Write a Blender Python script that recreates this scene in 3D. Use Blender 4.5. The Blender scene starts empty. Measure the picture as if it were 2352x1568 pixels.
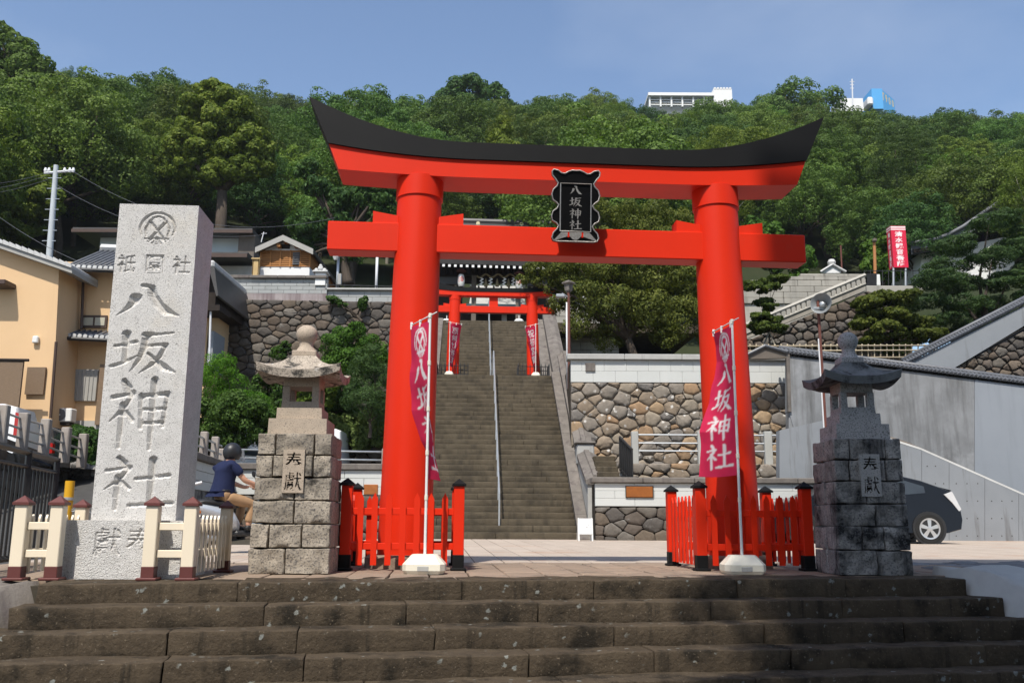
import bpy, bmesh, math, random
import numpy as np
from mathutils import Vector, Matrix, noise

R = math.radians
HAZE = 0.00022
scene = bpy.context.scene
col = scene.collection

# ---------------------------------------------------------------- camera
FPX, CX, CY = 2104.0, 1176.0, 784.0       # focal length in photo pixels (photo 2352 wide)
PITCH, ROLL, EYE = R(11.2), 0.005, 0.45
cam_d = bpy.data.cameras.new("camera")
cam = bpy.data.objects.new("camera", cam_d)
col.objects.link(cam)
cam_d.sensor_width = 36.0
cam_d.lens = 36.0 * FPX / 2352.0
cam_d.clip_start, cam_d.clip_end = 0.1, 3000
cam.matrix_world = (Matrix.Translation((0, 0, EYE)) @ Matrix.Rotation(R(90) + PITCH, 4, 'X')
                    @ Matrix.Rotation(ROLL, 4, 'Z'))
scene.camera = cam

# ---------------------------------------------------------------- sky, sun, exposure
SUN_EL, SUN_AZ = R(57), R(16)             # sun behind the camera, a little to the left
world = bpy.data.worlds.new("World")
scene.world = world
world.use_nodes = True
wn, wl = world.node_tree.nodes, world.node_tree.links
wn.clear()
w_out = wn.new("ShaderNodeOutputWorld")
w_bg = wn.new("ShaderNodeBackground")
w_sky = wn.new("ShaderNodeTexSky")
w_sky.sky_type = 'NISHITA'
w_sky.sun_disc = False
w_sky.sun_elevation = SUN_EL
w_sky.sun_rotation = R(180) + SUN_AZ
w_sky.altitude = 0
w_sky.air_density = 1.0
w_sky.dust_density = 1.2
w_sky.ozone_density = 2.1
w_bg.inputs["Strength"].default_value = 0.132
# thin high cloud over the whole sky
w_tc = wn.new("ShaderNodeTexCoord")
w_map = wn.new("ShaderNodeMapping")
w_map.inputs["Scale"].default_value = (1.6, 1.6, 3.4)
w_map.inputs["Location"].default_value = (.35, .2, .1)
w_nz = wn.new("ShaderNodeTexNoise")
w_nz.inputs["Scale"].default_value = 1.7
w_nz.inputs["Detail"].default_value = 6
w_rp = wn.new("ShaderNodeValToRGB")
w_rp.color_ramp.elements[0].position, w_rp.color_ramp.elements[1].position = .50, .86
w_mx = wn.new("ShaderNodeMix")
w_mx.data_type = 'RGBA'
w_mx.inputs[7].default_value = (5.6, 5.9, 6.3, 1)
wl.new(w_tc.outputs["Generated"], w_map.inputs[0])
wl.new(w_map.outputs[0], w_nz.inputs["Vector"])
wl.new(w_nz.outputs[0], w_rp.inputs[0])
w_ml = wn.new("ShaderNodeMath")
w_ml.operation = 'MULTIPLY'
w_ml.inputs[1].default_value = .20
wl.new(w_rp.outputs[0], w_ml.inputs[0])
wl.new(w_ml.outputs[0], w_mx.inputs[0])
wl.new(w_sky.outputs[0], w_mx.inputs[6])
wl.new(w_mx.outputs[2], w_bg.inputs["Color"])
wl.new(w_bg.outputs[0], w_out.inputs["Surface"])

sun_d = bpy.data.lights.new("sun", 'SUN')
sun_d.energy = 4.0
sun_d.angle = R(0.53)
sun_d.color = (1.0, 0.945, 0.86)
sun = bpy.data.objects.new("sun", sun_d)
col.objects.link(sun)
sdir = Vector((math.sin(SUN_AZ) * math.cos(SUN_EL), math.cos(SUN_AZ) * math.cos(SUN_EL), -math.sin(SUN_EL)))
sun.rotation_euler = sdir.to_track_quat('-Z', 'Y').to_euler()
sun.location = (-6, -20, 40)

vs = scene.view_settings
vs.view_transform = 'Standard'
vs.look = 'None'
vs.gamma = 1.0
vs.use_curve_mapping = False
vs.exposure = 0.5
scene.render.engine = 'CYCLES'
scene.cycles.use_denoising = True
scene.cycles.max_bounces = 6
scene.cycles.diffuse_bounces = 3
scene.cycles.glossy_bounces = 3
scene.cycles.transmission_bounces = 4
scene.cycles.transparent_max_bounces = 6
scene.cycles.sample_clamp_indirect = 6.0


# ---------------------------------------------------------------- picking places in the photograph
def ray(px, py):
    u0, v0 = (px - CX) / FPX, -(py - CY) / FPX
    c, s = math.cos(ROLL), math.sin(ROLL)
    u, v = u0 * c - v0 * s, u0 * s + v0 * c
    return Vector((u, math.cos(PITCH) - v * math.sin(PITCH), math.sin(PITCH) + v * math.cos(PITCH)))


def P(px, py, Y):
    """world point seen at photo pixel (px, py) standing Y metres in front of the camera"""
    d = ray(px, py)
    p = d * (Y / d.y)
    p.z += EYE
    return p


def G(px, py, z=0.0):
    d = ray(px, py)
    p = d * ((z - EYE) / d.z)
    p.z += EYE
    return p


# ---------------------------------------------------------------- mesh building
class MB:
    def __init__(s):
        s.v, s.f = [], []

    def add(s, vs_, fs):
        o = len(s.v)
        s.v += [Vector(p) for p in vs_]
        s.f += [tuple(i + o for i in f) for f in fs]
        return s

    def box(s, x0, x1, y0, y1, z0, z1, ch=0.0, M=None):
        if x0 > x1: x0, x1 = x1, x0
        if y0 > y1: y0, y1 = y1, y0
        if z0 > z1: z0, z1 = z1, z0
        lo, hi = (x0, y0, z0), (x1, y1, z1)
        if ch <= 0:
            vs_ = [Vector((hi[0] if i & 1 else lo[0], hi[1] if i & 2 else lo[1], hi[2] if i & 4 else lo[2])) for i in range(8)]
            fs = [(0, 2, 3, 1), (4, 5, 7, 6), (0, 1, 5, 4), (2, 6, 7, 3), (0, 4, 6, 2), (1, 3, 7, 5)]
        else:
            ch = min(ch, (x1 - x0) * .45, (y1 - y0) * .45, (z1 - z0) * .45)
            vs_, fs, idx = [], [], {}
            for i in range(8):
                sg = [1 if i & 1 else -1, 1 if i & 2 else -1, 1 if i & 4 else -1]
                for a in range(3):
                    p = []
                    for k in range(3):
                        e = hi[k] if sg[k] > 0 else lo[k]
                        p.append(e if k == a else e - sg[k] * ch)
                    idx[i, a] = len(vs_)
                    vs_.append(Vector(p))
            for a, (b, c) in enumerate(((1, 2), (2, 0), (0, 1))):
                for sgn in (0, 1):
                    q = []
                    for (bb, cc) in ((0, 0), (1, 0), (1, 1), (0, 1)):
                        i = (sgn << a) | (bb << b) | (cc << c)
                        q.append(idx[i, a])
                    fs.append(tuple(q if sgn else q[::-1]))
            for a, (b, c) in enumerate(((1, 2), (2, 0), (0, 1))):
                for bb in (0, 1):
                    for cc in (0, 1):
                        i0 = (bb << b) | (cc << c)
                        i1 = i0 | (1 << a)
                        q = [idx[i0, b], idx[i1, b], idx[i1, c], idx[i0, c]]
                        fs.append(tuple(q))
            for i in range(8):
                fs.append((idx[i, 0], idx[i, 1], idx[i, 2]))
        if M is not None:
            vs_ = [M @ p for p in vs_]
        return s.add(vs_, fs)

    def prism(s, poly, a0, a1, axis='Y', M=None):
        """poly: 2d outline; extruded along axis. Y: (x,z); Z: (x,y); X: (y,z)"""
        n = len(poly)

        def pt(p, a):
            if axis == 'Y': return Vector((p[0], a, p[1]))
            if axis == 'Z': return Vector((p[0], p[1], a))
            return Vector((a, p[0], p[1]))
        vs_ = [pt(p, a0) for p in poly] + [pt(p, a1) for p in poly]
        fs = [tuple(range(n))[::-1], tuple(range(n, 2 * n))]
        for i in range(n):
            j = (i + 1) % n
            fs.append((i, j, j + n, i + n))
        if M is not None:
            vs_ = [M @ p for p in vs_]
        return s.add(vs_, fs)

    def tube(s, pts, radii, n=8, cap=True):
        pts = [Vector(p) for p in pts]
        if not hasattr(radii, '__len__'):
            radii = [radii] * len(pts)
        vs_, fs = [], []
        ref = None
        for i, p in enumerate(pts):
            t = (pts[min(i + 1, len(pts) - 1)] - pts[max(i - 1, 0)])
            t = t.normalized() if t.length > 1e-9 else Vector((0, 0, 1))
            if ref is None:
                ref = Vector((1, 0, 0)) if abs(t.x) < .8 else Vector((0, 1, 0))
            b = t.cross(ref).normalized()
            ref = b.cross(t).normalized()
            for k in range(n):
                a = 2 * math.pi * k / n
                vs_.append(p + (ref * math.cos(a) + b * math.sin(a)) * radii[i])
        for i in range(len(pts) - 1):
            for k in range(n):
                k2 = (k + 1) % n
                fs.append((i * n + k, i * n + k2, (i + 1) * n + k2, (i + 1) * n + k))
        if cap:
            fs.append(tuple(range(n))[::-1])
            fs.append(tuple((len(pts) - 1) * n + k for k in range(n)))
        return s.add(vs_, fs)

    def lathe(s, prof, n=24, c=(0, 0, 0), M=None, cap=True):
        vs_, fs = [], []
        for r, z in prof:
            for k in range(n):
                a = 2 * math.pi * k / n
                vs_.append(Vector((c[0] + r * math.cos(a), c[1] + r * math.sin(a), c[2] + z)))
        for i in range(len(prof) - 1):
            for k in range(n):
                k2 = (k + 1) % n
                fs.append((i * n + k, i * n + k2, (i + 1) * n + k2, (i + 1) * n + k))
        if cap:
            fs.append(tuple(range(n))[::-1])
            fs.append(tuple((len(prof) - 1) * n + k for k in range(n)))
        if M is not None:
            vs_ = [M @ p for p in vs_]
        return s.add(vs_, fs)

    def grid(s, rows):
        """rows of points -> quads"""
        m = len(rows[0])
        vs_ = [p for r_ in rows for p in r_]
        fs = []
        for i in range(len(rows) - 1):
            for j in range(m - 1):
                fs.append((i * m + j, i * m + j + 1, (i + 1) * m + j + 1, (i + 1) * m + j))
        return s.add(vs_, fs)

    def mesh(s, name, smooth=False, angle=None, recalc=True):
        me = bpy.data.meshes.new(name)
        me.from_pydata([tuple(p) for p in s.v], [], s.f)
        if recalc:
            bm = bmesh.new()
            bm.from_mesh(me)
            bmesh.ops.recalc_face_normals(bm, faces=bm.faces)
            bm.to_mesh(me)
            bm.free()
        if smooth:
            me.polygons.foreach_set("use_smooth", [True] * len(me.polygons))
            if angle:
                me.set_sharp_from_angle(angle=R(angle))
        me.update()
        return me

    def build(s, name, mat, parent=None, world=False, smooth=False, angle=None, recalc=True):
        """one mesh object; world=True: the points are world points although it has a parent"""
        if world and parent is not None:
            inv = WM(parent).inverted()
            s.v = [inv @ p for p in s.v]
        return obj(name, s.mesh(name, smooth, angle, recalc), mat, parent)


def WM(o):
    m = Matrix.Translation(o.location) @ o.rotation_euler.to_matrix().to_4x4() @ Matrix.Diagonal(o.scale).to_4x4()
    return WM(o.parent) @ m if o.parent else m


def obj(name, me, mat=None, parent=None):
    o = bpy.data.objects.new(name, me)
    col.objects.link(o)
    if mat is not None and me is not None and not me.materials:
        for m in (mat if isinstance(mat, (list, tuple)) else [mat]):
            me.materials.append(m)
    if parent is not None:
        o.parent = parent
    return o


def thing(name, label, cat, loc=(0, 0, 0), rz=0.0, group=None):
    o = bpy.data.objects.new(name, None)
    o.empty_display_size = 0.2
    col.objects.link(o)
    o.location = loc
    o.rotation_euler = (0, 0, rz)
    o["label"] = label
    o["category"] = cat
    if group:
        o["group"] = group
    return o


def tag(o, label, cat, group=None):
    o["label"] = label
    o["category"] = cat
    if group:
        o["group"] = group
    return o


def structure(o):
    o["kind"] = "structure"
    return o


def stuff(o):
    o["kind"] = "stuff"
    return o


def place(name, me, mat, parent, loc=(0, 0, 0), rz=0.0, scale=(1, 1, 1), rot=None):
    o = obj(name, me, mat, parent)
    o.location = loc
    o.rotation_euler = rot if rot else (0, 0, rz)
    o.scale = scale
    return o


def rough_block(sx, sy, sz, cuts=(6, 2, 3), amp=0.012, freq=3.0, seed=0, rnd=0.015, front=0.0):
    """a hewn stone: subdivided box with worn edges and an uneven skin, base centre at the origin"""
    def axis(a, n):
        e = min(rnd, a * .2)
        inner = np.linspace(-a / 2 + e, a / 2 - e, n + 1)
        return [-a / 2] + list(inner) + [a / 2]
    ax, ay, az = axis(sx, cuts[0]), axis(sy, cuts[1]), axis(sz, cuts[2])
    idx, vs_, fs = {}, [], []
    nx, ny, nz = len(ax), len(ay), len(az)

    def vid(i, j, k):
        if (i, j, k) not in idx:
            x, y, z = ax[i], ay[j], az[k]
            ed = (i in (0, nx - 1)) + (j in (0, ny - 1)) + (k in (0, nz - 1))
            if ed >= 2:
                d = rnd * (.3 if ed == 2 else .45)
                if i in (0, nx - 1): x -= math.copysign(d, x)
                if j in (0, ny - 1): y -= math.copysign(d, y)
                if k in (0, nz - 1): z -= math.copysign(d, z)
            q = Vector((x * freq + seed * 7.13, y * freq + seed * 3.7, z * freq - seed))
            n_ = noise.noise_vector(q) * amp + noise.noise_vector(q * 3.1) * amp * .5
            if front and j == 0:
                n_.y -= front * (0.5 + noise.noise(q * 1.7) + .6 * noise.noise(q * 4.0)) * (0 if ed >= 2 else 1)
            idx[i, j, k] = len(vs_)
            vs_.append((x + n_.x, y + n_.y, z + n_.z + sz / 2))
        return idx[i, j, k]
    for i in range(nx - 1):
        for j in range(ny - 1):
            fs.append((vid(i, j, 0), vid(i, j + 1, 0), vid(i + 1, j + 1, 0), vid(i + 1, j, 0)))
            fs.append((vid(i, j, nz - 1), vid(i + 1, j, nz - 1), vid(i + 1, j + 1, nz - 1), vid(i, j + 1, nz - 1)))
    for i in range(nx - 1):
        for k in range(nz - 1):
            fs.append((vid(i, 0, k), vid(i + 1, 0, k), vid(i + 1, 0, k + 1), vid(i, 0, k + 1)))
            fs.append((vid(i, ny - 1, k), vid(i, ny - 1, k + 1), vid(i + 1, ny - 1, k + 1), vid(i + 1, ny - 1, k)))
    for j in range(ny - 1):
        for k in range(nz - 1):
            fs.append((vid(0, j, k), vid(0, j, k + 1), vid(0, j + 1, k + 1), vid(0, j + 1, k)))
            fs.append((vid(nx - 1, j, k), vid(nx - 1, j + 1, k), vid(nx - 1, j + 1, k + 1), vid(nx - 1, j, k + 1)))
    me = bpy.data.meshes.new("block")
    me.from_pydata(vs_, [], fs)
    me.polygons.foreach_set("use_smooth", [True] * len(me.polygons))
    me.set_sharp_from_angle(angle=R(50))
    me.update()
    return me


# ---------------------------------------------------------------- stone walls of fitted boulders
def clip(poly, a, b, c):
    """keep a*x + b*y <= c"""
    out = []
    n = len(poly)
    for i in range(n):
        p, q = poly[i], poly[(i + 1) % n]
        dp, dq = a * p[0] + b * p[1] - c, a * q[0] + b * q[1] - c
        if dp <= 0:
            out.append(p)
        if (dp < 0 < dq) or (dq < 0 < dp):
            t = dp / (dp - dq)
            out.append((p[0] + (q[0] - p[0]) * t, p[1] + (q[1] - p[1]) * t))
    return out


def area(poly):
    return .5 * sum(poly[i][0] * poly[(i + 1) % len(poly)][1] - poly[(i + 1) % len(poly)][0] * poly[i][1] for i in range(len(poly)))


def cells(region, size, seed, stretch=1.25, mix=0.0):
    """irregular fitted polygons, large and small, that fill a convex region (u, z)"""
    rng = random.Random(seed)
    us, zs = [p[0] / stretch for p in region], [p[1] for p in region]
    reg = [(p[0] / stretch, p[1]) for p in region]
    u0, u1, z0, z1 = min(us), max(us), min(zs), max(zs)
    tries = int((u1 - u0) * (z1 - z0) / size ** 2 * 14) + 30
    seeds, hsh = [], {}
    for f in (.72, .6, .48, .38, .30 if mix else .36):
        for _ in range(tries if f < .7 else tries // 8):
            p = (rng.uniform(u0, u1), rng.uniform(z0, z1))
            if not all((reg[(i + 1) % len(reg)][0] - reg[i][0]) * (p[1] - reg[i][1]) - (reg[(i + 1) % len(reg)][1] - reg[i][1]) * (p[0] - reg[i][0]) >= 0 for i in range(len(reg))):
                continue
            r_ = size * f
            ci, cj = int(p[0] // (size * 1.4)), int(p[1] // (size * 1.4))
            if all((p[0] - q[0]) ** 2 + (p[1] - q[1]) ** 2 > ((r_ + q[2]) * .92) ** 2 for a_ in (-1, 0, 1) for b_ in (-1, 0, 1) for q in hsh.get((ci + a_, cj + b_), ())):
                seeds.append((p[0], p[1], r_))
                hsh.setdefault((ci, cj), []).append(seeds[-1])
    out = []
    for i, s in enumerate(seeds):
        poly = list(reg)
        ci, cj = int(s[0] // (size * 1.4)), int(s[1] // (size * 1.4))
        for q in (q for a_ in (-2, -1, 0, 1, 2) for b_ in (-2, -1, 0, 1, 2) for q in hsh.get((ci + a_, cj + b_), ())):
            if q is s: continue
            dx, dz = q[0] - s[0], q[1] - s[1]
            poly = clip(poly, dx, dz, (q[0] ** 2 + q[1] ** 2 - q[2] ** 2 - s[0] ** 2 - s[1] ** 2 + s[2] ** 2) / 2)
            if len(poly) < 3: break
        if len(poly) >= 3 and area(poly) > (size * .2) ** 2:
            out.append([(p[0] * stretch, p[1]) for p in poly])
    return out


def stone_mesh(poly, gap, bulge, depth, rng):
    """one boulder: outline poly (u,z) around its own centre; front towards -Y"""
    cx = sum(p[0] for p in poly) / len(poly)
    cz = sum(p[1] for p in poly) / len(poly)
    pl = [(p[0] - cx, p[1] - cz) for p in poly]
    sh = []
    for p in pl:                                  # shrink for the joint
        d = math.hypot(*p)
        k = max(.3, 1 - gap / max(d, .01))
        sh.append((p[0] * k, p[1] * k))
    ch = []
    size = math.sqrt(abs(area(sh)))
    for i in range(len(sh)):                      # cut the corners, roughen the edges
        p, q = sh[i], sh[(i + 1) % len(sh)]
        if math.hypot(p[0] - q[0], p[1] - q[1]) < size * .12: continue
        e = rng.uniform(.06, .20)
        for t in (e, .5, 1 - e):
            j = 1 - rng.uniform(-.02, .035) * (1.6 if t == .5 else 1)
            ch.append(((p[0] + (q[0] - p[0]) * t) * j, (p[1] + (q[1] - p[1]) * t) * j))
    n = len(ch)
    vs_, fs = [], []
    b = bulge * rng.uniform(.5, 1.35)
    tx, tz = rng.uniform(-.25, .25) * b / max(size, .1), rng.uniform(-.25, .25) * b / max(size, .1)
    for (k, y) in ((1.0, depth), (1.0, 0.0), (.92, -b * .62), (.62, -b)):
        for p in ch:
            y2 = y
            if y < depth:
                y2 += rng.uniform(-.2, .2) * b + (tx * p[0] + tz * p[1]) * 2
            vs_.append((p[0] * k, y2, p[1] * k))
    vs_.append((0, -b * rng.uniform(.85, 1.1), 0))
    for r_ in range(3):
        for i in range(n):
            j = (i + 1) % n
            fs.append((r_ * n + i, r_ * n + j, (r_ + 1) * n + j, (r_ + 1) * n + i))
    for i in range(n):
        fs.append((3 * n + i, 3 * n + (i + 1) % n, 4 * n))
    me = bpy.data.meshes.new("stone")
    me.from_pydata(vs_, [], fs)
    me.polygons.foreach_set("use_smooth", [True] * len(me.polygons))
    me.set_sharp_from_angle(angle=R(48))
    me.update()
    return me, cx, cz


def stone_wall(parent, region, size, mat, seed, gap=.02, bulge=.08, depth=.15, origin=(0, 0, 0), rz=0.0, stretch=1.25, name="stone", mix=0.0, lean=0.0):
    """region given in (u, z) counter clockwise, u along the wall from origin"""
    rng = random.Random(seed)
    c, s = math.cos(rz), math.sin(rz)
    for poly in cells(region, size, seed, stretch, mix=mix):
        me, cu, cz = stone_mesh(poly, gap, bulge, depth, rng)
        o = obj(name, me, mat, parent)
        off = cz * lean
        o.location = (origin[0] + cu * c - off * s, origin[1] + cu * s + off * c, origin[2] + cz)
        o.rotation_euler = (0, 0, rz)
    if mix:                                       # small wedge stones between the big ones, too small to pick apart
        mb = MB()
        for poly in cells(region, size * .36, seed + 1, 1.2):
            me, cu, cz = stone_mesh(poly, gap * .6, bulge * .35, depth * .4, rng)
            off = cz * lean
            M = Matrix.Translation((origin[0] + cu * c - off * s - s * .03, origin[1] + cu * s + off * c + c * .03, origin[2] + cz)) @ Matrix.Rotation(rz, 4, 'Z')
            mb.add([M @ v.co for v in me.vertices], [tuple(p.vertices) for p in me.polygons])
            bpy.data.meshes.remove(me)
        if mb.v:
            stuff(mb.build("wedge_stone", mat, parent, smooth=True, angle=48, recalc=False))


# ---------------------------------------------------------------- materials
def _mix(nt, fac, a, b, blend='MIX'):
    m = nt.nodes.new("ShaderNodeMix")
    m.data_type = 'RGBA'
    m.blend_type = blend
    m.clamp_factor = True
    for sock, val in ((m.inputs[0], fac), (m.inputs[6], a), (m.inputs[7], b)):
        if hasattr(val, 'links') or hasattr(val, 'is_linked'):
            nt.links.new(val, sock)
        elif isinstance(val, (int, float)):
            sock.default_value = val
        else:
            sock.default_value = (*val, 1) if len(val) == 3 else val
    return m.outputs[2]


def _ramp(nt, src, p0, p1, c0=(0, 0, 0), c1=(1, 1, 1)):
    r_ = nt.nodes.new("ShaderNodeValToRGB")
    r_.color_ramp.elements[0].position = p0
    r_.color_ramp.elements[0].color = (*c0, 1)
    r_.color_ramp.elements[1].position = p1
    r_.color_ramp.elements[1].color = (*c1, 1)
    nt.links.new(src, r_.inputs[0])
    return r_.outputs[0]


def _noise(nt, vec, scale, detail=4, rough=.6):
    n = nt.nodes.new("ShaderNodeTexNoise")
    n.inputs["Scale"].default_value = scale
    n.inputs["Detail"].default_value = detail
    n.inputs["Roughness"].default_value = rough
    nt.links.new(vec, n.inputs["Vector"])
    return n.outputs[0]


def mat(name, c1, c2=None, scale=2.0, rough=.75, spec=.3, bump=.0, bscale=30., metal=0., rnd=0., tint=None, tints=None,
        stain=None, streak=None, spots=None, coat=0., fine=None, anis=None, emit=None, alpha=None, bdist=.02):
    """procedural surface. stain=(colour, scale, lo, hi); streak=(colour, scale, lo, hi) runs down; spots=(colour, scale, size)
    tints: list of colours one of which each separate object takes; fine=(colour, scale, lo, hi) grains"""
    m = bpy.data.materials.new(name)
    m.use_nodes = True
    nt = m.node_tree
    nd, lk = nt.nodes, nt.links
    b = nd["Principled BSDF"]
    geo = nd.new("ShaderNodeNewGeometry")
    pos = geo.outputs["Position"]
    if anis:
        mp = nd.new("ShaderNodeMapping")
        mp.inputs["Scale"].default_value = anis
        lk.new(pos, mp.inputs["Vector"])
        apos = mp.outputs[0]
    else:
        apos = pos
    if c2 is None:
        c2 = tuple(x * .8 for x in c1)
    n1 = _noise(nt, apos, scale, 5, .62)
    cc = _mix(nt, _ramp(nt, n1, .3, .7), c1, c2)
    oi = None
    if rnd or tints:
        oi = nd.new("ShaderNodeObjectInfo")
    if tints:
        r_ = nd.new("ShaderNodeValToRGB")
        r_.color_ramp.interpolation = 'CONSTANT'
        els = r_.color_ramp.elements
        while len(els) < len(tints):
            els.new(0)
        for i, t in enumerate(tints):
            els[i].position = i / len(tints)
            els[i].color = (*t, 1)
        lk.new(oi.outputs["Random"], r_.inputs[0])
        cc = _mix(nt, .62, cc, r_.outputs[0])
        nn = _noise(nt, apos, scale * 3.3, 4, .7)
        cc = _mix(nt, 1.0, cc, _ramp(nt, nn, .2, .8, (.72, .72, .72), (1.2, 1.2, 1.2)), 'MULTIPLY')
    if rnd:
        hs = nd.new("ShaderNodeHueSaturation")
        ma = nd.new("ShaderNodeMapRange")
        ma.inputs[3].default_value = 1 - rnd
        ma.inputs[4].default_value = 1 + rnd
        lk.new(oi.outputs["Random"], ma.inputs[0])
        lk.new(ma.outputs[0], hs.inputs["Value"])
        lk.new(cc, hs.inputs["Color"])
        cc = hs.outputs[0]
    if stain:
        ns = _noise(nt, pos, stain[1], 6, .65)
        cc = _mix(nt, _ramp(nt, ns, stain[2], stain[3]), cc, stain[0])
    if streak:
        mp = nd.new("ShaderNodeMapping")
        mp.inputs["Scale"].default_value = (1, 1, .09)
        lk.new(pos, mp.inputs["Vector"])
        ns = _noise(nt, mp.outputs[0], streak[1], 5, .65)
        cc = _mix(nt, _ramp(nt, ns, streak[2], streak[3]), cc, streak[0])
    if spots:
        vo = nd.new("ShaderNodeTexVoronoi")
        vo.inputs["Scale"].default_value = spots[1]
        wob = _noise(nt, pos, spots[1] * 3, 3)
        ad = nd.new("ShaderNodeMix")
        ad.data_type = 'VECTOR'
        ad.inputs[0].default_value = .06
        lk.new(pos, ad.inputs[4])
        wb = nd.new("ShaderNodeCombineXYZ")
        lk.new(wob, wb.inputs[0]); lk.new(wob, wb.inputs[1]); lk.new(wob, wb.inputs[2])
        lk.new(wb.outputs[0], ad.inputs[5])
        lk.new(ad.outputs[1], vo.inputs["Vector"])
        sp = _ramp(nt, vo.outputs["Distance"], spots[2] * .7, spots[2], (1, 1, 1), (0, 0, 0))
        gate = _ramp(nt, _noise(nt, pos, spots[1] * .35, 2), .5, .58)
        fac = _mix(nt, 1.0, sp, gate, 'MULTIPLY')
        cc = _mix(nt, fac, cc, spots[0])
    if fine:
        nf = _noise(nt, pos, fine[1], 2, .5)
        cc = _mix(nt, _ramp(nt, nf, fine[2], fine[3]), cc, fine[0])
    lk.new(cc, b.inputs["Base Color"])
    b.inputs["Roughness"].default_value = rough
    b.inputs["Specular IOR Level"].default_value = spec
    b.inputs["Metallic"].default_value = metal
    b.inputs["Coat Weight"].default_value = coat
    b.inputs["Coat Roughness"].default_value = .08
    if bump:
        bn = nd.new("ShaderNodeBump")
        bn.inputs["Strength"].default_value = bump
        bn.inputs["Distance"].default_value = bdist
        lk.new(_noise(nt, apos, bscale, 6, .65), bn.inputs["Height"])
        lk.new(bn.outputs[0], b.inputs["Normal"])
    if alpha is not None:
        b.inputs["Alpha"].default_value = alpha
    m.diffuse_color = (*c1, 1)
    return m


def leaf_mat(name, dark, light, var=.25, trans=.3, rough=.55):
    m = bpy.data.materials.new(name)
    m.use_nodes = True
    nt = m.node_tree
    nd, lk = nt.nodes, nt.links
    b = nd["Principled BSDF"]
    out = nd["Material Output"]
    geo = nd.new("ShaderNodeNewGeometry")
    oi = nd.new("ShaderNodeObjectInfo")
    c = _mix(nt, geo.outputs["Random Per Island"], dark, light)
    big = _noise(nt, geo.outputs["Position"], .35, 3)
    c = _mix(nt, 1.0, c, _ramp(nt, big, .3, .7, (.78, .82, .8), (1.18, 1.14, 1.0)), 'MULTIPLY')
    hs = nd.new("ShaderNodeHueSaturation")
    mr = nd.new("ShaderNodeMapRange")
    mr.inputs[3].default_value, mr.inputs[4].default_value = 1 - var, 1 + var
    lk.new(oi.outputs["Random"], mr.inputs[0])
    lk.new(mr.outputs[0], hs.inputs["Value"])
    mh = nd.new("ShaderNodeMapRange")
    mh.inputs[3].default_value, mh.inputs[4].default_value = .472, .522
    mul = nd.new("ShaderNodeMath"); mul.operation = 'MULTIPLY'; mul.inputs[1].default_value = 7.31
    fr = nd.new("ShaderNodeMath"); fr.operation = 'FRACT'
    lk.new(oi.outputs["Random"], mul.inputs[0]); lk.new(mul.outputs[0], fr.inputs[0]); lk.new(fr.outputs[0], mh.inputs[0])
    lk.new(mh.outputs[0], hs.inputs["Hue"])
    lk.new(c, hs.inputs["Color"])
    lk.new(hs.outputs[0], b.inputs["Base Color"])
    b.inputs["Roughness"].default_value = rough
    b.inputs["Specular IOR Level"].default_value = .12
    tr = nd.new("ShaderNodeBsdfTranslucent")
    tc = _mix(nt, 1.0, hs.outputs[0], (1.1, 1.25, .5), 'MULTIPLY')
    lk.new(tc, tr.inputs["Color"])
    mx = nd.new("ShaderNodeMixShader")
    mx.inputs[0].default_value = trans
    lk.new(b.outputs[0], mx.inputs[1])
    lk.new(tr.outputs[0], mx.inputs[2])
    lk.new(mx.outputs[0], out.inputs["Surface"])
    return m


def print_mat(name, base, ink, rough=.7, trans=0.0):
    """flat print: attribute 'ink' (0..1) mixes the printed colour over the ground colour"""
    m = bpy.data.materials.new(name)
    m.use_nodes = True
    nt = m.node_tree
    b = nt.nodes["Principled BSDF"]
    at = nt.nodes.new("ShaderNodeAttribute")
    at.attribute_name = "ink"
    geo = nt.nodes.new("ShaderNodeNewGeometry")
    nz = _ramp(nt, _noise(nt, geo.outputs["Position"], 6, 4), .3, .7, (.88, .88, .88), (1.06, 1.06, 1.06))
    c = _mix(nt, at.outputs["Fac"], base, ink)
    c = _mix(nt, 1.0, c, nz, 'MULTIPLY')
    nt.links.new(c, b.inputs["Base Color"])
    b.inputs["Roughness"].default_value = rough
    b.inputs["Specular IOR Level"].default_value = .25
    if trans:
        out = nt.nodes["Material Output"]
        tr = nt.nodes.new("ShaderNodeBsdfTranslucent")
        nt.links.new(c, tr.inputs["Color"])
        mx = nt.nodes.new("ShaderNodeMixShader")
        mx.inputs[0].default_value = trans
        nt.links.new(b.outputs[0], mx.inputs[1])
        nt.links.new(tr.outputs[0], mx.inputs[2])
        nt.links.new(mx.outputs[0], out.inputs["Surface"])
    return m


MT = {}
MT['vermilion'] = mat('vermilion_paint', (.66, .026, .0055), (.615, .024, .005), 1.2, .46, .18, bump=.03, bscale=12, streak=((.56, .027, .008), 2.2, .55, .8), stain=((.60, .04, .015), 3.0, .62, .8))
MT['black_paint'] = mat('black_paint', (.006, .006, .0065), (.009, .009, .009), 2, .55, .15, bump=.03, bscale=15)
MT['plaque_black'] = mat('plaque_black', (.004, .004, .0045), (.006, .006, .006), 3, .35, .15)
MT['plaque_silver'] = mat('plaque_silver', (.42, .40, .37), (.24, .22, .20), 60, .4, .5, metal=.6, bump=.3, bscale=120)
MT['granite'] = mat('pale_granite', (.60, .585, .56), (.51, .495, .47), 9, .8, .25, fine=((.23, .22, .21), 130, .56, .66), bump=.12, bscale=150, bdist=.004,
                    stain=((.56, .50, .40), 1.1, .58, .85))
MT['granite_warm'] = mat('warm_granite', (.44, .36, .28), (.36, .30, .235), 7, .82, .25, fine=((.2, .17, .14), 110, .55, .68), bump=.15, bscale=120, bdist=.004)
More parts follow.
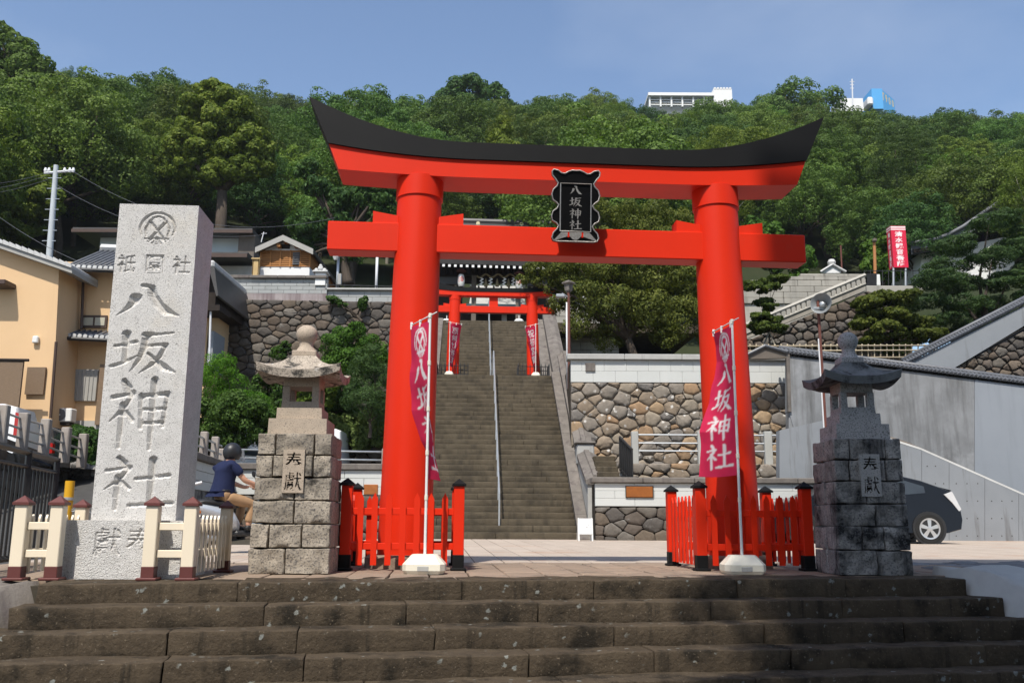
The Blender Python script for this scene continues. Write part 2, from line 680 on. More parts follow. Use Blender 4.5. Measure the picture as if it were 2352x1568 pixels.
MT['granite_rock'] = mat('split_granite', (.385, .335, .27), (.25, .22, .18), 11, .92, .15, fine=((.12, .11, .10), 60, .5, .68), bump=1.0, bscale=30, rnd=.16, bdist=.012,
                         stain=((.035, .032, .028), 3.0, .57, .67))
MT['granite_roof'] = mat('lichen_granite', (.44, .38, .31), (.33, .29, .24), 10, .9, .2, fine=((.15, .13, .11), 80, .5, .66), bump=.5, bscale=55, bdist=.008,
                         stain=((.045, .043, .038), 7.5, .52, .60), spots=((.52, .49, .45), 14, .34))
MT['dark_granite'] = mat('weathered_granite', (.33, .315, .29), (.20, .19, .175), 8, .9, .2, fine=((.09, .09, .09), 60, .5, .68), bump=.6, bscale=34, rnd=.2, bdist=.012,
                         stain=((.018, .018, .018), 3.1, .50, .62), streak=((.022, .022, .022), 7, .54, .66))
MT['dark_granite_smooth'] = mat('weathered_dressed_granite', (.38, .372, .36), (.30, .295, .285), 8, .9, .2, fine=((.1, .1, .1), 80, .5, .7), bump=.3, bscale=50, bdist=.008,
                                stain=((.10, .105, .10), 4, .56, .68))
MT['dark_roof'] = mat('mossy_dark_granite', (.17, .18, .18), (.10, .105, .105), 9, .9, .2, bump=.5, bscale=45, bdist=.01, stain=((.03, .03, .03), 5, .5, .6))
MT['step'] = mat('worn_step_stone', (.088, .067, .045), (.056, .043, .030), 5, .94, .1, bump=.9, bscale=30, rnd=.08, bdist=.014, stain=((.024, .020, .015), 2.6, .52, .66),
                 streak=((.036, .029, .021), 9, .55, .68), spots=((.20, .205, .185), 11.0, .20), fine=((.15, .12, .085), 55, .64, .76))
MT['stair'] = mat('mossy_stair_stone', (.106, .087, .060), (.070, .057, .039), 3.5, .93, .12, bump=.6, bscale=20, rnd=.045, stain=((.05, .042, .03), 1.3, .5, .66), streak=((.06, .05, .036), 5, .52, .64))
MT['slab'] = mat('brown_paving', (.30, .225, .165), (.215, .165, .125), 5, .88, .2, bump=.35, bscale=24, rnd=.1, anis=(1, 3, 1), stain=((.13, .105, .085), 3, .55, .7))
MT['plaza'] = mat('pale_plaza_paving', (.43, .36, .295), (.365, .305, .25), 2.2, .85, .2, bump=.1, bscale=60, rnd=.05, stain=((.36, .22, .15), .55, .56, .72))
MT['joint'] = mat('joint_dirt', (.075, .065, .05), (.05, .045, .035), 8, .95, .1)
MT['asphalt'] = mat('asphalt', (.075, .073, .07), (.055, .054, .052), 3, .92, .15, bump=.3, bscale=120, bdist=.006)
MT['flag'] = mat('grey_flagstone', (.20, .20, .20), (.13, .13, .13), 6, .85, .25, bump=.4, bscale=25, rnd=.14)
MT['rock'] = mat('retaining_wall_stone', (.14, .12, .10), (.085, .075, .065), 3.0, .93, .15, bump=.7, bscale=12, bdist=.03,
                 tints=[(.125, .10, .08), (.085, .078, .072), (.15, .115, .082), (.10, .08, .064), (.135, .12, .10), (.075, .069, .064), (.118, .088, .065), (.165, .15, .13)],
                 stain=((.24, .235, .215), 2.2, .64, .74))
MT['boulder'] = mat('warm_boulder', (.27, .215, .16), (.18, .15, .115), 2.6, .9, .18, bump=.6, bscale=14, bdist=.025,
                    tints=[(.28, .22, .16), (.215, .195, .17), (.34, .205, .105), (.25, .225, .19), (.185, .17, .15), (.30, .255, .195), (.225, .175, .125), (.145, .145, .145), (.35, .235, .13)],
                    spots=((.52, .50, .46), 5.5, .26))
MT['mortar'] = mat('dark_joint', (.035, .03, .024), (.05, .043, .034), 4, .95, .1)
MT['mortar_warm'] = mat('joint_rubble', (.10, .08, .058), (.05, .042, .034), 9, .95, .1, bump=.5, bscale=20)
MT['blockwall'] = mat('grey_block_wall', (.37, .38, .37), (.32, .33, .32), 3, .85, .2, rnd=.06, bump=.1, bscale=50, streak=((.30, .26, .25), 1.6, .58, .74))
MT['blockwall_stain'] = mat('stained_base_course', (.38, .34, .33), (.26, .22, .22), 3, .88, .2, streak=((.2, .16, .16), 3, .45, .6))
MT['white_wall'] = mat('white_block_wall', (.53, .54, .515), (.50, .51, .485), 1.5, .75, .25, rnd=.025, bump=.05, bscale=60, streak=((.58, .58, .55), 1.4, .62, .8))
MT['plaster'] = mat('white_plaster', (.74, .74, .72), (.70, .70, .68), 1.2, .8, .2)
MT['plaster_blue'] = mat('pale_blue_plaster', (.52, .60, .63), (.48, .56, .60), 1.2, .8, .2)
MT['cap'] = mat('stone_coping', (.185, .165, .145), (.12, .107, .095), 4, .9, .2, bump=.4, bscale=30, streak=((.10, .085, .08), 4, .54, .68), rnd=.08)
MT['cap_grey'] = mat('grey_coping', (.42, .415, .39), (.34, .335, .315), 3, .85, .2, streak=((.22, .21, .2), 3, .6, .75))
MT['concrete'] = mat('bare_concrete', (.25, .265, .28), (.215, .23, .245), 1.1, .85, .22, bump=.08, bscale=40, streak=((.13, .13, .13), 3.0, .57, .72))
MT['concrete_old'] = mat('weathered_concrete', (.26, .268, .275), (.17, .174, .178), 1.3, .88, .2, bump=.15, bscale=30, streak=((.085, .085, .082), 3.2, .46, .76), stain=((.31, .318, .325), 1.0, .55, .72))
MT['concrete_new'] = mat('repainted_concrete', (.265, .287, .315), (.24, .262, .288), .7, .85, .2, streak=((.20, .217, .235), 2.2, .5, .8))
MT['concrete_tan'] = mat('tan_block', (.36, .34, .295), (.29, .275, .24), 1.6, .88, .18, rnd=.07, bump=.2, bscale=25, streak=((.22, .205, .18), 2.2, .56, .72))
MT['tile'] = mat('grey_roof_tile', (.13, .135, .145), (.085, .09, .10), 5, .5, .45, rnd=.05)
MT['tile_white'] = mat('pale_ridge_tile', (.55, .55, .53), (.42, .42, .41), 6, .7, .3)
MT['metal_roof'] = mat('dark_metal_roof', (.05, .047, .045), (.07, .065, .06), 2, .5, .4)
MT['brown_trim'] = mat('brown_gutter', (.075, .045, .032), (.06, .036, .026), 3, .5, .4)
MT['stucco'] = mat('ochre_stucco', (.68, .47, .27), (.64, .44, .25), .8, .9, .15, bump=.08, bscale=80, streak=((.60, .41, .23), .9, .55, .8))
MT['reed'] = mat('reed_screen', (.25, .175, .115), (.15, .11, .075), 3, .9, .15, anis=(3, 3, 40), bump=.4, bscale=6)
MT['shutter'] = mat('grey_shutter', (.36, .35, .32), (.32, .31, .285), 2, .6, .3)
MT['glass_dark'] = mat('window_glass', (.04, .05, .055), (.03, .035, .04), 2, .08, .5)
MT['pane_pale'] = mat('frosted_pane', (.45, .42, .32), (.38, .36, .28), 5, .3, .4)
MT['white_plastic'] = mat('white_plastic', (.72, .72, .69), (.68, .68, .65), 3, .45, .4)
MT['cream_plastic'] = mat('cream_plastic', (.73, .69, .57), (.70, .66, .54), 3, .38, .45, stain=((.50, .46, .36), 3, .62, .8))
MT['cream_paint'] = mat('cream_paint', (.76, .66, .50), (.73, .63, .475), 2, .42, .4, rnd=.02)
MT['maroon'] = mat('maroon_paint', (.115, .032, .026), (.10, .028, .023), 3, .45, .4)
MT['black_metal'] = mat('black_metal', (.017, .017, .018), (.026, .026, .026), 4, .45, .4)
MT['steel'] = mat('galvanised_steel', (.48, .50, .51), (.40, .42, .43), 8, .4, .5, metal=.55)
MT['steel_white'] = mat('white_pole', (.66, .67, .68), (.60, .61, .62), 4, .5, .4)
MT['pole_grey'] = mat('concrete_pole', (.46, .50, .52), (.40, .43, .45), 2, .7, .3)
MT['post_concrete'] = mat('concrete_post', (.34, .30, .26), (.25, .22, .195), 3, .9, .2, streak=((.15, .12, .11), 4, .55, .7), rnd=.1)
MT['post_grey'] = mat('grey_concrete_post', (.42, .42, .39), (.36, .36, .335), 3, .88, .2, rnd=.05)
MT['yellow'] = mat('yellow_paint', (.66, .36, .012), (.60, .32, .012), 4, .5, .4, stain=((.25, .13, .03), 5, .66, .8))
MT['wood'] = mat('cedar_siding', (.42, .195, .065), (.31, .135, .042), 4, .7, .25, anis=(1, 1, 9), rnd=.12)
MT['wood_pale'] = mat('pale_wood', (.52, .38, .18), (.45, .32, .15), 4, .7, .25)
MT['wood_dark'] = mat('dark_timber', (.035, .026, .020), (.022, .017, .014), 4, .75, .2)
MT['wood_grey'] = mat('grey_timber', (.16, .135, .11), (.11, .095, .08), 4, .8, .2)
MT['rust'] = mat('rusty_brown_paint', (.15, .055, .04), (.11, .042, .032), 5, .6, .3)
MT['wood_pole'] = mat('orange_brown_pole', (.42, .19, .075), (.36, .16, .06), 5, .7, .2)
MT['bamboo'] = mat('bamboo_fence', (.43, .36, .25), (.33, .275, .19), 6, .7, .3, rnd=.14)
MT['bronze'] = mat('bronze_plate', (.48, .17, .045), (.35, .12, .035), 7, .35, .5, metal=.5)
MT['copper_green'] = mat('green_copper_roof', (.33, .43, .38), (.26, .35, .31), 2.5, .75, .25)
MT['paper'] = mat('lantern_paper', (.78, .77, .73), (.74, .73, .69), 3, .8, .2)
MT['lantern_red'] = mat('lantern_crest', (.55, .06, .04), (.5, .05, .035), 3, .7, .2)
MT['gold'] = mat('gilt', (.62, .54, .32), (.55, .47, .26), 5, .4, .5, metal=.4)
MT['straw'] = mat('straw_rope', (.26, .21, .12), (.2, .16, .09), 12, .9, .1)
MT['hill'] = mat('forest_floor', (.022, .032, .012), (.035, .04, .02), .3, .95, .1)
MT['soil'] = mat('bank_soil', (.055, .052, .03), (.04, .05, .022), 1.2, .95, .1)
MT['bark'] = mat('bark', (.10, .08, .062), (.06, .048, .038), 6, .95, .1, bump=.6, bscale=14, anis=(3, 3, .6), bdist=.03)
MT['bark_pale'] = mat('pale_bark', (.24, .22, .18), (.16, .145, .12), 5, .9, .15, anis=(2, 2, .5))
MT['skin'] = mat('skin', (.50, .27, .175), (.46, .245, .155), 6, .55, .35)
MT['navy'] = mat('navy_cloth', (.013, .018, .050), (.018, .024, .062), 7, .9, .15, bump=.25, bscale=18, bdist=.01)
MT['khaki'] = mat('khaki_cloth', (.36, .225, .125), (.30, .185, .10), 5, .9, .15, bump=.45, bscale=11, bdist=.015)
MT['helmet'] = mat('matt_black_helmet', (.016, .017, .019), (.02, .021, .023), 5, .42, .4)
MT['visor'] = mat('clear_visor', (.55, .58, .60), (.5, .53, .55), 3, .1, .5, alpha=.45)
MT['scooter_silver'] = mat('silver_scooter_paint', (.50, .535, .57), (.46, .495, .53), 3, .28, .5, metal=.3, coat=.4)
MT['rubber'] = mat('rubber', (.018, .018, .018), (.025, .025, .024), 8, .85, .2)
MT['leather'] = mat('black_vinyl', (.016, .016, .017), (.022, .022, .023), 8, .5, .35)
MT['orange_lens'] = mat('orange_lens', (.72, .20, .015), (.66, .17, .012), 3, .2, .5)
MT['red_lens'] = mat('red_lens', (.42, .015, .012), (.36, .012, .01), 3, .2, .5)
MT['clear_lens'] = mat('clear_lens', (.62, .62, .62), (.5, .5, .5), 6, .15, .5)
MT['car_black'] = mat('black_car_paint', (.008, .009, .012), (.009, .010, .013), 2, .2, .2, coat=.12)
MT['car_white'] = mat('white_car_paint', (.74, .75, .75), (.72, .73, .73), 2, .25, .5, coat=.5)
MT['car_dark'] = mat('grey_car_paint', (.05, .06, .075), (.055, .065, .08), 2, .25, .5, coat=.6)
MT['alloy'] = mat('alloy_wheel', (.60, .60, .60), (.55, .55, .55), 4, .3, .5, metal=.6)
MT['flag_red'] = print_mat('banner_cloth', (.62, .024, .085), (.80, .77, .75), .8, .25)
MT['sign_red'] = print_mat('red_sign_panel', (.62, .018, .055), (.82, .80, .78), .55)
MT['sign_white'] = print_mat('white_notice', (.74, .74, .73), (.05, .05, .05), .6)
MT['lantern_print'] = print_mat('paper_lantern', (.78, .77, .73), (.55, .06, .04), .8, .2)
MT['sky_blue'] = print_mat('blue_roof_sign', (.09, .35, .66), (.66, .52, .25), .6)

LEAF = {
    'forest': leaf_mat('broadleaf_foliage', (.056, .102, .022), (.125, .190, .044), .26),
    'dark': leaf_mat('dark_foliage', (.034, .070, .022), (.078, .130, .036), .25),
    'bright': leaf_mat('camphor_foliage', (.062, .112, .016), (.165, .222, .034), .08),
    'bamboo': leaf_mat('bamboo_foliage', (.062, .116, .018), (.150, .210, .036), .25),
    'cherry': leaf_mat('cherry_foliage', (.045, .072, .016), (.130, .165, .036), .12),
    'pine': leaf_mat('pine_foliage', (.030, .066, .024), (.070, .120, .040), .15),
    'conifer': leaf_mat('golden_conifer_foliage', (.055, .13, .012), (.12, .23, .022), .08),
    'ivy': leaf_mat('ivy_foliage', (.032, .066, .015), (.090, .145, .030), .12),
    'hedge': leaf_mat('pale_hedge_foliage', (.085, .125, .035), (.185, .225, .075), .1),
    'maple': leaf_mat('maple_foliage', (.040, .068, .012), (.090, .122, .022), .1),
    'shrub': leaf_mat('shrub_foliage', (.038, .090, .013), (.095, .175, .026), .15),
}


# ---------------------------------------------------------------- brush writing -> masks on a grid
CH_SHI = [[(.21, .97, .035), (.28, .87, .05)],
          [(.05, .73, .03), (.2, .76, .026), (.37, .80, .034), (.24, .58, .034), (.03, .38, .008)],
          [(.22, .62, .04), (.22, .3, .04), (.21, .02, .03)],
          [(.27, .52, .032), (.38, .40, .03)]]
BRUSH = {
    '八': [[(.30, .62, .075), (.27, .48, .06), (.17, .29, .038), (.01, .10, .006)],
          [(.42, .93, .05), (.53, .90, .05), (.56, .68, .056), (.66, .42, .066), (.80, .22, .075), (.99, .12, .02)]],
    '坂': [[(.20, .90, .055), (.21, .6, .045), (.2, .3, .038)],
          [(.04, .62, .03), (.2, .66, .028), (.35, .72, .034)],
          [(.01, .18, .034), (.2, .27, .032), (.39, .42, .012)],
          [(.50, .88, .05), (.7, .89, .028), (.93, .93, .02)],
          [(.52, .88, .05), (.49, .6, .045), (.43, .35, .035), (.29, .06, .008)],
          [(.53, .63, .026), (.7, .66, .032), (.83, .67, .034), (.75, .42, .038), (.6, .2, .034), (.44, .04, .008)],
          [(.56, .47, .026), (.7, .30, .044), (.83, .16, .06), (.99, .07, .02)]],
    '神': CH_SHI + [[(.49, .76, .034), (.51, .5, .03), (.52, .31, .034)],
                   [(.49, .75, .03), (.7, .78, .027), (.91, .79, .036), (.89, .55, .034), (.86, .33, .032)],
                   [(.52, .56, .022), (.88, .58, .022)],
                   [(.52, .36, .024), (.87, .38, .024)],
                   [(.69, .99, .045), (.69, .5, .045), (.685, .0, .03)]],
    '社': CH_SHI + [[(.48, .58, .032), (.7, .61, .028), (.93, .65, .036)],
                   [(.70, .95, .046), (.7, .5, .044), (.69, .14, .038)],
                   [(.41, .09, .034), (.7, .12, .032), (.99, .14, .04)]],
    'crest': [[(.5 + .47 * math.cos(a), .5 + .47 * math.sin(a), .03) for a in np.linspace(R(200), R(-20), 18)],
              [(.30, .20, .05), (.5, .45, .05), (.72, .72, .06)], [(.70, .20, .05), (.5, .45, .05), (.28, .72, .06)],
              [(.28, .72, .04), (.36, .84, .04), (.5, .88, .045), (.64, .84, .04), (.72, .72, .04)],
              [(.24, .68, .035), (.16, .5, .04), (.2, .3, .035)], [(.76, .68, .035), (.84, .5, .04), (.8, .3, .035)]]
             + [[(.5, .26, .012), (.5 + .44 * math.sin(a), .5 - .44 * math.cos(a), .036)] for a in np.linspace(-.85, .85, 7)],
    'fan': [],
}


def brush_mask(U, V, ch, cx, cy, w, h, grow=1.0):
    """True where the brush character covers (U, V); box centred (cx, cy)"""
    m = np.zeros(U.shape, bool)
    X, Y = (U - cx) / w + .5, (V - cy) / h + .5
    for st in BRUSH[ch]:
        for (x0, y0, r0), (x1, y1, r1) in zip(st[:-1], st[1:]):
            dx, dy = x1 - x0, y1 - y0
            L = dx * dx + dy * dy + 1e-9
            t = np.clip(((X - x0) * dx + (Y - y0) * dy) / L, 0, 1)
            d = np.hypot(X - x0 - t * dx, Y - y0 - t * dy)
            m |= d < (r0 + (r1 - r0) * t) * grow
    return m


_glyphs = {}


def glyph_tris(ch, bold):
    if (ch, bold) not in _glyphs:
        cu = bpy.data.curves.new("glyph", 'FONT')
        cu.body = ch
        cu.resolution_u = 3
        cu.offset = bold
        ob = bpy.data.objects.new("glyph", cu)
        col.objects.link(ob)
        me = ob.to_mesh()
        me.calc_loop_triangles()
        vv = np.array([v.co[:2] for v in me.vertices])
        tt = np.array([t.vertices[:] for t in me.loop_triangles])
        ob.to_mesh_clear()
        bpy.data.objects.remove(ob)
        bpy.data.curves.remove(cu)
        lo, hi = vv.min(0), vv.max(0)
        c = (lo + hi) / 2
        s = max((hi - lo).max(), .5)
        _glyphs[ch, bold] = ((vv - c) / s + .5, tt)
    return _glyphs[ch, bold]


def glyph_mask(U, V, ch, cx, cy, w, h, bold=0.0):
    vv, tt = glyph_tris(ch, bold)
    X, Y = (U - cx) / w + .5, (V - cy) / h + .5
    m = np.zeros(U.shape, bool)
    near = (X > -.05) & (X < 1.05) & (Y > -.05) & (Y < 1.05)
    xs, ys = X[near], Y[near]
    mm = np.zeros(xs.shape, bool)
    for a, b, c in vv[tt]:
        d1 = (xs - b[0]) * (a[1] - b[1]) - (a[0] - b[0]) * (ys - b[1])
        d2 = (xs - c[0]) * (b[1] - c[1]) - (b[0] - c[0]) * (ys - c[1])
        d3 = (xs - a[0]) * (c[1] - a[1]) - (c[0] - a[0]) * (ys - a[1])
        mm |= ~(((d1 < 0) | (d2 < 0) | (d3 < 0)) & ((d1 > 0) | (d2 > 0) | (d3 > 0)))
    m[near] = mm
    return m


def carve_depth(mask, step, levels):
    d = np.zeros(mask.shape)
    cur = mask.copy()
    for _ in range(levels):
        d += cur * step
        n = cur.copy()
        n[1:] &= cur[:-1]; n[:-1] &= cur[1:]; n[:, 1:] &= cur[:, :-1]; n[:, :-1] &= cur[:, 1:]
        cur = n
    return d


def carved_slab(x0, x1, z0, z1, y0, y1, cell, masks, step, levels, rough=0.0, seed=0):
    """block whose front face (y0, towards -Y) is cut by masks(U, V) -> bool"""
    nx, nz = max(2, int((x1 - x0) / cell)), max(2, int((z1 - z0) / cell))
    U, V = np.meshgrid(np.linspace(x0, x1, nx + 1), np.linspace(z0, z1, nz + 1))
    d = carve_depth(masks(U, V), step, levels)
    if rough:
        rg = np.random.default_rng(seed)
        n_ = rg.normal(0, rough, d.shape)
        n_[0] = n_[-1] = 0; n_[:, 0] = n_[:, -1] = 0
        d = d + n_
    d[0] = d[-1] = 0; d[:, 0] = d[:, -1] = 0
    vs_ = np.stack([U, y0 + d, V], -1).reshape(-1, 3).tolist()
    w = nx + 1
    fs = []
    for k in range(nz):
        for i in range(nx):
            fs.append((k * w + i, k * w + i + 1, (k + 1) * w + i + 1, (k + 1) * w + i))
    b = len(vs_)
    vs_ += [(x0, y1, z0), (x1, y1, z0), (x1, y1, z1), (x0, y1, z1)]
    bl, br, tr, tl = b, b + 1, b + 2, b + 3
    fs += [(bl, tl, tr, br)]
    fs += [tuple([bl, br] + [i for i in range(nx, -1, -1)])]
    fs += [tuple([tr, tl] + [nz * w + i for i in range(nx + 1)])]
    fs += [tuple([tl, bl] + [k * w for k in range(nz + 1)])]
    fs += [tuple([br, tr] + [k * w + nx for k in range(nz, -1, -1)])]
    me = bpy.data.meshes.new("carved")
    me.from_pydata(vs_, [], fs)
    me.update()
    return me


def printed_grid(rows_fn, nu, nv, mask, name):
    """sheet rows_fn(u, v) -> point, u, v in 0..1, with attribute ink = mask(U, V)"""
    U, V = np.meshgrid(np.linspace(0, 1, nu + 1), np.linspace(0, 1, nv + 1))
    ink = mask(U, V).astype(float)
    s = ink.copy()
    s[1:-1, 1:-1] = (ink[1:-1, 1:-1] * 4 + ink[:-2, 1:-1] + ink[2:, 1:-1] + ink[1:-1, :-2] + ink[1:-1, 2:]) / 8
    vs_ = [rows_fn(u, v) for u, v in zip(U.ravel(), V.ravel())]
    w = nu + 1
    fs = [(j * w + i, j * w + i + 1, (j + 1) * w + i + 1, (j + 1) * w + i) for j in range(nv) for i in range(nu)]
    me = bpy.data.meshes.new(name)
    me.from_pydata(vs_, [], fs)
    at = me.attributes.new("ink", 'FLOAT', 'POINT')
    at.data.foreach_set("value", s.ravel())
    me.polygons.foreach_set("use_smooth", [True] * len(me.polygons))
    me.update()
    return me


# ================================================================ THE SETTING
# ---------------------------------------------------------------- ground, street, platform
structure(MB().box(-400, 400, -60, 600, -1.4, -1.02).build("ground", MT['asphalt']))

STEP_C, STEP_RZ = Vector((0.0, 7.50, 0)), R(10.0)
step_c, step_s = math.cos(STEP_RZ), math.sin(STEP_RZ)


def step_y(x):
    """where the front edge of the platform lies at x"""
    return STEP_C.y + math.tan(STEP_RZ) * x


SM = Matrix.Translation(STEP_C) @ Matrix.Rotation(STEP_RZ, 4, 'Z')
front_steps = obj("front_steps", MB().box(-3.62, 4.75, .32, 2.2, -1.1, -.06).prism([(.2, -1.1), (-1.7, -1.1), (.2, -.20)], -3.6, 4.7, 'X').mesh("core"), MT['joint'])
front_steps.location = STEP_C
front_steps.rotation_euler = (0, 0, STEP_RZ)
structure(front_steps)
RISE, TREAD = .145, .30
rng = random.Random(5)
left_end = [-3.50, -3.58, -3.68, -3.85, -4.1, -4.3, -4.5]
right_end = [4.02, 4.14, 4.32, 4.60, 4.9, 5.2, 5.5]
for r_ in range(7):
    x = left_end[r_]
    i = 0
    while x < right_end[r_] - .05:
        L = rng.uniform(.85, 1.75)
        if right_end[r_] - (x + L) < .6:
            L = right_end[r_] - x
        dep = .36 if r_ else .50
        me = rough_block(L - rng.uniform(.002, .007), dep + .08, RISE + .02, (max(6, int(L * 12)), 3, 3), .010, 5.0, rng.randint(0, 9999), .009)
        o = obj("step_block", me, MT['step'], front_steps)
        o.location = (x + L / 2, (dep + .08) / 2 - TREAD * r_ + rng.uniform(-.008, .008), -RISE * (r_ + 1) - .02 + rng.uniform(-.004, .004))
        x += L
        i += 1

# sloping kerbs that close the flight at both ends
def cheek(name, label, pts, seed):
    """pts: top-line points in the step frame (x, y, z) from the top down"""
    mb = MB()
    rows = []
    fine = []
    for p_, q_ in zip(pts[:-1], pts[1:]):
        fine += [tuple(a_ + (b_ - a_) * k_ / 4 for a_, b_ in zip(p_, q_)) for k_ in range(4)]
    pts = fine + [pts[-1]]
    for k, (x, y, z, w) in enumerate(pts):
        row = []
        for j in range(7):
            t = j / 6
            dz = -.5 if j in (0, 6) else 0
            q = Vector((x + w * t, y, z))
            n_ = noise.noise_vector(q * 2.3 + Vector((seed, 0, 0))) * .06 + noise.noise_vector(q * 7) * .03
            row.append(SM @ (q + n_ + Vector((0, 0, dz))))
        rows.append(row)
    mb.grid(rows)
    o = mb.build(name, MT['cap_grey'] if seed == 4 else MT['cap'], smooth=True)
    return tag(o, label, "kerb stone")


cheek("stair_kerb", "worn sloping stone kerb at the left end of the front steps",
      [(-4.35, .5, .00, .85), (-4.35, .1, .0, .83), (-4.5, -.3, -.12, .88), (-4.75, -.62, -.30, .98), (-5.2, -1.0, -.52, 1.1), (-5.6, -1.4, -.72, 1.3), (-5.9, -1.9, -1.05, 1.4)], 1)
cheek("stair_kerb", "rough sloping stone kerb at the shaded right end of the front steps",
      [(3.96, .6, .06, .8), (3.96, .2, .06, .9), (4.02, -.15, .02, 1.0), (4.12, -.5, -.10, 1.0), (4.3, -.85, -.26, 1.0), (4.6, -1.25, -.48, 1.1), (5.0, -1.9, -.85, 1.2)], 4)

# brown slabs of the platform
platform = structure(MB().prism([(-12, step_y(-12) + .3), (16, step_y(16) + .3), (16, 12.2), (-12, 11.0)], -.3, -.035, 'Z').build("platform", MT['joint']))
TOR_RZ = R(4.5)
pc, ps = math.cos(TOR_RZ), math.sin(TOR_RZ)
slab_meshes = {}
rng = random.Random(8)
XW = .345
for i in range(-15, 16):
    y = .05 + (rng.random() * .4)
    while y < 3.1:
        L = rng.uniform(.7, 1.25)
        x = i * XW
        # local frame: origin at (0.2, 7.62), rotated with the steps at the front
        q0 = Matrix.Rotation(TOR_RZ, 3, 'Z') @ Vector((x, y + L / 2, 0)) + Vector((.2, 7.55, 0))
        yf = step_y(q0.x) + .42
        yb = 11.05 + .078 * q0.x
        lo, hi = max(q0.y - L / 2, yf), min(q0.y + L / 2, yb)
        if hi - lo > .12:
            key = round((hi - lo) / .05)
            if key not in slab_meshes:
                slab_meshes[key] = rough_block(XW - .012, max(.1, key * .05 - .012), .05, (3, 5, 1), .0035, 7, key, .008)
            place("paving_slab", slab_meshes[key], MT['slab'], platform, (q0.x, (lo + hi) / 2, -.052 + rng.uniform(-.003, .003)), TOR_RZ)
        y += L

# pale plaza beyond, rising very slightly to the long stairway
def plaza_z(y):
    return -.004 + max(0, y - 11.0) * .0072


plaza = structure(MB().add([(-14, 9.9, -.03), (40, 14.2, -.03), (40, 40, .17), (-14, 40, .17)], [(0, 1, 2, 3)]).build("plaza", MT['joint'], recalc=False))
plaza_mesh = {}
rng = random.Random(3)
for i in range(-16, 46):
    for j in range(6):
        y0, y1 = 11.06 + j * 2.1, 11.06 + (j + 1) * 2.1
        x = i * .345 + .1
        ym = (y0 + y1) / 2
        q = Vector((x - .078 * (ym - 11), ym + .078 * x, 0))
        if abs(q.x / q.y) > .62 or q.x < -3.4 and q.y > 17: continue
        if 'a' not in plaza_mesh:
            plaza_mesh['a'] = MB().box(-.167, .167, -1.046, 1.046, -.03, 0, .004).mesh("slab")
        o = place("plaza_slab", plaza_mesh['a'], MT['plaza'], plaza, (q.x, q.y, plaza_z(q.y)))
        o.rotation_euler = (math.atan(.0072), 0, TOR_RZ)

# irregular flagstones to the right of the platform
flags = structure(MB().prism([(3.6, 8.35), (12, 9.8), (12, 13.2), (4.3, 11.6)], -.3, -.03, 'Z').build("flagstone_paving", MT['joint']))
rng = random.Random(12)
for poly in cells([(4.05, 8.55), (7.6, 9.25), (9.6, 12.4), (4.6, 11.4)], .36, 21, 1.2):
    me, cu, cz = stone_mesh(poly, .05, .022, .06, rng)
    o = obj("flagstone", me, MT['flag'], flags)
    o.location = (cu, cz, -.01 + rng.uniform(-.006, .006))
    o.rotation_euler = (R(-90), 0, 0)

# asphalt lane climbing on the left behind the monument
lane = MB()
lane.grid([[Vector((-13.5, 9.0, -.02)), Vector((-3.9, 9.7, -.02))], [Vector((-13.5, 13, -.005)), Vector((-4.6, 13, .01))],
           [Vector((-13.5, 20, .65)), Vector((-6.5, 20, .5))], [Vector((-14, 27, 1.9)), Vector((-8, 27, 1.7))]])
structure(lane.build("side_lane", MT['asphalt'], smooth=True))

# ---------------------------------------------------------------- the long stairway
ST_RZ = R(2.6)
STC = Vector((-.27, 22.0, .08))            # middle of the foot of the stairs
stair = obj("stairway", MB().prism([(-.0, -.1), (7.05, 4.95), (11.2, 4.95), (16.2, 8.7), (22, 8.7), (22, -.1)], -1.83, 1.83, 'X').mesh("core"), MT['joint'])
stair.location = STC
stair.rotation_euler = (0, 0, ST_RZ)
structure(stair)
N1, RUN1, RISE1 = 32, 7.0 / 32, 4.98 / 32
rng = random.Random(31)


def flight(n, y0, z0, run, rise, w):
    for k in range(n):
        x = -w
        cuts = sorted(rng.uniform(-w * .85, w * .85) for _ in range(rng.choice((1, 2, 2))))
        for e in cuts + [w]:
            if e - x < .25 and e < w: continue
            L = e - x
            me = rough_block(L - .004, run + .07, rise + .03, (max(3, int(L * 5)), 1, 1), .006, 6, rng.randint(0, 999), .012)
            o = obj("stair_step", me, MT['stair'], stair)
            o.location = (x + L / 2, y0 + run * k + (run + .07) / 2 + rng.uniform(-.006, .006), z0 + rise * k - .03 + rng.uniform(-.006, .004))
            x = e


flight(N1, 0, 0, RUN1, RISE1, 1.84)
LAND_Z = 4.98
N2, RUN2, RISE2 = 24, 5.2 / 24, 3.78 / 24
flight(N2, 10.9, LAND_Z, RUN2, RISE2, 1.92)
land = MB().box(-2.6, 2.6, 6.95, 10.95, LAND_Z - .2, LAND_Z, .01)
land.build("landing", MT['stair'], stair)
TOP_Z = LAND_Z + 3.78
MB().box(-9, 9, 16.05, 30, TOP_Z - .4, TOP_Z, .01).build("upper_terrace", MT['stair'], stair)
SMT = Matrix.Translation(STC) @ Matrix.Rotation(ST_RZ, 4, 'Z')


def S(x, y, z):
    return SMT @ Vector((x, y, z))


# stone strips and copings that flank the flights
def flank(x0, x1, y0, z0, y1, z1, name, m, drop=1.2):
    mb = MB().prism([(y0, z0 - drop), (y1, z1 - drop), (y1, z1), (y0, z0)], x0, x1, 'X')
    return mb.build(name, m, stair)


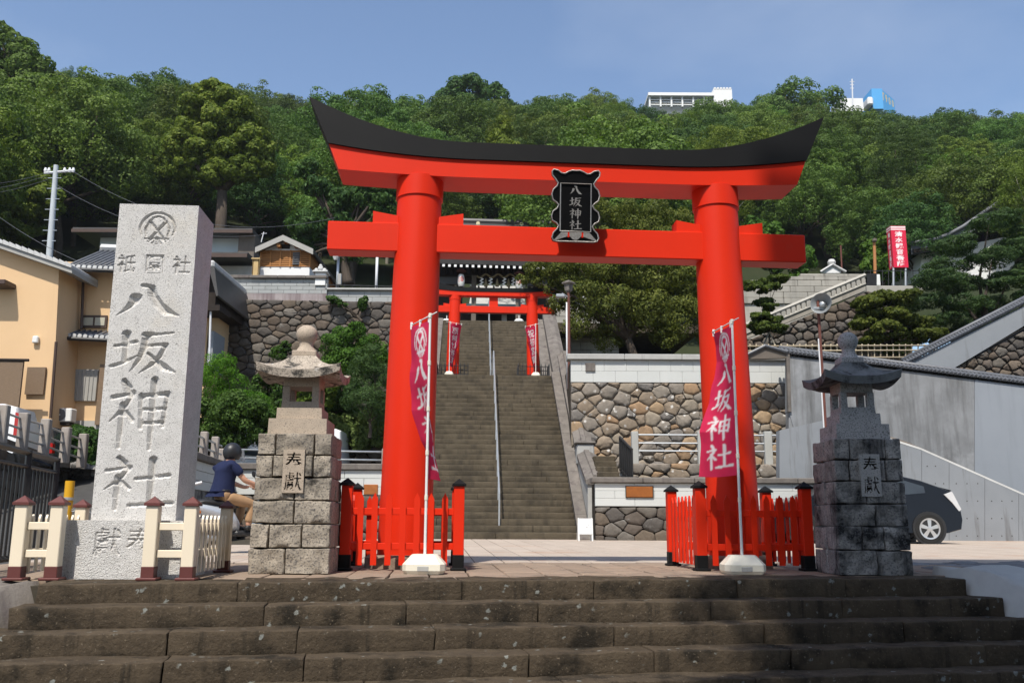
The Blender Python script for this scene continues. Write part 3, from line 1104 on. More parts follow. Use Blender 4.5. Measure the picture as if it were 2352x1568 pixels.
n_pieces = 9
for k in range(n_pieces):
    a, b = k / n_pieces, (k + 1) / n_pieces
    flank(1.85, 2.12, -.25 + 7.2 * a, .02 + 5.12 * a, -.25 + 7.2 * b - .012, .02 + 5.12 * b - .008, "side_strip", MT['cap'])
    flank(-2.12, -1.85, -.25 + 7.2 * a, .02 + 5.12 * a, -.25 + 7.2 * b - .012, .02 + 5.12 * b - .008, "side_strip", MT['cap'])
for k in range(7):
    a, b = k / 7, (k + 1) / 7
    for s_ in (1, -1):
        flank(1.93 * s_, 2.3 * s_, 10.7 + 5.4 * a, LAND_Z + .12 + 3.8 * a, 10.7 + 5.4 * b - .012, LAND_Z + .12 + 3.8 * b - .008, "side_strip", MT['cap'])
        mb = MB()
        y0, y1 = 10.6 + 5.6 * a, 10.6 + 5.6 * b - .02
        z0, z1 = LAND_Z + .45 + 3.8 * a, LAND_Z + .45 + 3.8 * b
        mb.prism([(2.3 * s_, z0 - 1.2), (2.85 * s_, z0 - 1.2), (2.85 * s_, z0), (2.68 * s_, z0 + .1), (2.47 * s_, z0 + .1), (2.3 * s_, z0)], 0, 1, 'Y')
        n = 6
        for i, p in enumerate(mb.v):
            f = p.y
            p.y = y0 + (y1 - y0) * f
            p.z += (z1 - z0) * f
        mb.build("coping_stone", MT['cap'], stair)

# walls beside the lower flight: grey wall with a ridged stone coping (right side)
def ridge_coping(parent, x0, x1, ya, za, yb, zb, n, m, name="coping_stone", hgt=.13):
    for k in range(n):
        a, b = k / n, (k + 1) / n
        y0, y1 = ya + (yb - ya) * a, ya + (yb - ya) * b - .012
        z0, z1 = za + (zb - za) * a, za + (zb - za) * b
        xm = (x0 + x1) / 2
        w = x1 - x0
        mb = MB().prism([(x0, -.1), (x1, -.1), (x1, 0), (xm + w * .16, hgt * .62), (xm + w * .12, hgt), (xm - w * .12, hgt), (xm - w * .16, hgt * .62), (x0, 0)], 0, 1, 'Y')
        for p in mb.v:
            f = p.y
            p.y = y0 + (y1 - y0) * f
            p.z += z0 + (z1 - z0) * f
        mb.build(name, m, parent)


for s_, lab in ((1, "right"), (-1, "left")):
    sw = thing("stair_wall", f"grey plastered wall with ridged stone coping along the {lab} of the long stairway", "wall", STC, ST_RZ)
    xa, xb = (2.14, 2.5) if s_ > 0 else (-2.5, -2.14)
    MB().prism([(.35, -.1), (2.3, -.1), (7.3, 4.4), (7.3, 5.55), (2.35, 2.05), (.35, 1.35)], xa, xb, 'X').build("wall", MT['cap_grey'], sw)
    ridge_coping(sw, xa - .06, xb + .06, 2.5, 2.42, 7.25, 5.75, 6, MT['cap'])
    ridge_coping(sw, xa - .05, xb + .1, .3, 1.40, 2.15, 2.15, 4, MT['cap'])
    MB().box(xa - .04, xb + .06, 2.15, 2.5, 1.9, 2.42, .03).build("pier", MT['cap_grey'], sw)
    MB().box(xa - .08, xb + .1, 2.1, 2.55, 2.425, 2.5, .03).build("pier_cap", MT['cap'], sw)

# handrail up the middle
hr = thing("handrail", "blue grey steel handrail running up the middle of the long stairway", "handrail", STC, ST_RZ)
pts = [(0, .30, .75), (0, 1.5, 1.75)]
for k in range(9):
    y = .35 + k * .82
    z = y / RUN1 * RISE1
    MB().tube([(0, y, z - .1), (0, y, z + .82)], .018, 8).build("post", MT['steel'], hr, smooth=True, angle=40)
MB().tube([(0, .35, .2), (0, .35, 1.04), (0, 7.0, 5.78), (0, 7.05, 5.8), (0, 7.4, 5.8), (0, 7.42, 5.0)], .022, 8).build("rail", MT['steel'], hr, smooth=True, angle=40)
for k in range(7):
    y = 11.0 + k * .82
    z = LAND_Z + (y - 10.9) / RUN2 * RISE2
    MB().tube([(0, y, z - .1), (0, y, z + .82)], .018, 8).build("post", MT['steel'], hr, smooth=True, angle=40)
MB().tube([(0, 10.7, LAND_Z), (0, 10.7, LAND_Z + .8), (0, 16.0, LAND_Z + 4.66), (0, 16.6, LAND_Z + 4.66)], .022, 8).build("rail", MT['steel'], hr, smooth=True, angle=40)


# ================================================================ TORII
def arc_beam(hx, n, y0, y1, zb, zt, ext_b, ext_t):
    """beam along X whose lower and upper edge follow zb(x), zt(x), -1..1; ends slanted"""
    rows_f = []
    mb = MB()
    ring = []
    for i in range(n + 1):
        t = -1 + 2 * i / n
        xb, xt = t * ext_b, t * ext_t
        ring.append([Vector((xb, y0, zb(t))), Vector((xt, y0, zt(t))), Vector((xt, y1, zt(t))), Vector((xb, y1, zb(t)))])
    for i in range(n):
        a, b = ring[i], ring[i + 1]
        for k in range(4):
            k2 = (k + 1) % 4
            mb.add([a[k], b[k], b[k2], a[k2]], [(0, 1, 2, 3)])
    mb.add(ring[0], [(0, 1, 2, 3)])
    mb.add(ring[-1], [(0, 1, 2, 3)])
    bm_merge(mb)
    return mb


def bm_merge(mb):
    seen, mp, nv = {}, [], []
    for p in mb.v:
        k = (round(p.x, 5), round(p.y, 5), round(p.z, 5))
        if k not in seen:
            seen[k] = len(nv)
            nv.append(p)
        mp.append(seen[k])
    mb.v = nv
    mb.f = [tuple(dict.fromkeys(mp[i] for i in f)) for f in mb.f]
    mb.f = [f for f in mb.f if len(f) >= 3]


def make_torii(label, loc, rz, k, strut=False, base=.0):
    t = thing("torii_gate", label, "torii", loc, rz)
    curve = lambda s: max(0, abs(s) - .40) / .60

    def zb(s): return 4.135 + .045 * curve(s) ** 2
    def zm(s): return 4.335 + .13 * curve(s) ** 2
    def zt(s): return 4.53 + .465 * curve(s) ** 1.9
    A = lambda mb: mb
    def sc(mb):
        mb.v = [p * k for p in mb.v]
        return mb
    for s_ in (-1, 1):
        prof = [(.278, base), (.272, .6), (.262, 2.0), (.248, 3.3), (.243, 3.93)]
        mb = MB().lathe(prof, 48)
        for p in mb.v:
            p.x += s_ * (1.735 - .068 * p.z / 4.1)
        sc(mb).build("column", MT['vermilion'], t, smooth=True, angle=40)
        mb = MB().lathe([(.243, 3.93), (.258, 3.932), (.258, 4.05), (.258, 4.16)], 48)
        for p in mb.v:
            p.x += s_ * (1.735 - .068 * p.z / 4.1)
        sc(mb).build("column_collar", MT['vermilion'], t, smooth=True, angle=40)
        # footing of dressed stone
        if base == 0:
            mb = MB().lathe([(.40, -.02), (.40, .10), (.36, .13), (.28, .13)], 8)
            for p in mb.v: p.x += s_ * 1.735
            sc(mb).build("footing", MT['slab'], t)
        for e in (-1, 1):
            xo = s_ * 1.675
            x0, x1 = xo + e * .20, xo + e * .49
            z0, za, zb_ = 3.633, 3.715, 3.765
            poly = [(x0, z0), (x1, z0), (x1, zb_), (x0, za)]
            sc(MB().prism(poly, -.105, .105, 'Y')).build("wedge", MT['vermilion'], t)
    sc(MB().box(-2.64, 2.64, -.13, .13, 3.31, 3.63, .008)).build("tie_beam", MT['vermilion'], t)
    sc(arc_beam(2.6, 48, -.235, .235, zb, zm, 2.54, 2.655)).build("lintel", MT['vermilion'], t, smooth=True, angle=30)
    sc(arc_beam(2.85, 48, -.262, .262, lambda s: zm(s) + .002, zt, 2.66, 2.89)).build("cap_beam", MT['black_paint'], t, smooth=True, angle=30)
    if strut:
        sc(MB().box(-.19, .19, -.09, .09, 3.632, 4.14, .006)).build("strut", MT['vermilion'], t)
    return t


torii1 = make_torii("large vermilion gate with black curved cap beam at the top of the front steps", (.635, 9.76, 0), TOR_RZ, 1.0)

# name plaque on the large torii
pq = thing("name_plaque", "ornate black plaque with silver characters hung on the large gate", "plaque", (.606, 9.76, 0), TOR_RZ)
half = [(.0, .505), (.04, .51), (.085, .49), (.12, .465), (.16, .47), (.20, .505), (.245, .515), (.262, .49), (.258, .44), (.22, .385), (.195, .34), (.205, .30), (.245, .255),
        (.262, .19), (.25, .12), (.21, .085), (.185, .055), (.20, .01), (.245, -.03), (.262, -.09), (.255, -.15), (.21, -.18), (.185, -.215), (.20, -.26),
        (.24, -.31), (.256, -.37), (.24, -.41), (.20, -.42)]
outline = [(x, z) for x, z in half] + [(-x, z) for x, z in half[::-1] if x > 0]
pq_z, pq_h = P(1311, 474, 9.36).z, P(1311, 395, 9.36).z - P(1311, 555, 9.36).z
tilt = Matrix.Translation((.035, -.40, pq_z - .045 * pq_h / .935)) @ Matrix.Rotation(R(8), 4, 'X') @ Matrix.Diagonal((1, 1, pq_h / .935, 1))
sc_o = lambda o, k: [(x * k, z * k) for x, z in o]
mb = MB().prism(outline, -.02, .03, 'Y', tilt)
mb.build("plaque_body", MT['plaque_black'], pq)
# silver rim along the outline
rim = [tilt @ Vector((x * .985, -.026, z * .985)) for x, z in outline]
MB().tube(rim + [rim[0]], .0085, 6, cap=False).build("plaque_rim", MT['plaque_silver'], pq, smooth=True)
fr = [(-.165, -.285), (.165, -.285), (.165, .33), (-.165, .33), (-.165, -.285)]
MB().tube([tilt @ Vector((x, -.028, z)) for x, z in fr], .0075, 6, cap=False).build("plaque_frame", MT['plaque_silver'], pq)
for xs in ([(-.235, -.405), (-.20, -.395), (-.085, -.35), (-.085, -.295), (-.15, -.295)], [(-.065, -.34), (-.03, -.385), (0, -.40), (.03, -.385), (.065, -.34), (.065, -.295), (-.065, -.295)],
           [(.235, -.405), (.15, -.295), (.085, -.295), (.085, -.35), (.20, -.395)]):
    MB().prism(xs, -.032, -.012, 'Y', tilt).build("plaque_foot", MT['plaque_silver'], pq)
for sx in (-.075, .075):
    MB().prism([(sx - .011, -.36), (sx + .011, -.36), (sx + .011, -.292), (sx - .011, -.292)], -.03, -.012, 'Y', tilt).build("plaque_strap", MT['vermilion'], pq)


def raised_writing(chars, M, w, h, z_list, cell, y, thick, m, parent, name):
    """brush characters as raised mesh, one object for each character"""
    for ch, zc in zip(chars, z_list):
        n = int(w * 1.1 / cell)
        U, V = np.meshgrid((np.arange(n) + .5) * cell - n * cell / 2, (np.arange(n) + .5) * cell - n * cell / 2)
        m_ = brush_mask(U, V, ch, 0, 0, w, h, 1.25)
        mb = MB()
        for j in range(n):
            i = 0
            while i < n:
                if m_[j, i]:
                    i2 = i
                    while i2 < n and m_[j, i2]: i2 += 1
                    x0, x1 = i * cell - n * cell / 2, i2 * cell - n * cell / 2
                    z0 = j * cell - n * cell / 2
                    mb.add([M @ Vector(p) for p in ((x0, y, zc + z0), (x1, y, zc + z0), (x1, y, zc + z0 + cell), (x0, y, zc + z0 + cell))], [(0, 1, 2, 3)])
                    i = i2
                else:
                    i += 1
        mb.build(name, m, parent, recalc=False)


raised_writing("八坂神社", tilt, .13, .125, [.245, .095, -.055, -.2], .0035, -.024, .003, MT['plaque_silver'], pq, "character")


# ================================================================ RED FENCES ROUND THE COLUMNS
def pyramid_cap(mb, x, y, z, w, h):
    mb.box(x - w, x + w, y - w, y + w, z, z + h * .28)
    mb.add([(x - w * .96, y - w * .96, z + h * .28), (x + w * .96, y - w * .96, z + h * .28), (x + w * .96, y + w * .96, z + h * .28), (x - w * .96, y + w * .96, z + h * .28), (x, y, z + h)],
           [(0, 1, 4), (1, 2, 4), (2, 3, 4), (3, 0, 4)])
    return mb


def picket_mesh(w, d, z0, z1, tip):
    return MB().prism([(-w, z0), (w, z0), (w, z1 - tip), (0, z1), (-w, z1 - tip)], -d, d, 'Y').mesh("picket")


RED_PICKET = picket_mesh(.029, .009, .05, .735, .06)


def red_fence(label, loc, rz, hx=.54, hy0=-.60, hy1=.52):
    f = thing("picket_enclosure", label, "fence", loc, rz)
    cs = [(-hx, hy0), (hx, hy0), (hx, hy1), (-hx, hy1)]
    for (x, y) in cs:
        p = MB().box(x - .052, x + .052, y - .052, y + .052, .14, .80, .005).build("post", MT['vermilion'], f)
        MB().box(x - .0545, x + .0545, y - .0545, y + .0545, 0, .15, .004).build("post_foot", MT['black_paint'], p)
        MB().box(x - .075, x + .075, y - .075, y + .075, 0, .025, .006).build("foot_plate", MT['black_paint'], p)
        pyramid_cap(MB(), x, y, .80, .068, .075).build("post_cap", MT['black_paint'], p)
    for a in range(4):
        (x0, y0), (x1, y1) = cs[a], cs[(a + 1) % 4]
        dx, dy = x1 - x0, y1 - y0
        L = math.hypot(dx, dy)
        ang = math.atan2(dy, dx)
        for z in (.225, .555):
            o = MB().box(.05, L - .05, -.014, .014, z - .032, z + .032, .004).build("rail", MT['vermilion'], f)
            o.location = (x0, y0, 0)
            o.rotation_euler = (0, 0, ang)
        n = 7
        for k in range(n):
            t = (k + 1) / (n + 1)
            place("picket", RED_PICKET, MT['vermilion'], f, (x0 + dx * t + math.sin(ang) * .024, y0 + dy * t - math.cos(ang) * .024, 0), ang)
    return f


TM = Matrix.Translation((.635, 9.76, 0)) @ Matrix.Rotation(TOR_RZ, 4, 'Z')
red_fence("red picket fence with black capped posts round the left column of the large gate", TM @ Vector((-1.735, 0, 0)), TOR_RZ)
red_fence("red picket fence half in shade round the right column of the large gate", TM @ Vector((1.735, 0, 0)), TOR_RZ)


# ================================================================ BANNERS
def banner(label, base, ztop, edge, bulge, zbot, width, seed, chars, crest=True, k=1.0, box=(.38, .34), arm=True, printed=None):
    """edge(v), bulge(v): sideways reach of the free edge and of the belly; the cloth runs back from the pole"""
    t = thing("banner", label, "banner", base)
    w, d = box[0] / 2, box[1] / 2
    # weighted plastic foot
    prof = []
    mb = MB()
    for (kx, z) in ((.90, 0), (1, .03), (1, .085), (.62, .165), (.58, .17)):
        ring = []
        for (sx, sy) in ((-1, -.62), (-.8, -1), (.8, -1), (1, -.62), (1, .62), (.8, 1), (-.8, 1), (-1, .62)):
            ring.append(Vector((sx * w * kx, sy * d * kx, z * k)))
        prof.append(ring)
    for a, b in zip(prof[:-1], prof[1:]):
        for i in range(8):
            j = (i + 1) % 8
            mb.add([a[i], a[j], b[j], b[i]], [(0, 1, 2, 3)])
    mb.add(prof[0], [tuple(range(8))[::-1]])
    mb.add(prof[-1], [tuple(range(8))])
    bm_merge(mb)
    mb.build("banner_base", MT['cream_plastic'], t)
    if k == 1.0:
        MB().box(-.05, .05, -d - .004, -d + .02, .025, .07, .004).build("base_grip", MT['cap_grey'], t)
    h = ztop - base[2]
    pole = MB().tube([(0, 0, .15 * k), (0, 0, h)], [.0135 * (k * .5 + .5), .0115 * (k * .5 + .5)], 10).build("pole", MT['white_plastic'], t, smooth=True, angle=40)
    for f in (.28, .45, .62, .8, .99):
        MB().tube([(0, 0, h * f - .022), (0, 0, h * f + .022)], .017 * (k * .5 + .5), 10).build("pole_joint", MT['cream_plastic'], pole, smooth=True, angle=40)
    e0 = edge(0)
    dirn = Vector((e0, math.sqrt(max(.01, width ** 2 - e0 ** 2)), 0))
    MB().tube([Vector((0, 0, h - .02)) - dirn * .32, Vector((0, 0, h - .02)) + dirn * 1.04 + Vector((0, 0, -.015))], .006, 6).build("cross_arm", MT['white_plastic'], t, smooth=True)
    zt, zb = h - .05, zbot - base[2]
    rg = random.Random(seed)

    def fn(u, v):
        e, b = edge(v), bulge(v)
        x = e * u + b * math.sin(math.pi * u) + .012 * math.sin(9 * v + 5 * u + seed) * u
        y = math.sqrt(max(.01, width ** 2 - e ** 2)) * u * (1 - .10 * abs(b) / width) + .018 * math.sin(7 * v + seed * 2 + 3 * u)
        n_ = noise.noise(Vector((u * 2.2, v * 7, seed))) * .014
        return (x - .012 * 0 + n_, y + .015, zt + (zb - zt) * v + .012 * math.sin(math.pi * u) * -1)

    asp = (zt - zb) / width                     # cloth height / width

    def mask(U, V):
        X, Y = 1 - U, (1 - V) * asp             # writing reads with the pole at its right
        return printed(X, Y, asp)
    me = printed_grid(fn, 46, 170, mask, "cloth")
    obj("cloth", me, MT['flag_red'], t)
    for u in (.06, .5, .95):
        p = Vector(fn(u, 0))
        MB().box(p.x - .012, p.x + .012, p.y - .004, p.y + .004, p.z - .03, p.z + .045, .003).build("tie_tab", MT['white_plastic'], t)
    return t


def print_shrine(X, Y, asp):
    m = brush_mask(X, Y, 'crest', .52, asp * .875, .62, .62 * 1.08)
    for ch, vc in zip("八坂神社", (.69, .515, .325, .13)):
        m |= brush_mask(X, Y, ch, .52, asp * vc, .68, asp * .165, 1.3)
    return m


def lerp_pts(pts):
    def f(v):
        for (a, x), (b, y) in zip(pts[:-1], pts[1:]):
            if v <= b:
                return x + (y - x) * (v - a) / (b - a)
        return pts[-1][1]
    return f


bl = G(975, 1316)
zt = P(975, 719, bl.y).z
zb = P(975, 1098, bl.y).z
banner("crimson banner with white crest leaning left of the steps axis, before the left gate column", (bl.x, bl.y, 0), zt,
       lerp_pts([(0, -.225), (.3, -.235), (.55, -.19), (.75, -.10), (.9, .0), (1, .07)]), lerp_pts([(0, 0), (.4, .02), (.7, .08), (1, .07)]), zb, .46, 1, None, printed=print_shrine)
br_ = G(1706, 1317)
zt = P(1704, 733, br_.y).z
zb = P(1704, 1090, br_.y).z
banner("crimson banner with white characters readable before the right gate column", (br_.x, br_.y, 0), zt,
       lerp_pts([(0, -.09), (.2, -.06), (.32, -.085), (.5, -.16), (.7, -.285), (1, -.30)]), lerp_pts([(0, -.0), (.3, .02), (1, 0)]), zb, .46, 2, None, printed=print_shrine)

# ================================================================ STONE MONUMENT
MON_RZ = R(4)
mon = thing("stone_monument", "tall pale granite pillar carved with large characters on a granite plinth", "monument", (-3.06, 7.46, 0), MON_RZ)


def pil_v(y):
    return P(335, y, 7.6).z


def pillar_mask(U, V):
    m = np.zeros(U.shape, bool)
    cz, rr = pil_v(528), .152
    d = np.hypot(U - .0, V - cz)
    m |= brush_mask(U, V, 'crest', 0, cz, .30, .30)
    m |= (np.abs(d - rr) < .007) & (V > cz - .02)
    for ch, u in (('祇', -.235), ('園', .0), ('社', .225)):
        m |= glyph_mask(U, V, ch, u, pil_v(608), .155, .165, .02)
    for ch, y0, y1, x0, x1 in (('八', 652, 735, -.285, .235), ('坂', 757, 862, -.285, .24), ('神', 872, 1030, -.275, .245), ('社', 1048, 1172, -.27, .29)):
        za, zb_ = pil_v(y1), pil_v(y0)
        m |= brush_mask(U, V, ch, (x0 + x1) / 2, (za + zb_) / 2, x1 - x0, zb_ - za, 1.42)
    return m


pil_top = P(366, 472, 7.6).z
me = carved_slab(-.335, .335, .455, pil_top, .12, .64, .0052, pillar_mask, .0058, 7, .0006, 1)
pil = obj("pillar", me, MT['granite'], mon)


def plinth_mask(U, V):
    m = np.zeros(U.shape, bool)
    for ch, x in (('獻', 244), ('奉', 318)):
        p = P(x, 1244, 7.46)
        m |= glyph_mask(U, V, ch, (p.x + 3.06) + .01, p.z, .215, .225, .008)
    return m


me = carved_slab(-.60, .43, 0.0, .457, 0, .78, .0055, plinth_mask, .006, 3, .0012, 2)
obj("plinth", me, MT['granite'], mon)

# cream fence round the monument, in two pieces with a gap at the front
CREAM_PICKET = picket_mesh(.017, .008, .05, .50, .03)


def cream_section(label, posts, runs, pickets):
    f = thing("cream_fence", label, "fence", (-3.06, 7.46, 0), MON_RZ)
    for (x, y) in posts:
        p = MB().box(x - .048, x + .048, y - .048, y + .048, .10, .57, .006).build("post", MT['cream_paint'], f)
        MB().box(x - .050, x + .050, y - .050, y + .050, .02, .105, .004).build("post_foot", MT['maroon'], p)
        MB().box(x - .078, x + .078, y - .078, y + .078, 0, .022, .006).build("foot_plate", MT['maroon'], p)
        pyramid_cap(MB(), x, y, .57, .062, .075).build("post_cap", MT['maroon'], p)
    for (a, b) in runs:
        (x0, y0), (x1, y1) = posts[a], posts[b]
        L = math.hypot(x1 - x0, y1 - y0)
        ang = math.atan2(y1 - y0, x1 - x0)
        for z in (.20, .41):
            o = MB().box(.045, L - .045, -.015, .015, z - .03, z + .03, .005).build("rail", MT['cream_paint'], f)
            o.location = (x0, y0, 0)
            o.rotation_euler = (0, 0, ang)
    for (a, b, n) in pickets:
        (x0, y0), (x1, y1) = posts[a], posts[b]
        ang = math.atan2(y1 - y0, x1 - x0)
        for k in range(n):
            t = (k + 1) / (n + 1)
            place("picket", CREAM_PICKET, MT['cream_paint'], f, (x0 + (x1 - x0) * t + math.sin(ang) * .024, y0 + (y1 - y0) * t - math.cos(ang) * .024, 0), ang)


cream_section("cream picket fence with maroon caps left of the monument plinth", [(-.76, -.13), (-.49, -.13), (-.76, 1.05), (0.0, 1.05)], [(0, 1), (0, 2), (2, 3)], [(0, 2, 8), (2, 3, 5)])
cream_section("cream picket fence with maroon caps right of the monument plinth", [(.235, -.13), (.53, -.13), (.53, 1.05)], [(0, 1), (1, 2)], [(1, 2, 8)])


# ================================================================ STONE LANTERNS
MT['letter_dark'] = mat('dark_inscription', (.045, .04, .035), (.03, .027, .024), 9, .95, .1)  # dark colour for the cut letter faces of the tablets
MT['tablet_grey'] = mat('grey_tablet', (.36, .35, .33), (.28, .275, .26), 9, .85, .2, fine=((.16, .155, .15), 90, .55, .68))


def lantern(label, base, rz, rock, smooth_m, roof_m, seed, tablet_m, k=.97):
    t = thing("stone_lantern", label, "lantern", base, rz)
    rg = random.Random(seed)
    t.scale = (k, k, 1.06)
    zs = [0, .213, .413, .605, .800, .988, 1.175]
    hw = [.372, .368, .363, .358, .353, .348, .343]
    for c in range(6):
        z0, z1 = zs[c], zs[c + 1]
        h = (hw[c] + hw[c + 1]) / 2
        nb = 2 if c % 2 == 0 else 3
        cuts = [-h] + ([rg.uniform(-.08, .12)] if nb == 2 else [-h * .42 + rg.uniform(-.05, .05), h * .42 + rg.uniform(-.05, .05)]) + [h]
        if c in (3, 4): cuts = [-h, -h * .55, h * .5, h] if c == 4 else [-h, h * .1 + rg.uniform(-.1, 0), h]
        if c == 5: cuts = [-h, -h * .52, h * .52, h]
        for a, b in zip(cuts[:-1], cuts[1:]):
            me = rough_block(b - a - .008, h * .9, z1 - z0 - .008, (max(4, int((b - a) * 26)), 5, 5), .007, 6.5, rg.randint(0, 9999), .007, .026)
            o = obj("base_stone", me, rock, t)
            o.location = ((a + b) / 2, -h + h * .45, z0)
        for a, b in ((-h, .02), (.02, h)):
            me = rough_block(b - a - .008, h * 1.1 - .006, z1 - z0 - .008, (5, 5, 4), .012, 6.0, rg.randint(0, 9999), .007)
            o = obj("base_stone", me, rock, t)
            o.location = ((a + b) / 2, -h + h * .9 + h * .55, z0)

    def tier(h0, h1, z0, z1, name, m=smooth_m):
        mb = MB()
        mb.add([(-h0, -h0, z0), (h0, -h0, z0), (h0, h0, z0), (-h0, h0, z0), (-h1, -h1, z1), (h1, -h1, z1), (h1, h1, z1), (-h1, h1, z1)],
               [(3, 2, 1, 0), (4, 5, 6, 7), (0, 1, 5, 4), (1, 2, 6, 5), (2, 3, 7, 6), (3, 0, 4, 7)])
        return mb.build(name, m, t)
    tier(.275, .272, 1.172, 1.305, "pedestal")
    tier(.215, .212, 1.303, 1.405, "pedestal")
    # fire box with four windows
    fb = tier(.180, .176, 1.403, 1.465, "fire_box")
    for sx in (-1, 1):
        for sy in (-1, 1):
            mb = MB()
            x0, x1 = sx * .176, sx * .105
            y0, y1 = sy * .176, sy * .105
            mb.box(min(x0, x1), max(x0, x1), min(y0, y1), max(y0, y1), 1.46, 1.60, .006)
            mb.build("fire_box_post", smooth_m, fb)
    MB().box(-.170, .170, -.170, .170, 1.598, 1.70, .006).build("fire_box_lintel", smooth_m, fb)
    # roof with curved upturned eaves
    mb = MB()
    prof = [(.118, 1.885), (.15, 1.85), (.20, 1.805), (.26, 1.765), (.32, 1.738), (.385, 1.722)]
    nseg = 10
    ringsets = []
    for i, (r_, z) in enumerate(prof):
        tt = i / (len(prof) - 1)
        ring = []
        for side in range(4):
            for k in range(nseg):
                s_ = -1 + 2 * k / nseg
                x, y = s_ * r_, -r_
                zz = z + .062 * tt ** 2 * abs(s_) ** 2.6
                rr = 1 + .035 * tt * abs(s_) ** 4
                q = Matrix.Rotation(side * math.pi / 2, 3, 'Z') @ Vector((x * rr, y * rr, 0))
                ring.append(Vector((q.x, q.y, zz)))
        ringsets.append(ring)
    # eave edge and soffit
    low = [Vector((p.x * .975, p.y * .975, p.z - .07)) for p in ringsets[-1]]
    inner = [Vector((p.x * .46, p.y * .46, 1.70 - .01)) for p in ringsets[-1]]
    ringsets += [low, inner]
    n = nseg * 4
    for a, b in zip(ringsets[:-1], ringsets[1:]):
        for i in range(n):
            j = (i + 1) % n
            mb.add([a[i], a[j], b[j], b[i]], [(0, 1, 2, 3)])
    mb.add(ringsets[0], [tuple(range(n))])
    mb.add(inner, [tuple(range(n))])
    bm_merge(mb)
    mb.build("roof", roof_m, t, smooth=True, angle=35)
    # finial
    f = MB().box(-.118, .118, -.118, .118, 1.880, 1.935, .008).build("finial", smooth_m, t)
    MB().lathe([(.105, 1.933), (.085, 1.965), (.068, 1.985), (.068, 2.02), (.078, 2.035), (.098, 2.06), (.106, 2.095), (.10, 2.13), (.075, 2.16), (.045, 2.178), (.012, 2.186)], 24).build("finial_bulb", smooth_m, f, smooth=True, angle=50)
    # name tablet
    def tm(U, V):
        return glyph_mask(U, V, '奉', 0, .93, .15, .155, .012) | glyph_mask(U, V, '獻', 0, .76, .155, .155, .004)
    me = carved_slab(-.098, .098, .665, 1.03, 0, .07, .0042, tm, .007, 3, 0, 3)
    o = obj("tablet", me, tablet_m, t)
    me.materials.append(MT['letter_dark'])
    vy = np.zeros(len(me.vertices) * 3)
    me.vertices.foreach_get("co", vy)
    vy = vy.reshape(-1, 3)[:, 1]
    for p_ in me.polygons:
        if len(p_.vertices) == 4 and 4e-3 < np.mean(vy[list(p_.vertices)]) < .06:
            p_.material_index = 1
    o.location = (.005, -.395, 0)
    o.rotation_euler = (0, 0, 0)
    return t


ll = G(655, 1318)
lantern("warm granite stone lantern left of the large gate, with a carved tablet", (ll.x, ll.y + .385, 0), R(3), MT['granite_rock'], MT['granite_warm'], MT['granite_roof'], 4, MT['granite_warm'])
lr = G(2020, 1322)
lantern("blackened stone lantern in shade right of the large gate", (lr.x, lr.y + .385, 0), R(-1), MT['dark_granite'], MT['dark_granite_smooth'], MT['dark_roof'], 9, MT['tablet_grey'], .91)

# ================================================================ BLACK GATE, BOLLARD, CHAIN (far left)
ga = thing("sliding_gate", "black metal bar gate at the far left beside the monument", "gate", (-5.2, 8.9, 0))
A, B = G(20, 1312), Vector((-5.15, 10.6, 0))
A = Vector((-4.55, 8.05, 0)); B = Vector((-5.02, 10.2, 0))
dirg = (B - A).normalized()
A0 = A - dirg * 1.2
L = (B - A0).length
nb = 26


def gp(s, z):
    p = A0 + dirg * s
    return Vector((p.x, p.y, z))


ztop = 1.13
for (z, r_) in ((.10, .03), (ztop - .02, .03), (ztop - .16, .022)):
    MB().tube([gp(0, z), gp(L, z)], r_, 4).build("frame_rail", MT['black_metal'], ga, world=True)
for s_ in (0, L * .36, L * .68, L):
    MB().tube([gp(s_, 0), gp(s_, ztop)], .035, 4).build("frame_post", MT['black_metal'], ga, world=True)
for k in range(nb):
    s_ = L * (k + .5) / nb
    MB().tube([gp(s_, .1), gp(s_, ztop - .16)], .014, 4, False).build("bar", MT['black_metal'], ga, world=True)

bo = thing("bollard", "yellow post with a chain behind the left cream fence", "bollard", (-4.62, 9.7, 0))
MB().tube([(0, 0, 0), (0, 0, .86)], .047, 16).build("post", MT['yellow'], bo, smooth=True, angle=40)
MB().tube([(0, 0, .66), (0, 0, .69)], .051, 16).build("band", MT['steel'], bo, smooth=True, angle=40)
ch = thing("chain", "steel chain running from the yellow post to a bar behind the monument", "chain", (-4.56, 9.7, 0))
link = MB().tube([(.022 * math.cos(a), 0, .011 * math.sin(a)) for a in np.linspace(0, 2 * math.pi, 9)], .0045, 5, False).mesh("link")
c0, c1 = Vector((0, 0, .56)), Vector((.62, .25, .70))
for k in range(15):
    t = k / 14
    p = c0.lerp(c1, t) + Vector((0, 0, -.14 * math.sin(math.pi * t) * .6))
    place("link", link, MT['steel'], ch, p, 0, rot=(R(90) * (k % 2), R(-12), R(20)))
MB().tube([c1, c1 + Vector((.55, .2, .17))], .016, 8).build("bar", MT['steel_white'], ch)


# ================================================================ helpers for walls seen face on
def panel(parent, name, m, px, Y, depth=.3, rnd=False):
    """a slab of real thickness whose front outline stands Y metres away"""
    pts = [P(x, y, Y) for x, y in px]
    return MB().prism([(p.x, p.z) for p in pts], Y, Y + depth, 'Y').build(name, m, parent, world=True)


def pbox(parent, name, m, x0, y0, x1, y1, Y, depth, ch=.01):
    a, b = P(x0, y1, Y), P(x1, y0, Y)
    return MB().box(a.x, b.x, Y, Y + depth, a.z, b.z, ch).build(name, m, parent, world=True)


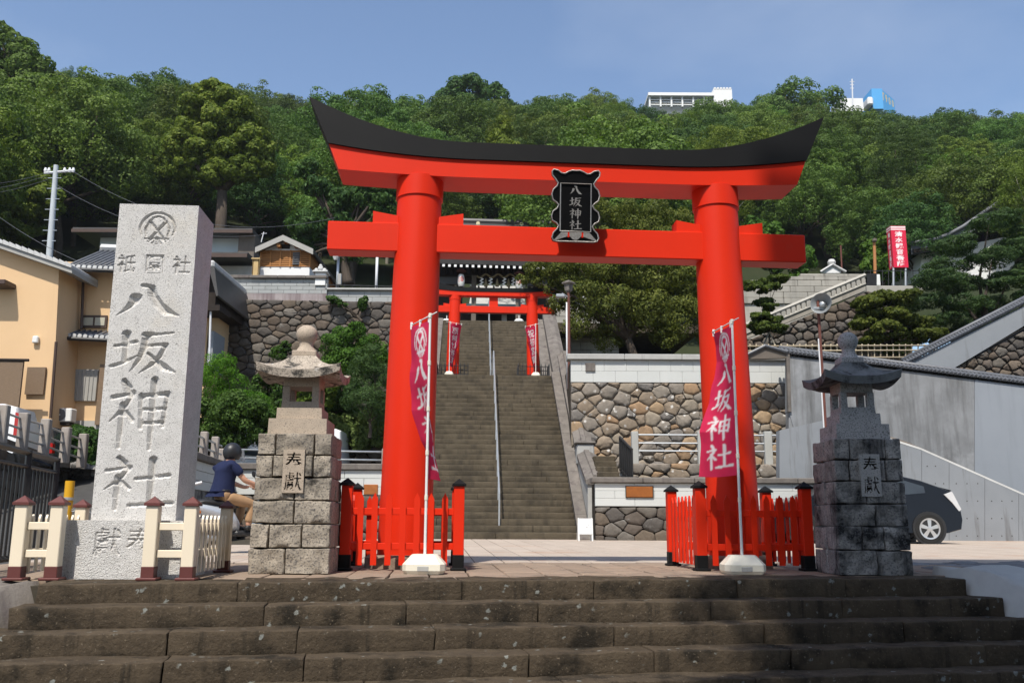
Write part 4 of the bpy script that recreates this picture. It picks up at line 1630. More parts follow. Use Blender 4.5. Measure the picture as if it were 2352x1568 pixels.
def courses(parent, name, m, x0, x1, z0, z1, Y, n, bw, depth=.18, gap=.006, seed=0, ch=.006):
    """rows of blocks in world coordinates"""
    rg = random.Random(seed)
    h = (z1 - z0) / n
    for r_ in range(n):
        x = x0 - (bw / 2 if r_ % 2 else 0)
        while x < x1 - .02:
            a, b = max(x, x0), min(x + bw, x1)
            if b - a > .05:
                o = MB().box(a + gap / 2, b - gap / 2, Y, Y + depth, z0 + r_ * h + gap / 2, z0 + (r_ + 1) * h - gap / 2, ch).build(name, m, parent, world=True)
            x += bw


def region_px(pts, Y, X0, Z0):
    q = [P(x, y, Y) for x, y in pts]
    r_ = [(p.x - X0, p.z - Z0) for p in q]
    if area(r_) < 0:
        r_ = r_[::-1]
    return r_


def tiled_cap(parent, p0, p1, n, w, m, rr=.07, mats=None):
    """small ridge roof of round tiles along the top of a wall, joined because each tile is tiny"""
    d = (p1 - p0)
    mb = MB()
    ax = d.normalized()
    side = Vector((-ax.y, ax.x, 0)).normalized()
    for k in range(n):
        c = p0 + d * ((k + .5) / n)
        for sg in (-1, 1):
            a, b = c + Vector((0, 0, .10)), c + side * (w * sg) + Vector((0, 0, -.03))
            mb.tube([a, b], [rr * .55, rr * .62], 6)
    o = mb.build("tile_row", m, parent, world=True, smooth=True, angle=50)
    stuff(o)
    q = MB()
    for sg in (-1, 1):
        q.add([p0 + Vector((0, 0, .09)), p1 + Vector((0, 0, .09)), p1 + side * (w * .95 * sg) + Vector((0, 0, -.05)), p0 + side * (w * .95 * sg) + Vector((0, 0, -.05))], [(0, 1, 2, 3)])
    q.build("tile_bed", m, parent, world=True, recalc=False)
    MB().tube([p0 + Vector((0, 0, .12)), p1 + Vector((0, 0, .12))], rr * .9, 8).build("ridge_roll", m, parent, world=True, smooth=True)
    return o


# ================================================================ RIGHT: TERRACES
YA, YB, YC = 21.6, 23.4, 25.2
t1 = thing("terrace_wall", "low white block wall on dark boulders with stone coping, right of the stair foot", "wall", (6, YA, 0))
X0 = P(1368, 1240, YA).x
X1 = P(2105, 1240, YA).x
zc1, zc0 = P(1600, 1098, YA).z, P(1600, 1110, YA).z
zw = P(1600, 1163, YA).z
MB().box(X0, X1, YA + .1, YA + 1.9, -.1, zc0 - .01).build("core", MT['mortar'], t1, world=True)
stone_wall(t1, [(0, 0.03), (X1 - X0, .03), (X1 - X0, zw - .02), (0, zw - .02)], .19, MT['rock'], 41, .006, .035, .14, origin=(X0 - 6, 0, 0), stretch=1.45)
courses(t1, "block", MT['white_wall'], X0, X1, zw, zc0, YA - .03, 3, .92, .2, .004, 2)
cx = X0 - .08
while cx < X1:
    MB().box(cx, min(cx + 1.2, X1) - .008, YA - .11, YA + .35, zc0 + .003, zc1 + .015, .02).build("coping_stone", MT['cap'], t1, world=True)
    cx += 1.2
bz = thing("bronze_plaque", "orange bronze plate fixed to the low white wall right of the stairs", "plaque", (4, YA, 0))
pbox(bz, "plate", MT['bronze'], 1439, 1117, 1499, 1141, YA - .075, .04, .008)
pbox(bz, "frame", MT['wood_dark'], 1437, 1115.5, 1501, 1142.5, YA - .06, .03, .004)

t2 = thing("terrace_wall", "middle boulder wall carrying the pipe railing, right of the long stairway", "wall", (6, YB, 0))
X0b, X1b = P(1404, 1060, YB).x, P(1935, 1060, YB).x
zb0, zb1 = zc0 - .3, P(1600, 1064, YB).z
MB().box(X0b, X1b, YB + .1, YC + .3, 0, zb1 - .03).build("core", MT['mortar'], t2, world=True)
stone_wall(t2, [(0, zb0), (X1b - X0b, zb0), (X1b - X0b, zb1), (0, zb1)], .22, MT['boulder'], 43, .008, .045, .14, origin=(X0b - 6, 0, 0), stretch=1.4)
rl = thing("pipe_railing", "three steel pipes between grey concrete posts on the right terrace", "railing", (5, YB + .2, zb1 - .03))
for x in (1459, 1612, 1766, 1925):
    a = P(x - 7, 1062, YB + .15)
    b = P(x + 7, 990, YB + .15)
    MB().box(a.x, b.x, YB + .15, YB + .32, zb1 - .05, b.z, .012).build("post", MT['post_grey'], rl, world=True)
for y in (998, 1017, 1035):
    a, b = P(1452, y, YB + .23), P(1925, y + 7, YB + .23)
    MB().tube([a, Vector((b.x, b.y, a.z))], .022, 8).build("pipe", MT['steel'], rl, world=True, smooth=True, angle=40)
bp = thing("black_railing", "short black metal railing panel beside the small side steps on the right terrace", "railing", P(1440, 1092, YA + .4))
mb = MB()
for (x, y, Y) in ((1423, 1003, YB - .2), (1450, 1020, YA + .35)):
    pass
pa, pb = P(1424, 1003, YB - .1), P(1452, 1092, YA + .4)
for k in range(7):
    t = k / 6
    x = P(1424 + 28 * t, 1050, YB - .1 + (YA + .5 - YB) * t).x
    Y = YB - .1 + (YA + .5 - YB) * t
    zt_ = pa.z + (pb.z + .62 - pa.z) * t
    MB().tube([(x, Y, zt_ - .85), (x, Y, zt_)], .022, 6).build("bar", MT['black_metal'], bp, world=True)
p0 = Vector((P(1424, 1003, YB - .1).x, YB - .1, pa.z))
p1 = Vector((P(1452, 1050, YA + .4).x, YA + .4, pb.z + .62))
MB().tube([p0, p1], .03, 6).build("top_rail", MT['black_metal'], bp, world=True)
MB().tube([p0 - Vector((0, 0, .8)), p1 - Vector((0, 0, .8))], .03, 6).build("bottom_rail", MT['black_metal'], bp, world=True)
panel_mb = MB().add([p0 - Vector((0, 0, .03)), p1 - Vector((0, 0, .03)), p1 - Vector((0, 0, .78)), p0 - Vector((0, 0, .78))], [(0, 1, 2, 3)])
panel_mb.build("infill", MT['black_metal'], bp, world=True, recalc=False)
ss = structure(MB().box(P(1372, 1090, YA + .6).x, P(1428, 1090, YA + .6).x, YA + .5, YC, 0, zc0).build("side_steps", MT['stair']))
for k in range(5):
    a, b = P(1374, 1092, YA + .5), P(1426, 1092, YA + .5)
    MB().box(a.x, b.x, YA + .45 + k * .3, YC, zc0 + k * .15, zc0 + .148 + k * .15, .015).build("side_step", MT['stair'], ss)

t3 = thing("terrace_wall", "high boulder retaining wall topped by a white block wall, behind the right gate column", "wall", (6, YC, 0))
X0c, X1c = P(1312, 1000, YC).x, P(1815, 1000, YC).x
zs0, zs1 = zb0, P(1600, 879, YC).z
za0, za1 = P(1600, 828, YC).z, P(1600, 815, YC).z
MB().box(X0c, X1c, YC + .12, YC + 4, 0, za0 - .02).build("core", MT['mortar_warm'], t3, world=True)
stone_wall(t3, [(0, zs0), (X1c - X0c, zs0), (X1c - X0c, zs1 - .01), (0, zs1 - .01)], .25, MT['boulder'], 47, .007, .06, .16, origin=(X0c - 6, 0, 0), stretch=1.2, mix=.35)
courses(t3, "block", MT['white_wall'], X0c, X1c, zs1, za0, YC - .02, 2, .62, .25, .003, 4)
cx = X0c - .1
while cx < X1c:
    MB().box(cx, min(cx + 1.6, X1c) - .006, YC - .12, YC + .35, za0 + .003, za1, .015).build("coping_stone", MT['cap_grey'], t3, world=True)
    cx += 1.6
nb_ = thing("wall_plate", "small weathered square plate on the upper white wall beside the stairs", "plate", (2, YC, 4.7))
pbox(nb_, "plate", MT['cap'], 1345, 833, 1367, 852, YC - .06, .04, .005)

# lamp post on that terrace
lp = thing("lamp_post", "thin grey lamp post with a square head behind the upper white wall", "lamp post", P(1307, 812, 26.4))
b = P(1307, 815, 26.4); tp = P(1311, 672, 26.4)
MB().tube([(b.x, b.y, b.z - 1), (b.x, b.y, tp.z)], .045, 10).build("pole", MT['rust'], lp, world=True, smooth=True, angle=40)
MB().tube([(b.x - .06, b.y, b.z - 1), (b.x - .06, b.y, tp.z - .3)], .025, 8).build("conduit", MT['steel_white'], lp, world=True, smooth=True)
MB().lathe([(.05, 0), (.11, .06), (.13, .24), (.2, .27), (.2, .31), (.06, .37)], 4, (b.x, b.y, tp.z)).build("lamp_head", MT['cap'], lp, world=True)
MB().tube([(b.x, b.y, tp.z - .15), (b.x - .2, b.y - .1, tp.z - .05)], .02, 6).build("bracket", MT['steel'], lp, world=True)
MB().box(b.x - .38, b.x - .12, b.y - .2, b.y, tp.z - .18, tp.z - .08, .02).build("side_lamp", MT['steel'], lp, world=True)

# A-frame notice at the foot of the stairs
af = thing("notice_board", "white folding notice board standing at the foot of the long stairway", "sign", G(1346, 1243, .07))
af.location = P(1346, 1243, 20.9)
q0 = P(1329, 1243, 20.9)
sx = (P(1362, 1243, 20.9).x - q0.x)
zt_ = P(1346, 1190, 20.9).z
zb_ = P(1346, 1226, 20.9).z


def notice_mask(U, V):
    m = np.zeros(U.shape, bool)
    for i, tx in enumerate(("参拝者各位", "石段通行注意", "足元注意")):
        for j, ch in enumerate(tx):
            m |= glyph_mask(U, V, ch, .86 - .13 * i, .88 - .14 * j, .10, .10, .0)
    return m


me = printed_grid(lambda u, v: (q0.x + sx * u, 20.9 + .10 * v, zb_ + (zt_ - zb_) * v), 60, 70, notice_mask, "board")
inv = WM(af).inverted()
for v_ in me.vertices:
    v_.co = inv @ v_.co
obj("board", me, MT['sign_white'], af)
for u in (0, 1):
    MB().tube([(q0.x + sx * (u * .94 + .03), 20.89, q0.z), (q0.x + sx * (u * .94 + .03), 21.0, zt_)], .02, 6).build("leg", MT['white_plastic'], af, world=True)
    MB().tube([(q0.x + sx * (u * .94 + .03), 21.35, q0.z), (q0.x + sx * (u * .94 + .03), 21.02, zt_)], .02, 6).build("leg", MT['white_plastic'], af, world=True)

# ================================================================ RIGHT: CONCRETE WALLS
YD = 24.4
c1 = thing("tile_capped_wall", "weathered grey concrete wall with tile capping sloping down to the right edge", "wall", (10, YD, 0))
panel(c1, "wall", MT['concrete_old'], [(1812, 818), (2238, 872), (2238, 1200), (1885, 1200), (1812, 944)], YD, .35)
panel(c1, "repainted_wall", MT['concrete_new'], [(2239, 872), (2800, 942), (2800, 1290), (2239, 1200)], YD - .004, .35)
panel(c1, "lower_wall", MT['concrete_old'], [(1812, 945), (1885, 967), (1950, 945), (1950, 1010), (1812, 1010)], YD + .03, .3)
tiled_cap(c1, P(1790, 808, YD + .15), P(2800, 937, YD + .15), 108, .24, MT['tile'])
pts = [P(*q, YD - .05) for q in ((1712, 820), (1757, 797), (1806, 812), (1806, 822), (1712, 824))]
MB().prism([(p.x, p.z) for p in pts], YD - .05, YD + .12, 'Y').build("gable_board", MT['wood_grey'], c1, world=True)
MB().tube([P(1708, 818, YD - .08), P(1757, 794, YD - .08), P(1808, 808, YD - .08)], .05, 6).build("gable_trim", MT['tile'], c1, world=True)
panel(c1, "edge_strip", MT['cap'], [(1806, 812), (1814, 812), (1818, 945), (1811, 945)], YD - .06, .1)

c2 = thing("concrete_wall", "bare concrete wall with form tie holes behind the black car", "wall", (10, 22.7, 0))
YE = 22.9
edges = [1790, 1900, 2010, 2117, 2180, 2262, 2340, 2480, 2640, 2800]


def top_c2(x):
    return lerp_pts([(1790, 988), (1905, 962), (2010, 1000), (2117, 1034), (2352, 1138), (2480, 1195), (2800, 1262)])(x)


for a, b in zip(edges[:-1], edges[1:]):
    panel(c2, "wall_panel", MT['concrete'], [(a + .5, top_c2(a)), (b - .5, top_c2(b)), (b - .5, 1300), (a + .5, 1300)], YE, .3)
for k in range(3, len(edges) - 1):
    a, b = edges[k], edges[k + 1]
    for fx in (.2, .5, .8):
        for y in (1070, 1110, 1150, 1190, 1230):
            x = a + (b - a) * fx
            if y > top_c2(x) + 14:
                p = P(x, y, YE)
                MB().lathe([(.014, -.004), (.014, .004)], 8, M=Matrix.Translation(p) @ Matrix.Rotation(R(90), 4, 'X')).build("tie_hole", MT['mortar'], c2, world=True)
for a, b in zip(edges[2:-1], edges[3:]):
    pa, pb = P(a, top_c2(a), YE), P(b, top_c2(b), YE)
    MB().tube([pa + Vector((0, .1, .02)), pb + Vector((0, .1, .02))], .06, 4).build("ledge", MT['cap_grey'], c2, world=True)
    MB().tube([pa + Vector((0, .9, .14)), pb + Vector((0, .9, .14))], .16, 4).build("ledge_soil", MT['wood_grey'], c2, world=True)
MB().box(P(1790, 1000, YE).x, P(2480, 1000, YE).x, YE + .3, 40, -.2, .3).build("fill", MT['soil'], c2, world=True)

YF = 27.6
c3 = thing("tile_capped_wall", "pale concrete wall with tile capping climbing to the right edge above dark stones", "wall", (12, YF, 4))
panel(c3, "wall", MT['concrete'], [(2080, 838), (2480, 640), (2480, 680), (2352, 748), (2180, 852), (2090, 852)], YF, .35)
tiled_cap(c3, P(2072, 836, YF + .15), P(2480, 628, YF + .15), 66, .22, MT['tile'])
Xs, Zs = P(2150, 880, YF + .15).x, P(2150, 880, YF + .15).z
MB().prism([(P(x, y, YF).x, P(x, y, YF).z) for x, y in ((2100, 852), (2180, 853), (2480, 690), (2480, 900), (2100, 900))], YF + .32, YF + 1, 'Y').build("core", MT['mortar'], c3, world=True)
stone_wall(c3, region_px([(2168, 856), (2480, 690), (2480, 905), (2200, 880)], YF + .15, 12, 4), .21, MT['rock'], 51, .01, .07, .16, origin=(0, .15, 0), stretch=1.2)

# bamboo fence and the rocks below it
YG = 30.5
bf = thing("bamboo_fence", "low lattice fence of pale bamboo poles above the tile capped wall", "fence", P(1900, 830, YG))
for y in (795, 806, 822):
    MB().tube([P(1690, y, YG), P(2160, y - 2, YG)], .028, 6).build("rail", MT['bamboo'], bf, world=True, smooth=True)
for k in range(33):
    x = 1694 + k * 14.3
    MB().tube([P(x, 838, YG + .06), P(x, 790, YG + .06)], .022, 6).build("pole", MT['bamboo'], bf, world=True, smooth=True)
bw_ = thing("garden_wall", "row of rounded stones under the bamboo fence on the right", "wall", (11, YG + .3, 4))
stone_wall(bw_, region_px([(1700, 875), (2170, 875), (2170, 828), (1700, 838)], YG + .3, 11, 4), .34, MT['boulder'], 53, .02, .1, .2, stretch=1.3)
MB().box(P(1690, 850, YG).x, P(2170, 850, YG).x, YG + .5, YG + 2, 3.5, P(1900, 842, YG).z).build("core", MT['mortar'], bw_, world=True)

# sloping stone wall with a concrete balustrade
YH = 38.0
sw = thing("sloping_wall", "stone retaining wall under a rising concrete balustrade, right of the gate", "wall", (15, YH, 7))
stone_wall(sw, region_px([(1715, 800), (2070, 800), (2070, 690), (1992, 668), (1715, 782)], YH, 15, 7), .29, MT['rock'], 57, .02, .1, .2, stretch=1.2)
MB().prism([(P(x, y, YH).x, P(x, y, YH).z) for x, y in ((1700, 840), (2100, 840), (2100, 690), (1992, 670), (1700, 790))], YH + .18, YH + 3, 'Y').build("core", MT['mortar_warm'], sw, world=True)
bal = thing("balustrade", "concrete balustrade rising to the right on the sloping stone wall", "railing", P(1715, 770, YH - .1))
pa, pb = P(1700, 772, YH - .15), P(1988, 652, YH - .15)
pt_, pu = P(1700, 752, YH - .15), P(1988, 632, YH - .15)
MB().tube([pa, pb], .09, 4).build("bottom_rail", MT['concrete_tan'], bal, world=True)
MB().tube([pt_, pu], .10, 4).build("top_rail", MT['concrete_tan'], bal, world=True)
for k in range(25):
    t = (k + .5) / 25
    a, b = pa.lerp(pb, t), pt_.lerp(pu, t)
    MB().box(a.x - .07, a.x + .07, a.y - .06, a.y + .06, a.z, b.z).build("baluster", MT['concrete_tan'], bal, world=True)
MB().prism([(p.x, p.z) for p in (P(1660, 800, YH + .3), P(1988, 668, YH + .3), P(1988, 640, YH + .3), P(1720, 750, YH + .3), P(1660, 760, YH + .3))], YH + .3, YH + .6, 'Y').build("back_wall", MT['concrete_tan'], bal, world=True)

YI = 46.0
tb = thing("block_terrace", "stepped tan concrete block wall on the slope right of the gate", "wall", (18, YI, 10))
rows = [(697, 1690, 1975), (683, 1690, 1985), (669, 1706, 1988), (655, 1724, 1988), (641, 1818, 1988), (632, 1842, 1988)]
for k, (yb, xa, xb) in enumerate(rows):
    a, b = P(xa, yb, YI), P(xb, yb, YI)
    yt = rows[k + 1][0] if k + 1 < len(rows) else 625
    z1_ = P(xa, yt, YI).z
    courses(tb, "block", MT['concrete_tan'], a.x, b.x, a.z, z1_, YI + .05 * k, 1, 1.25, .5, .02, k, .02)
panel(tb, "lower_face", MT['concrete_tan'], [(1640, 697), (1975, 697), (1850, 760), (1640, 790)], YI + .1, .5)

# red sign tower
YJ = 45.0
sg = thing("sign_tower", "tall red box sign with white characters on steel legs at the upper right", "sign", P(2065, 655, YJ))
inv = WM(sg).inverted()
a, b = P(2049, 566, YJ), P(2083, 566, YJ)
a.z, b.z = P(2066, 614, YJ).z, P(2066, 519, YJ).z


def sign_mask(U, V):
    m = ((V > .955) & (V < .985)) | ((V > .90) & (V < .93))
    for i, ch in enumerate("清水観音菩薩"):
        m |= glyph_mask(U, V, ch, .5, .805 - .142 * i, .52, .125, .022)
    return m


for (nm, f) in (("sign_face", lambda u, v: (a.x + (b.x - a.x) * u, YJ, a.z + (b.z - a.z) * v)),
                ("sign_face", lambda u, v: (a.x - .02, YJ + .5 * (1 - u) + .002, a.z + (b.z - a.z) * v))):
    me = printed_grid(f, 44, 120, sign_mask, nm)
    for v_ in me.vertices: v_.co = inv @ v_.co
    obj(nm, me, MT['sign_red'], sg)
MB().box(a.x - .015, b.x, YJ + .02, YJ + .5, a.z, b.z + .02).build("sign_box", MT['maroon'], sg, world=True)
for x in (2052, 2080):
    for Y in (YJ + .08, YJ + .42):
        p, q = P(x, 656, Y), P(x, 612, Y)
        MB().tube([p, q], .055, 8).build("leg", MT['steel'], sg, world=True)
wp = thing("wooden_pole", "orange brown wooden pole with a white sign box beside the red sign tower", "pole", P(2010, 655, 44))
MB().tube([P(2011, 655, 44), P(2008, 556, 44)], [.085, .075], 10).build("pole", MT['wood_pole'], wp, world=True, smooth=True, angle=40)
pbox(wp, "pole_sign", MT['white_plastic'], 2004, 630, 2021, 655, 43.8, .12)
MB().lathe([(.05, 0), (.12, .05), (.12, .16), (.03, .2)], 8, tuple(P(2009, 556, 43.9))).build("pole_lamp", MT['wood_grey'], wp, world=True)
tag(MB().tube([P(1934, 626, 52), P(1931, 564, 52)], .05, 8).build("thin_pole", MT['rust'], None), "thin rusty pole above the block terrace", "pole")
wf = thing("mesh_fence", "dark wire fence on the upper terrace below the red sign tower", "fence", P(2040, 660, 43))
for y in (622, 660):
    MB().tube([P(1984, y, 43), P(2130, y, 43)], .02, 5).build("rail", MT['black_metal'], wf, world=True)
for k in range(11):
    MB().tube([P(1985 + k * 14, 662, 43), P(1985 + k * 14, 620, 43)], .018, 5).build("post", MT['black_metal'], wf, world=True)
for k in range(24):
    MB().tube([P(1992 + k * .9, 660, 42.9), P(1992 + k * .9, 628, 42.9)], .012, 4).build("bar", MT['black_metal'], wf, world=True)
tag(MB().box(P(1980, 670, 43).x, P(2140, 670, 43).x, 42.4, 46, P(2000, 700, 43).z, P(2000, 663, 43).z, .03).build("upper_terrace", MT['concrete_tan']), "concrete terrace edge under the red sign tower", "terrace")

# small white gable and temple roof beyond
wr = thing("small_roof", "small white plastered gable roof peeping above the block terrace", "roof", P(1912, 626, 52))
g = [P(*q, 52) for q in ((1884, 627), (1912, 611), (1942, 627))]
MB().prism([(p.x, p.z) for p in g], 52, 54, 'Y').build("gable", MT['plaster'], wr, world=True)
MB().tube([g[0] + Vector((0, -.05, .05)), g[1] + Vector((0, -.05, .08)), g[2] + Vector((0, -.05, .05))], .09, 6).build("verge_tiles", MT['tile_white'], wr, world=True)
MB().lathe([(.2, -.1), (.25, .15), (.16, .32), (.03, .36)], 10, tuple(g[1] + Vector((0, .1, .1)))).build("ridge_ornament", MT['tile_white'], wr, world=True)
tr = thing("temple_hall", "temple hall with sweeping grey tile roof behind the pines at the right", "temple", P(2190, 640, 60))
prof = [(2092, 569), (2115, 566), (2150, 560), (2180, 548), (2210, 532), (2240, 512), (2268, 492), (2296, 474)]
top = [P(x, y, 60) for x, y in prof]
mb = MB()
rows_ = [[p + Vector((0, 0, .1)) for p in top], [p + Vector((0, 7, 1.2)) for p in top]]
mb.grid(rows_)
mb.build("roof", MT['tile'], tr, world=True, smooth=True)
mb = MB()
mb.grid([[p + Vector((0, -.02, .22)) for p in top], [p + Vector((0, -.02, -.45)) for p in top]])
mb.build("verge", MT['tile'], tr, world=True)
MB().tube([p + Vector((0, -.1, .3)) for p in top], .14, 8).build("ridge_roll", MT['tile'], tr, world=True, smooth=True)
MB().prism([(p.x, p.z) for p in (P(2110, 640, 61), P(2330, 640, 61), P(2330, 540, 61), P(2230, 560, 61), P(2120, 578, 61))], 61, 66, 'Y').build("wall", MT['plaster'], tr, world=True)
for k in range(12):
    p = top[0].lerp(top[-1], 0) if False else P(2100 + k * 6, 576 - k * .9, 59.9)
    MB().box(p.x - .09, p.x + .09, 59.85, 60.6, p.z - .12, p.z + .1).build("rafter", MT['wood_dark'], tr, world=True)

MT['horn'] = mat('grey_horn', (.22, .235, .24), (.17, .18, .185), 5, .45, .4)
# horn loudspeaker on a rusty pole
hp = thing("loudspeaker_pole", "grey horn loudspeaker on a thin rusty pole before the concrete wall", "loudspeaker", P(1911, 1230, 20.5))
p0, p1 = P(1912, 1235, 20.5), P(1902, 700, 20.5)
MB().tube([p0, Vector((p0.x, p0.y, p1.z + .1))], .035, 10).build("pole", MT['rust'], hp, world=True, smooth=True, angle=40)
MB().tube([p0 + Vector((-.05, -.03, 0)), Vector((p0.x - .05, p0.y - .03, p1.z - .8))], .016, 8).build("conduit", MT['steel_white'], hp, world=True)
Mh = Matrix.Translation(P(1889, 699, 20.4)) @ Matrix.Rotation(R(-38), 4, 'Z') @ Matrix.Rotation(R(84), 4, 'X')
MB().lathe([(.235, .10), (.228, .09), (.15, -.02), (.06, -.10), (.05, -.20), (.062, -.2), (.075, -.1), (.17, -.03), (.245, .085), (.245, .105), (.235, .10)], 28, M=Mh, cap=False).build("horn", MT['horn'], hp, world=True, smooth=True, angle=40)
MB().lathe([(.02, .06), (.06, .05), (.07, -.06)], 16, M=Mh).build("horn_core", MT['steel'], hp, world=True, smooth=True)
q = Vector((p0.x, p0.y, p1.z))
MB().tube([q + Vector((0, 0, .05)), q + Vector((-.03, .12, .22)), P(1896, 690, 20.6)], .022, 6).build("bracket", MT['steel'], hp, world=True)
MB().box(q.x - .12, q.x + .14, q.y - .06, q.y + .1, q.z - .12, q.z - .06, .01).build("bracket_plate", MT['steel'], hp, world=True)


# ================================================================ SECOND TORII, BANNERS, SHRINE
T2 = S(0, 7.75, LAND_Z)
t2o = make_torii("smaller vermilion gate with black cap beam on the stair landing", T2, R(3), .675, True, -.02)
t2o.scale = (1.14, 1, 1)


def text_print(txt, bold=.02):
    def f(X, Y, asp):
        m = np.zeros(X.shape, bool)
        n = len(txt)
        for i, ch in enumerate(txt):
            m |= glyph_mask(X, Y, ch, .5, asp * (.93 - (i + .5) * .86 / n), .62, asp * .8 / n, bold)
        return m
    return f


bA = S(-1.42, 7.05, LAND_Z)
banner("small crimson banner on the stair landing before the left leg of the smaller gate", bA, P(1030, 738, bA.y).z, lerp_pts([(0, .38), (.5, .22), (1, .08)]), lerp_pts([(0, 0), (1, .0)]),
       P(1030, 838, bA.y).z, .46, 5, None, k=.8, box=(.28, .26), printed=text_print("厄除け祈願"))
bB = S(1.36, 7.05, LAND_Z)
banner("small crimson banner on the stair landing before the right leg of the smaller gate", bB, P(1222, 743, bB.y).z, lerp_pts([(0, -.34), (.5, -.2), (1, -.06)]), lerp_pts([(0, 0), (1, .0)]),
       P(1222, 838, bB.y).z, .46, 6, None, k=.8, box=(.28, .26), printed=text_print("祝初宮詣"))
for sx, lab in ((-1, "left"), (1, "right")):
    q = S(sx * 1.32, 7.75, LAND_Z)
    f = thing("iron_railing", f"small black spiked railing round the {lab} leg of the smaller gate", "railing", q, ST_RZ)
    for i in range(9):
        x = -.5 + i / 8
        for y in (-.42, .42):
            MB().tube([(x, y, 0), (x, y, .42), (x, y, .5)], [.014, .014, .002], 5).build("spike", MT['black_metal'], f)
            if i < 8 and i > 0:
                MB().tube([(y * 1.19, x * .84, 0), (y * 1.19, x * .84, .42), (y * 1.19, x * .84, .5)], [.014, .014, .002], 5).build("spike", MT['black_metal'], f)
    for z in (.1, .38):
        MB().tube([(-.5, -.42, z), (.5, -.42, z), (.5, .42, z), (-.5, .42, z), (-.5, -.42, z)], .014, 5, False).build("rail", MT['black_metal'], f)

# shrine gate hall at the head of the stairs
SH_Y = 40.8
hall = thing("shrine_gate_hall", "dark timber shrine gate hall with deep eaves at the head of the stairs", "shrine", S(0, 18.8, TOP_Z), ST_RZ)


def hb(name, m, x0, y0, x1, y1, Y, depth, ch=.0):
    return pbox(hall, name, m, x0, y0, x1, y1, Y, depth, ch)


e0, e1 = P(985, 593, SH_Y), P(1283, 601, SH_Y)
r0, r1 = P(985, 508, SH_Y + 4.5), P(1283, 517, SH_Y + 4.5)
r0.x, r1.x = e0.x, e1.x
mb = MB().add([e0, e1, r1, r0, e0 + Vector((0, .05, -.22)), e1 + Vector((0, .05, -.22)), r1 + Vector((0, 0, -.3)), r0 + Vector((0, 0, -.3))],
              [(0, 1, 2, 3), (7, 6, 5, 4), (0, 4, 5, 1), (3, 2, 6, 7), (0, 3, 7, 4), (1, 5, 6, 2)])
mb.build("roof", MT['metal_roof'], hall, world=True)
MB().tube([r0 + Vector((0, 0, .05)), r1 + Vector((0, 0, .05))], .16, 8).build("ridge", MT['metal_roof'], hall, world=True)
for k in range(22):
    t = (k + .5) / 22
    a = e0.lerp(e1, t) + Vector((0, .02, -.30))
    o = MB().box(a.x - .055, a.x + .055, a.y + .06, a.y + 2.2, a.z - .06, a.z + .05).build("rafter", MT['wood_dark'], hall, world=True)
    MB().box(a.x - .058, a.x + .058, a.y + .04, a.y + .058, a.z - .062, a.z + .052).build("rafter_end", MT['plaster'], o, world=True)
for k in range(17):
    t = (k + .5) / 17
    a = P(985, 653, SH_Y + 1.2).lerp(P(1283, 659, SH_Y + 1.2), t)
    MB().box(a.x - .045, a.x + .045, a.y, a.y + .5, a.z - .045, a.z + .045).build("lower_rafter", MT['plaster'], hall, world=True)
hb("upper_wall", MT['wood_dark'], 990, 600, 1280, 648, SH_Y + 1.4, .3)
hb("beam", MT['wood_dark'], 990, 646, 1062, 735, SH_Y + 1.7, .3)
hb("beam", MT['wood_dark'], 1212, 650, 1280, 735, SH_Y + 1.7, .3)
hb("lintel", MT['wood_dark'], 1050, 612, 1220, 634, SH_Y + 1.1, .4)
for x in (1088, 1190):
    hb("post", MT['wood_grey'], x - 6, 632, x + 6, 740, SH_Y + 1.0, .32)
hb("side_roof", MT['metal_roof'], 985, 636, 1052, 652, SH_Y + 1.0, 1.0)
hb("side_roof", MT['metal_roof'], 1212, 642, 1283, 656, SH_Y + 1.0, 1.0)
MB().lathe([(.14, -.03), (.14, .03)], 20, M=Matrix.Translation(P(1127, 610, SH_Y + .95)) @ Matrix.Rotation(R(90), 4, 'X')).build("gilt_crest", MT['gold'], hall, world=True)
for x in (1098, 1168):
    MB().lathe([(.10, -.02), (.10, .02)], 16, M=Matrix.Translation(P(x - (0 if x < 1120 else -30), 513 + (0 if x < 1120 else 2), SH_Y + 4.3)) @ Matrix.Rotation(R(90), 4, 'X')).build("gilt_crest", MT['gold'], hall, world=True)

# straw rope with paper streamers
rp = thing("straw_rope", "straw rope with zigzag paper streamers across the shrine gate opening", "rope", P(1140, 640, SH_Y + .8))
pts = [P(1095 + i * 4, 632 + 4 * math.sin(i * .9) + 1.5, SH_Y + .8) for i in range(24)]
MB().tube(pts, .045, 6).build("rope", MT['straw'], rp, world=True, smooth=True)
for x in (1105, 1126, 1157, 1178):
    z = [P(x + dx, y, SH_Y + .75) for dx, y in ((0, 638), (4, 641), (-2, 645), (4, 648), (-2, 652), (3, 656))]
    mb = MB()
    for p, q in zip(z[:-1], z[1:]):
        mb.add([p + Vector((-.05, 0, 0)), p + Vector((.05, 0, 0)), q + Vector((.05, .01, 0)), q + Vector((-.05, .01, 0)),
                p + Vector((-.05, .012, 0)), p + Vector((.05, .012, 0)), q + Vector((.05, .022, 0)), q + Vector((-.05, .022, 0))], [(0, 1, 2, 3), (7, 6, 5, 4)])
    mb.build("paper_streamer", MT['paper'], rp, world=True)
for x in (1116, 1142, 1168):
    MB().lathe([(.02, 0), (.05, -.12), (.09, -.36), (.09, -.38)], 8, tuple(P(x, 640, SH_Y + .8))).build("straw_tassel", MT['straw'], rp, world=True)

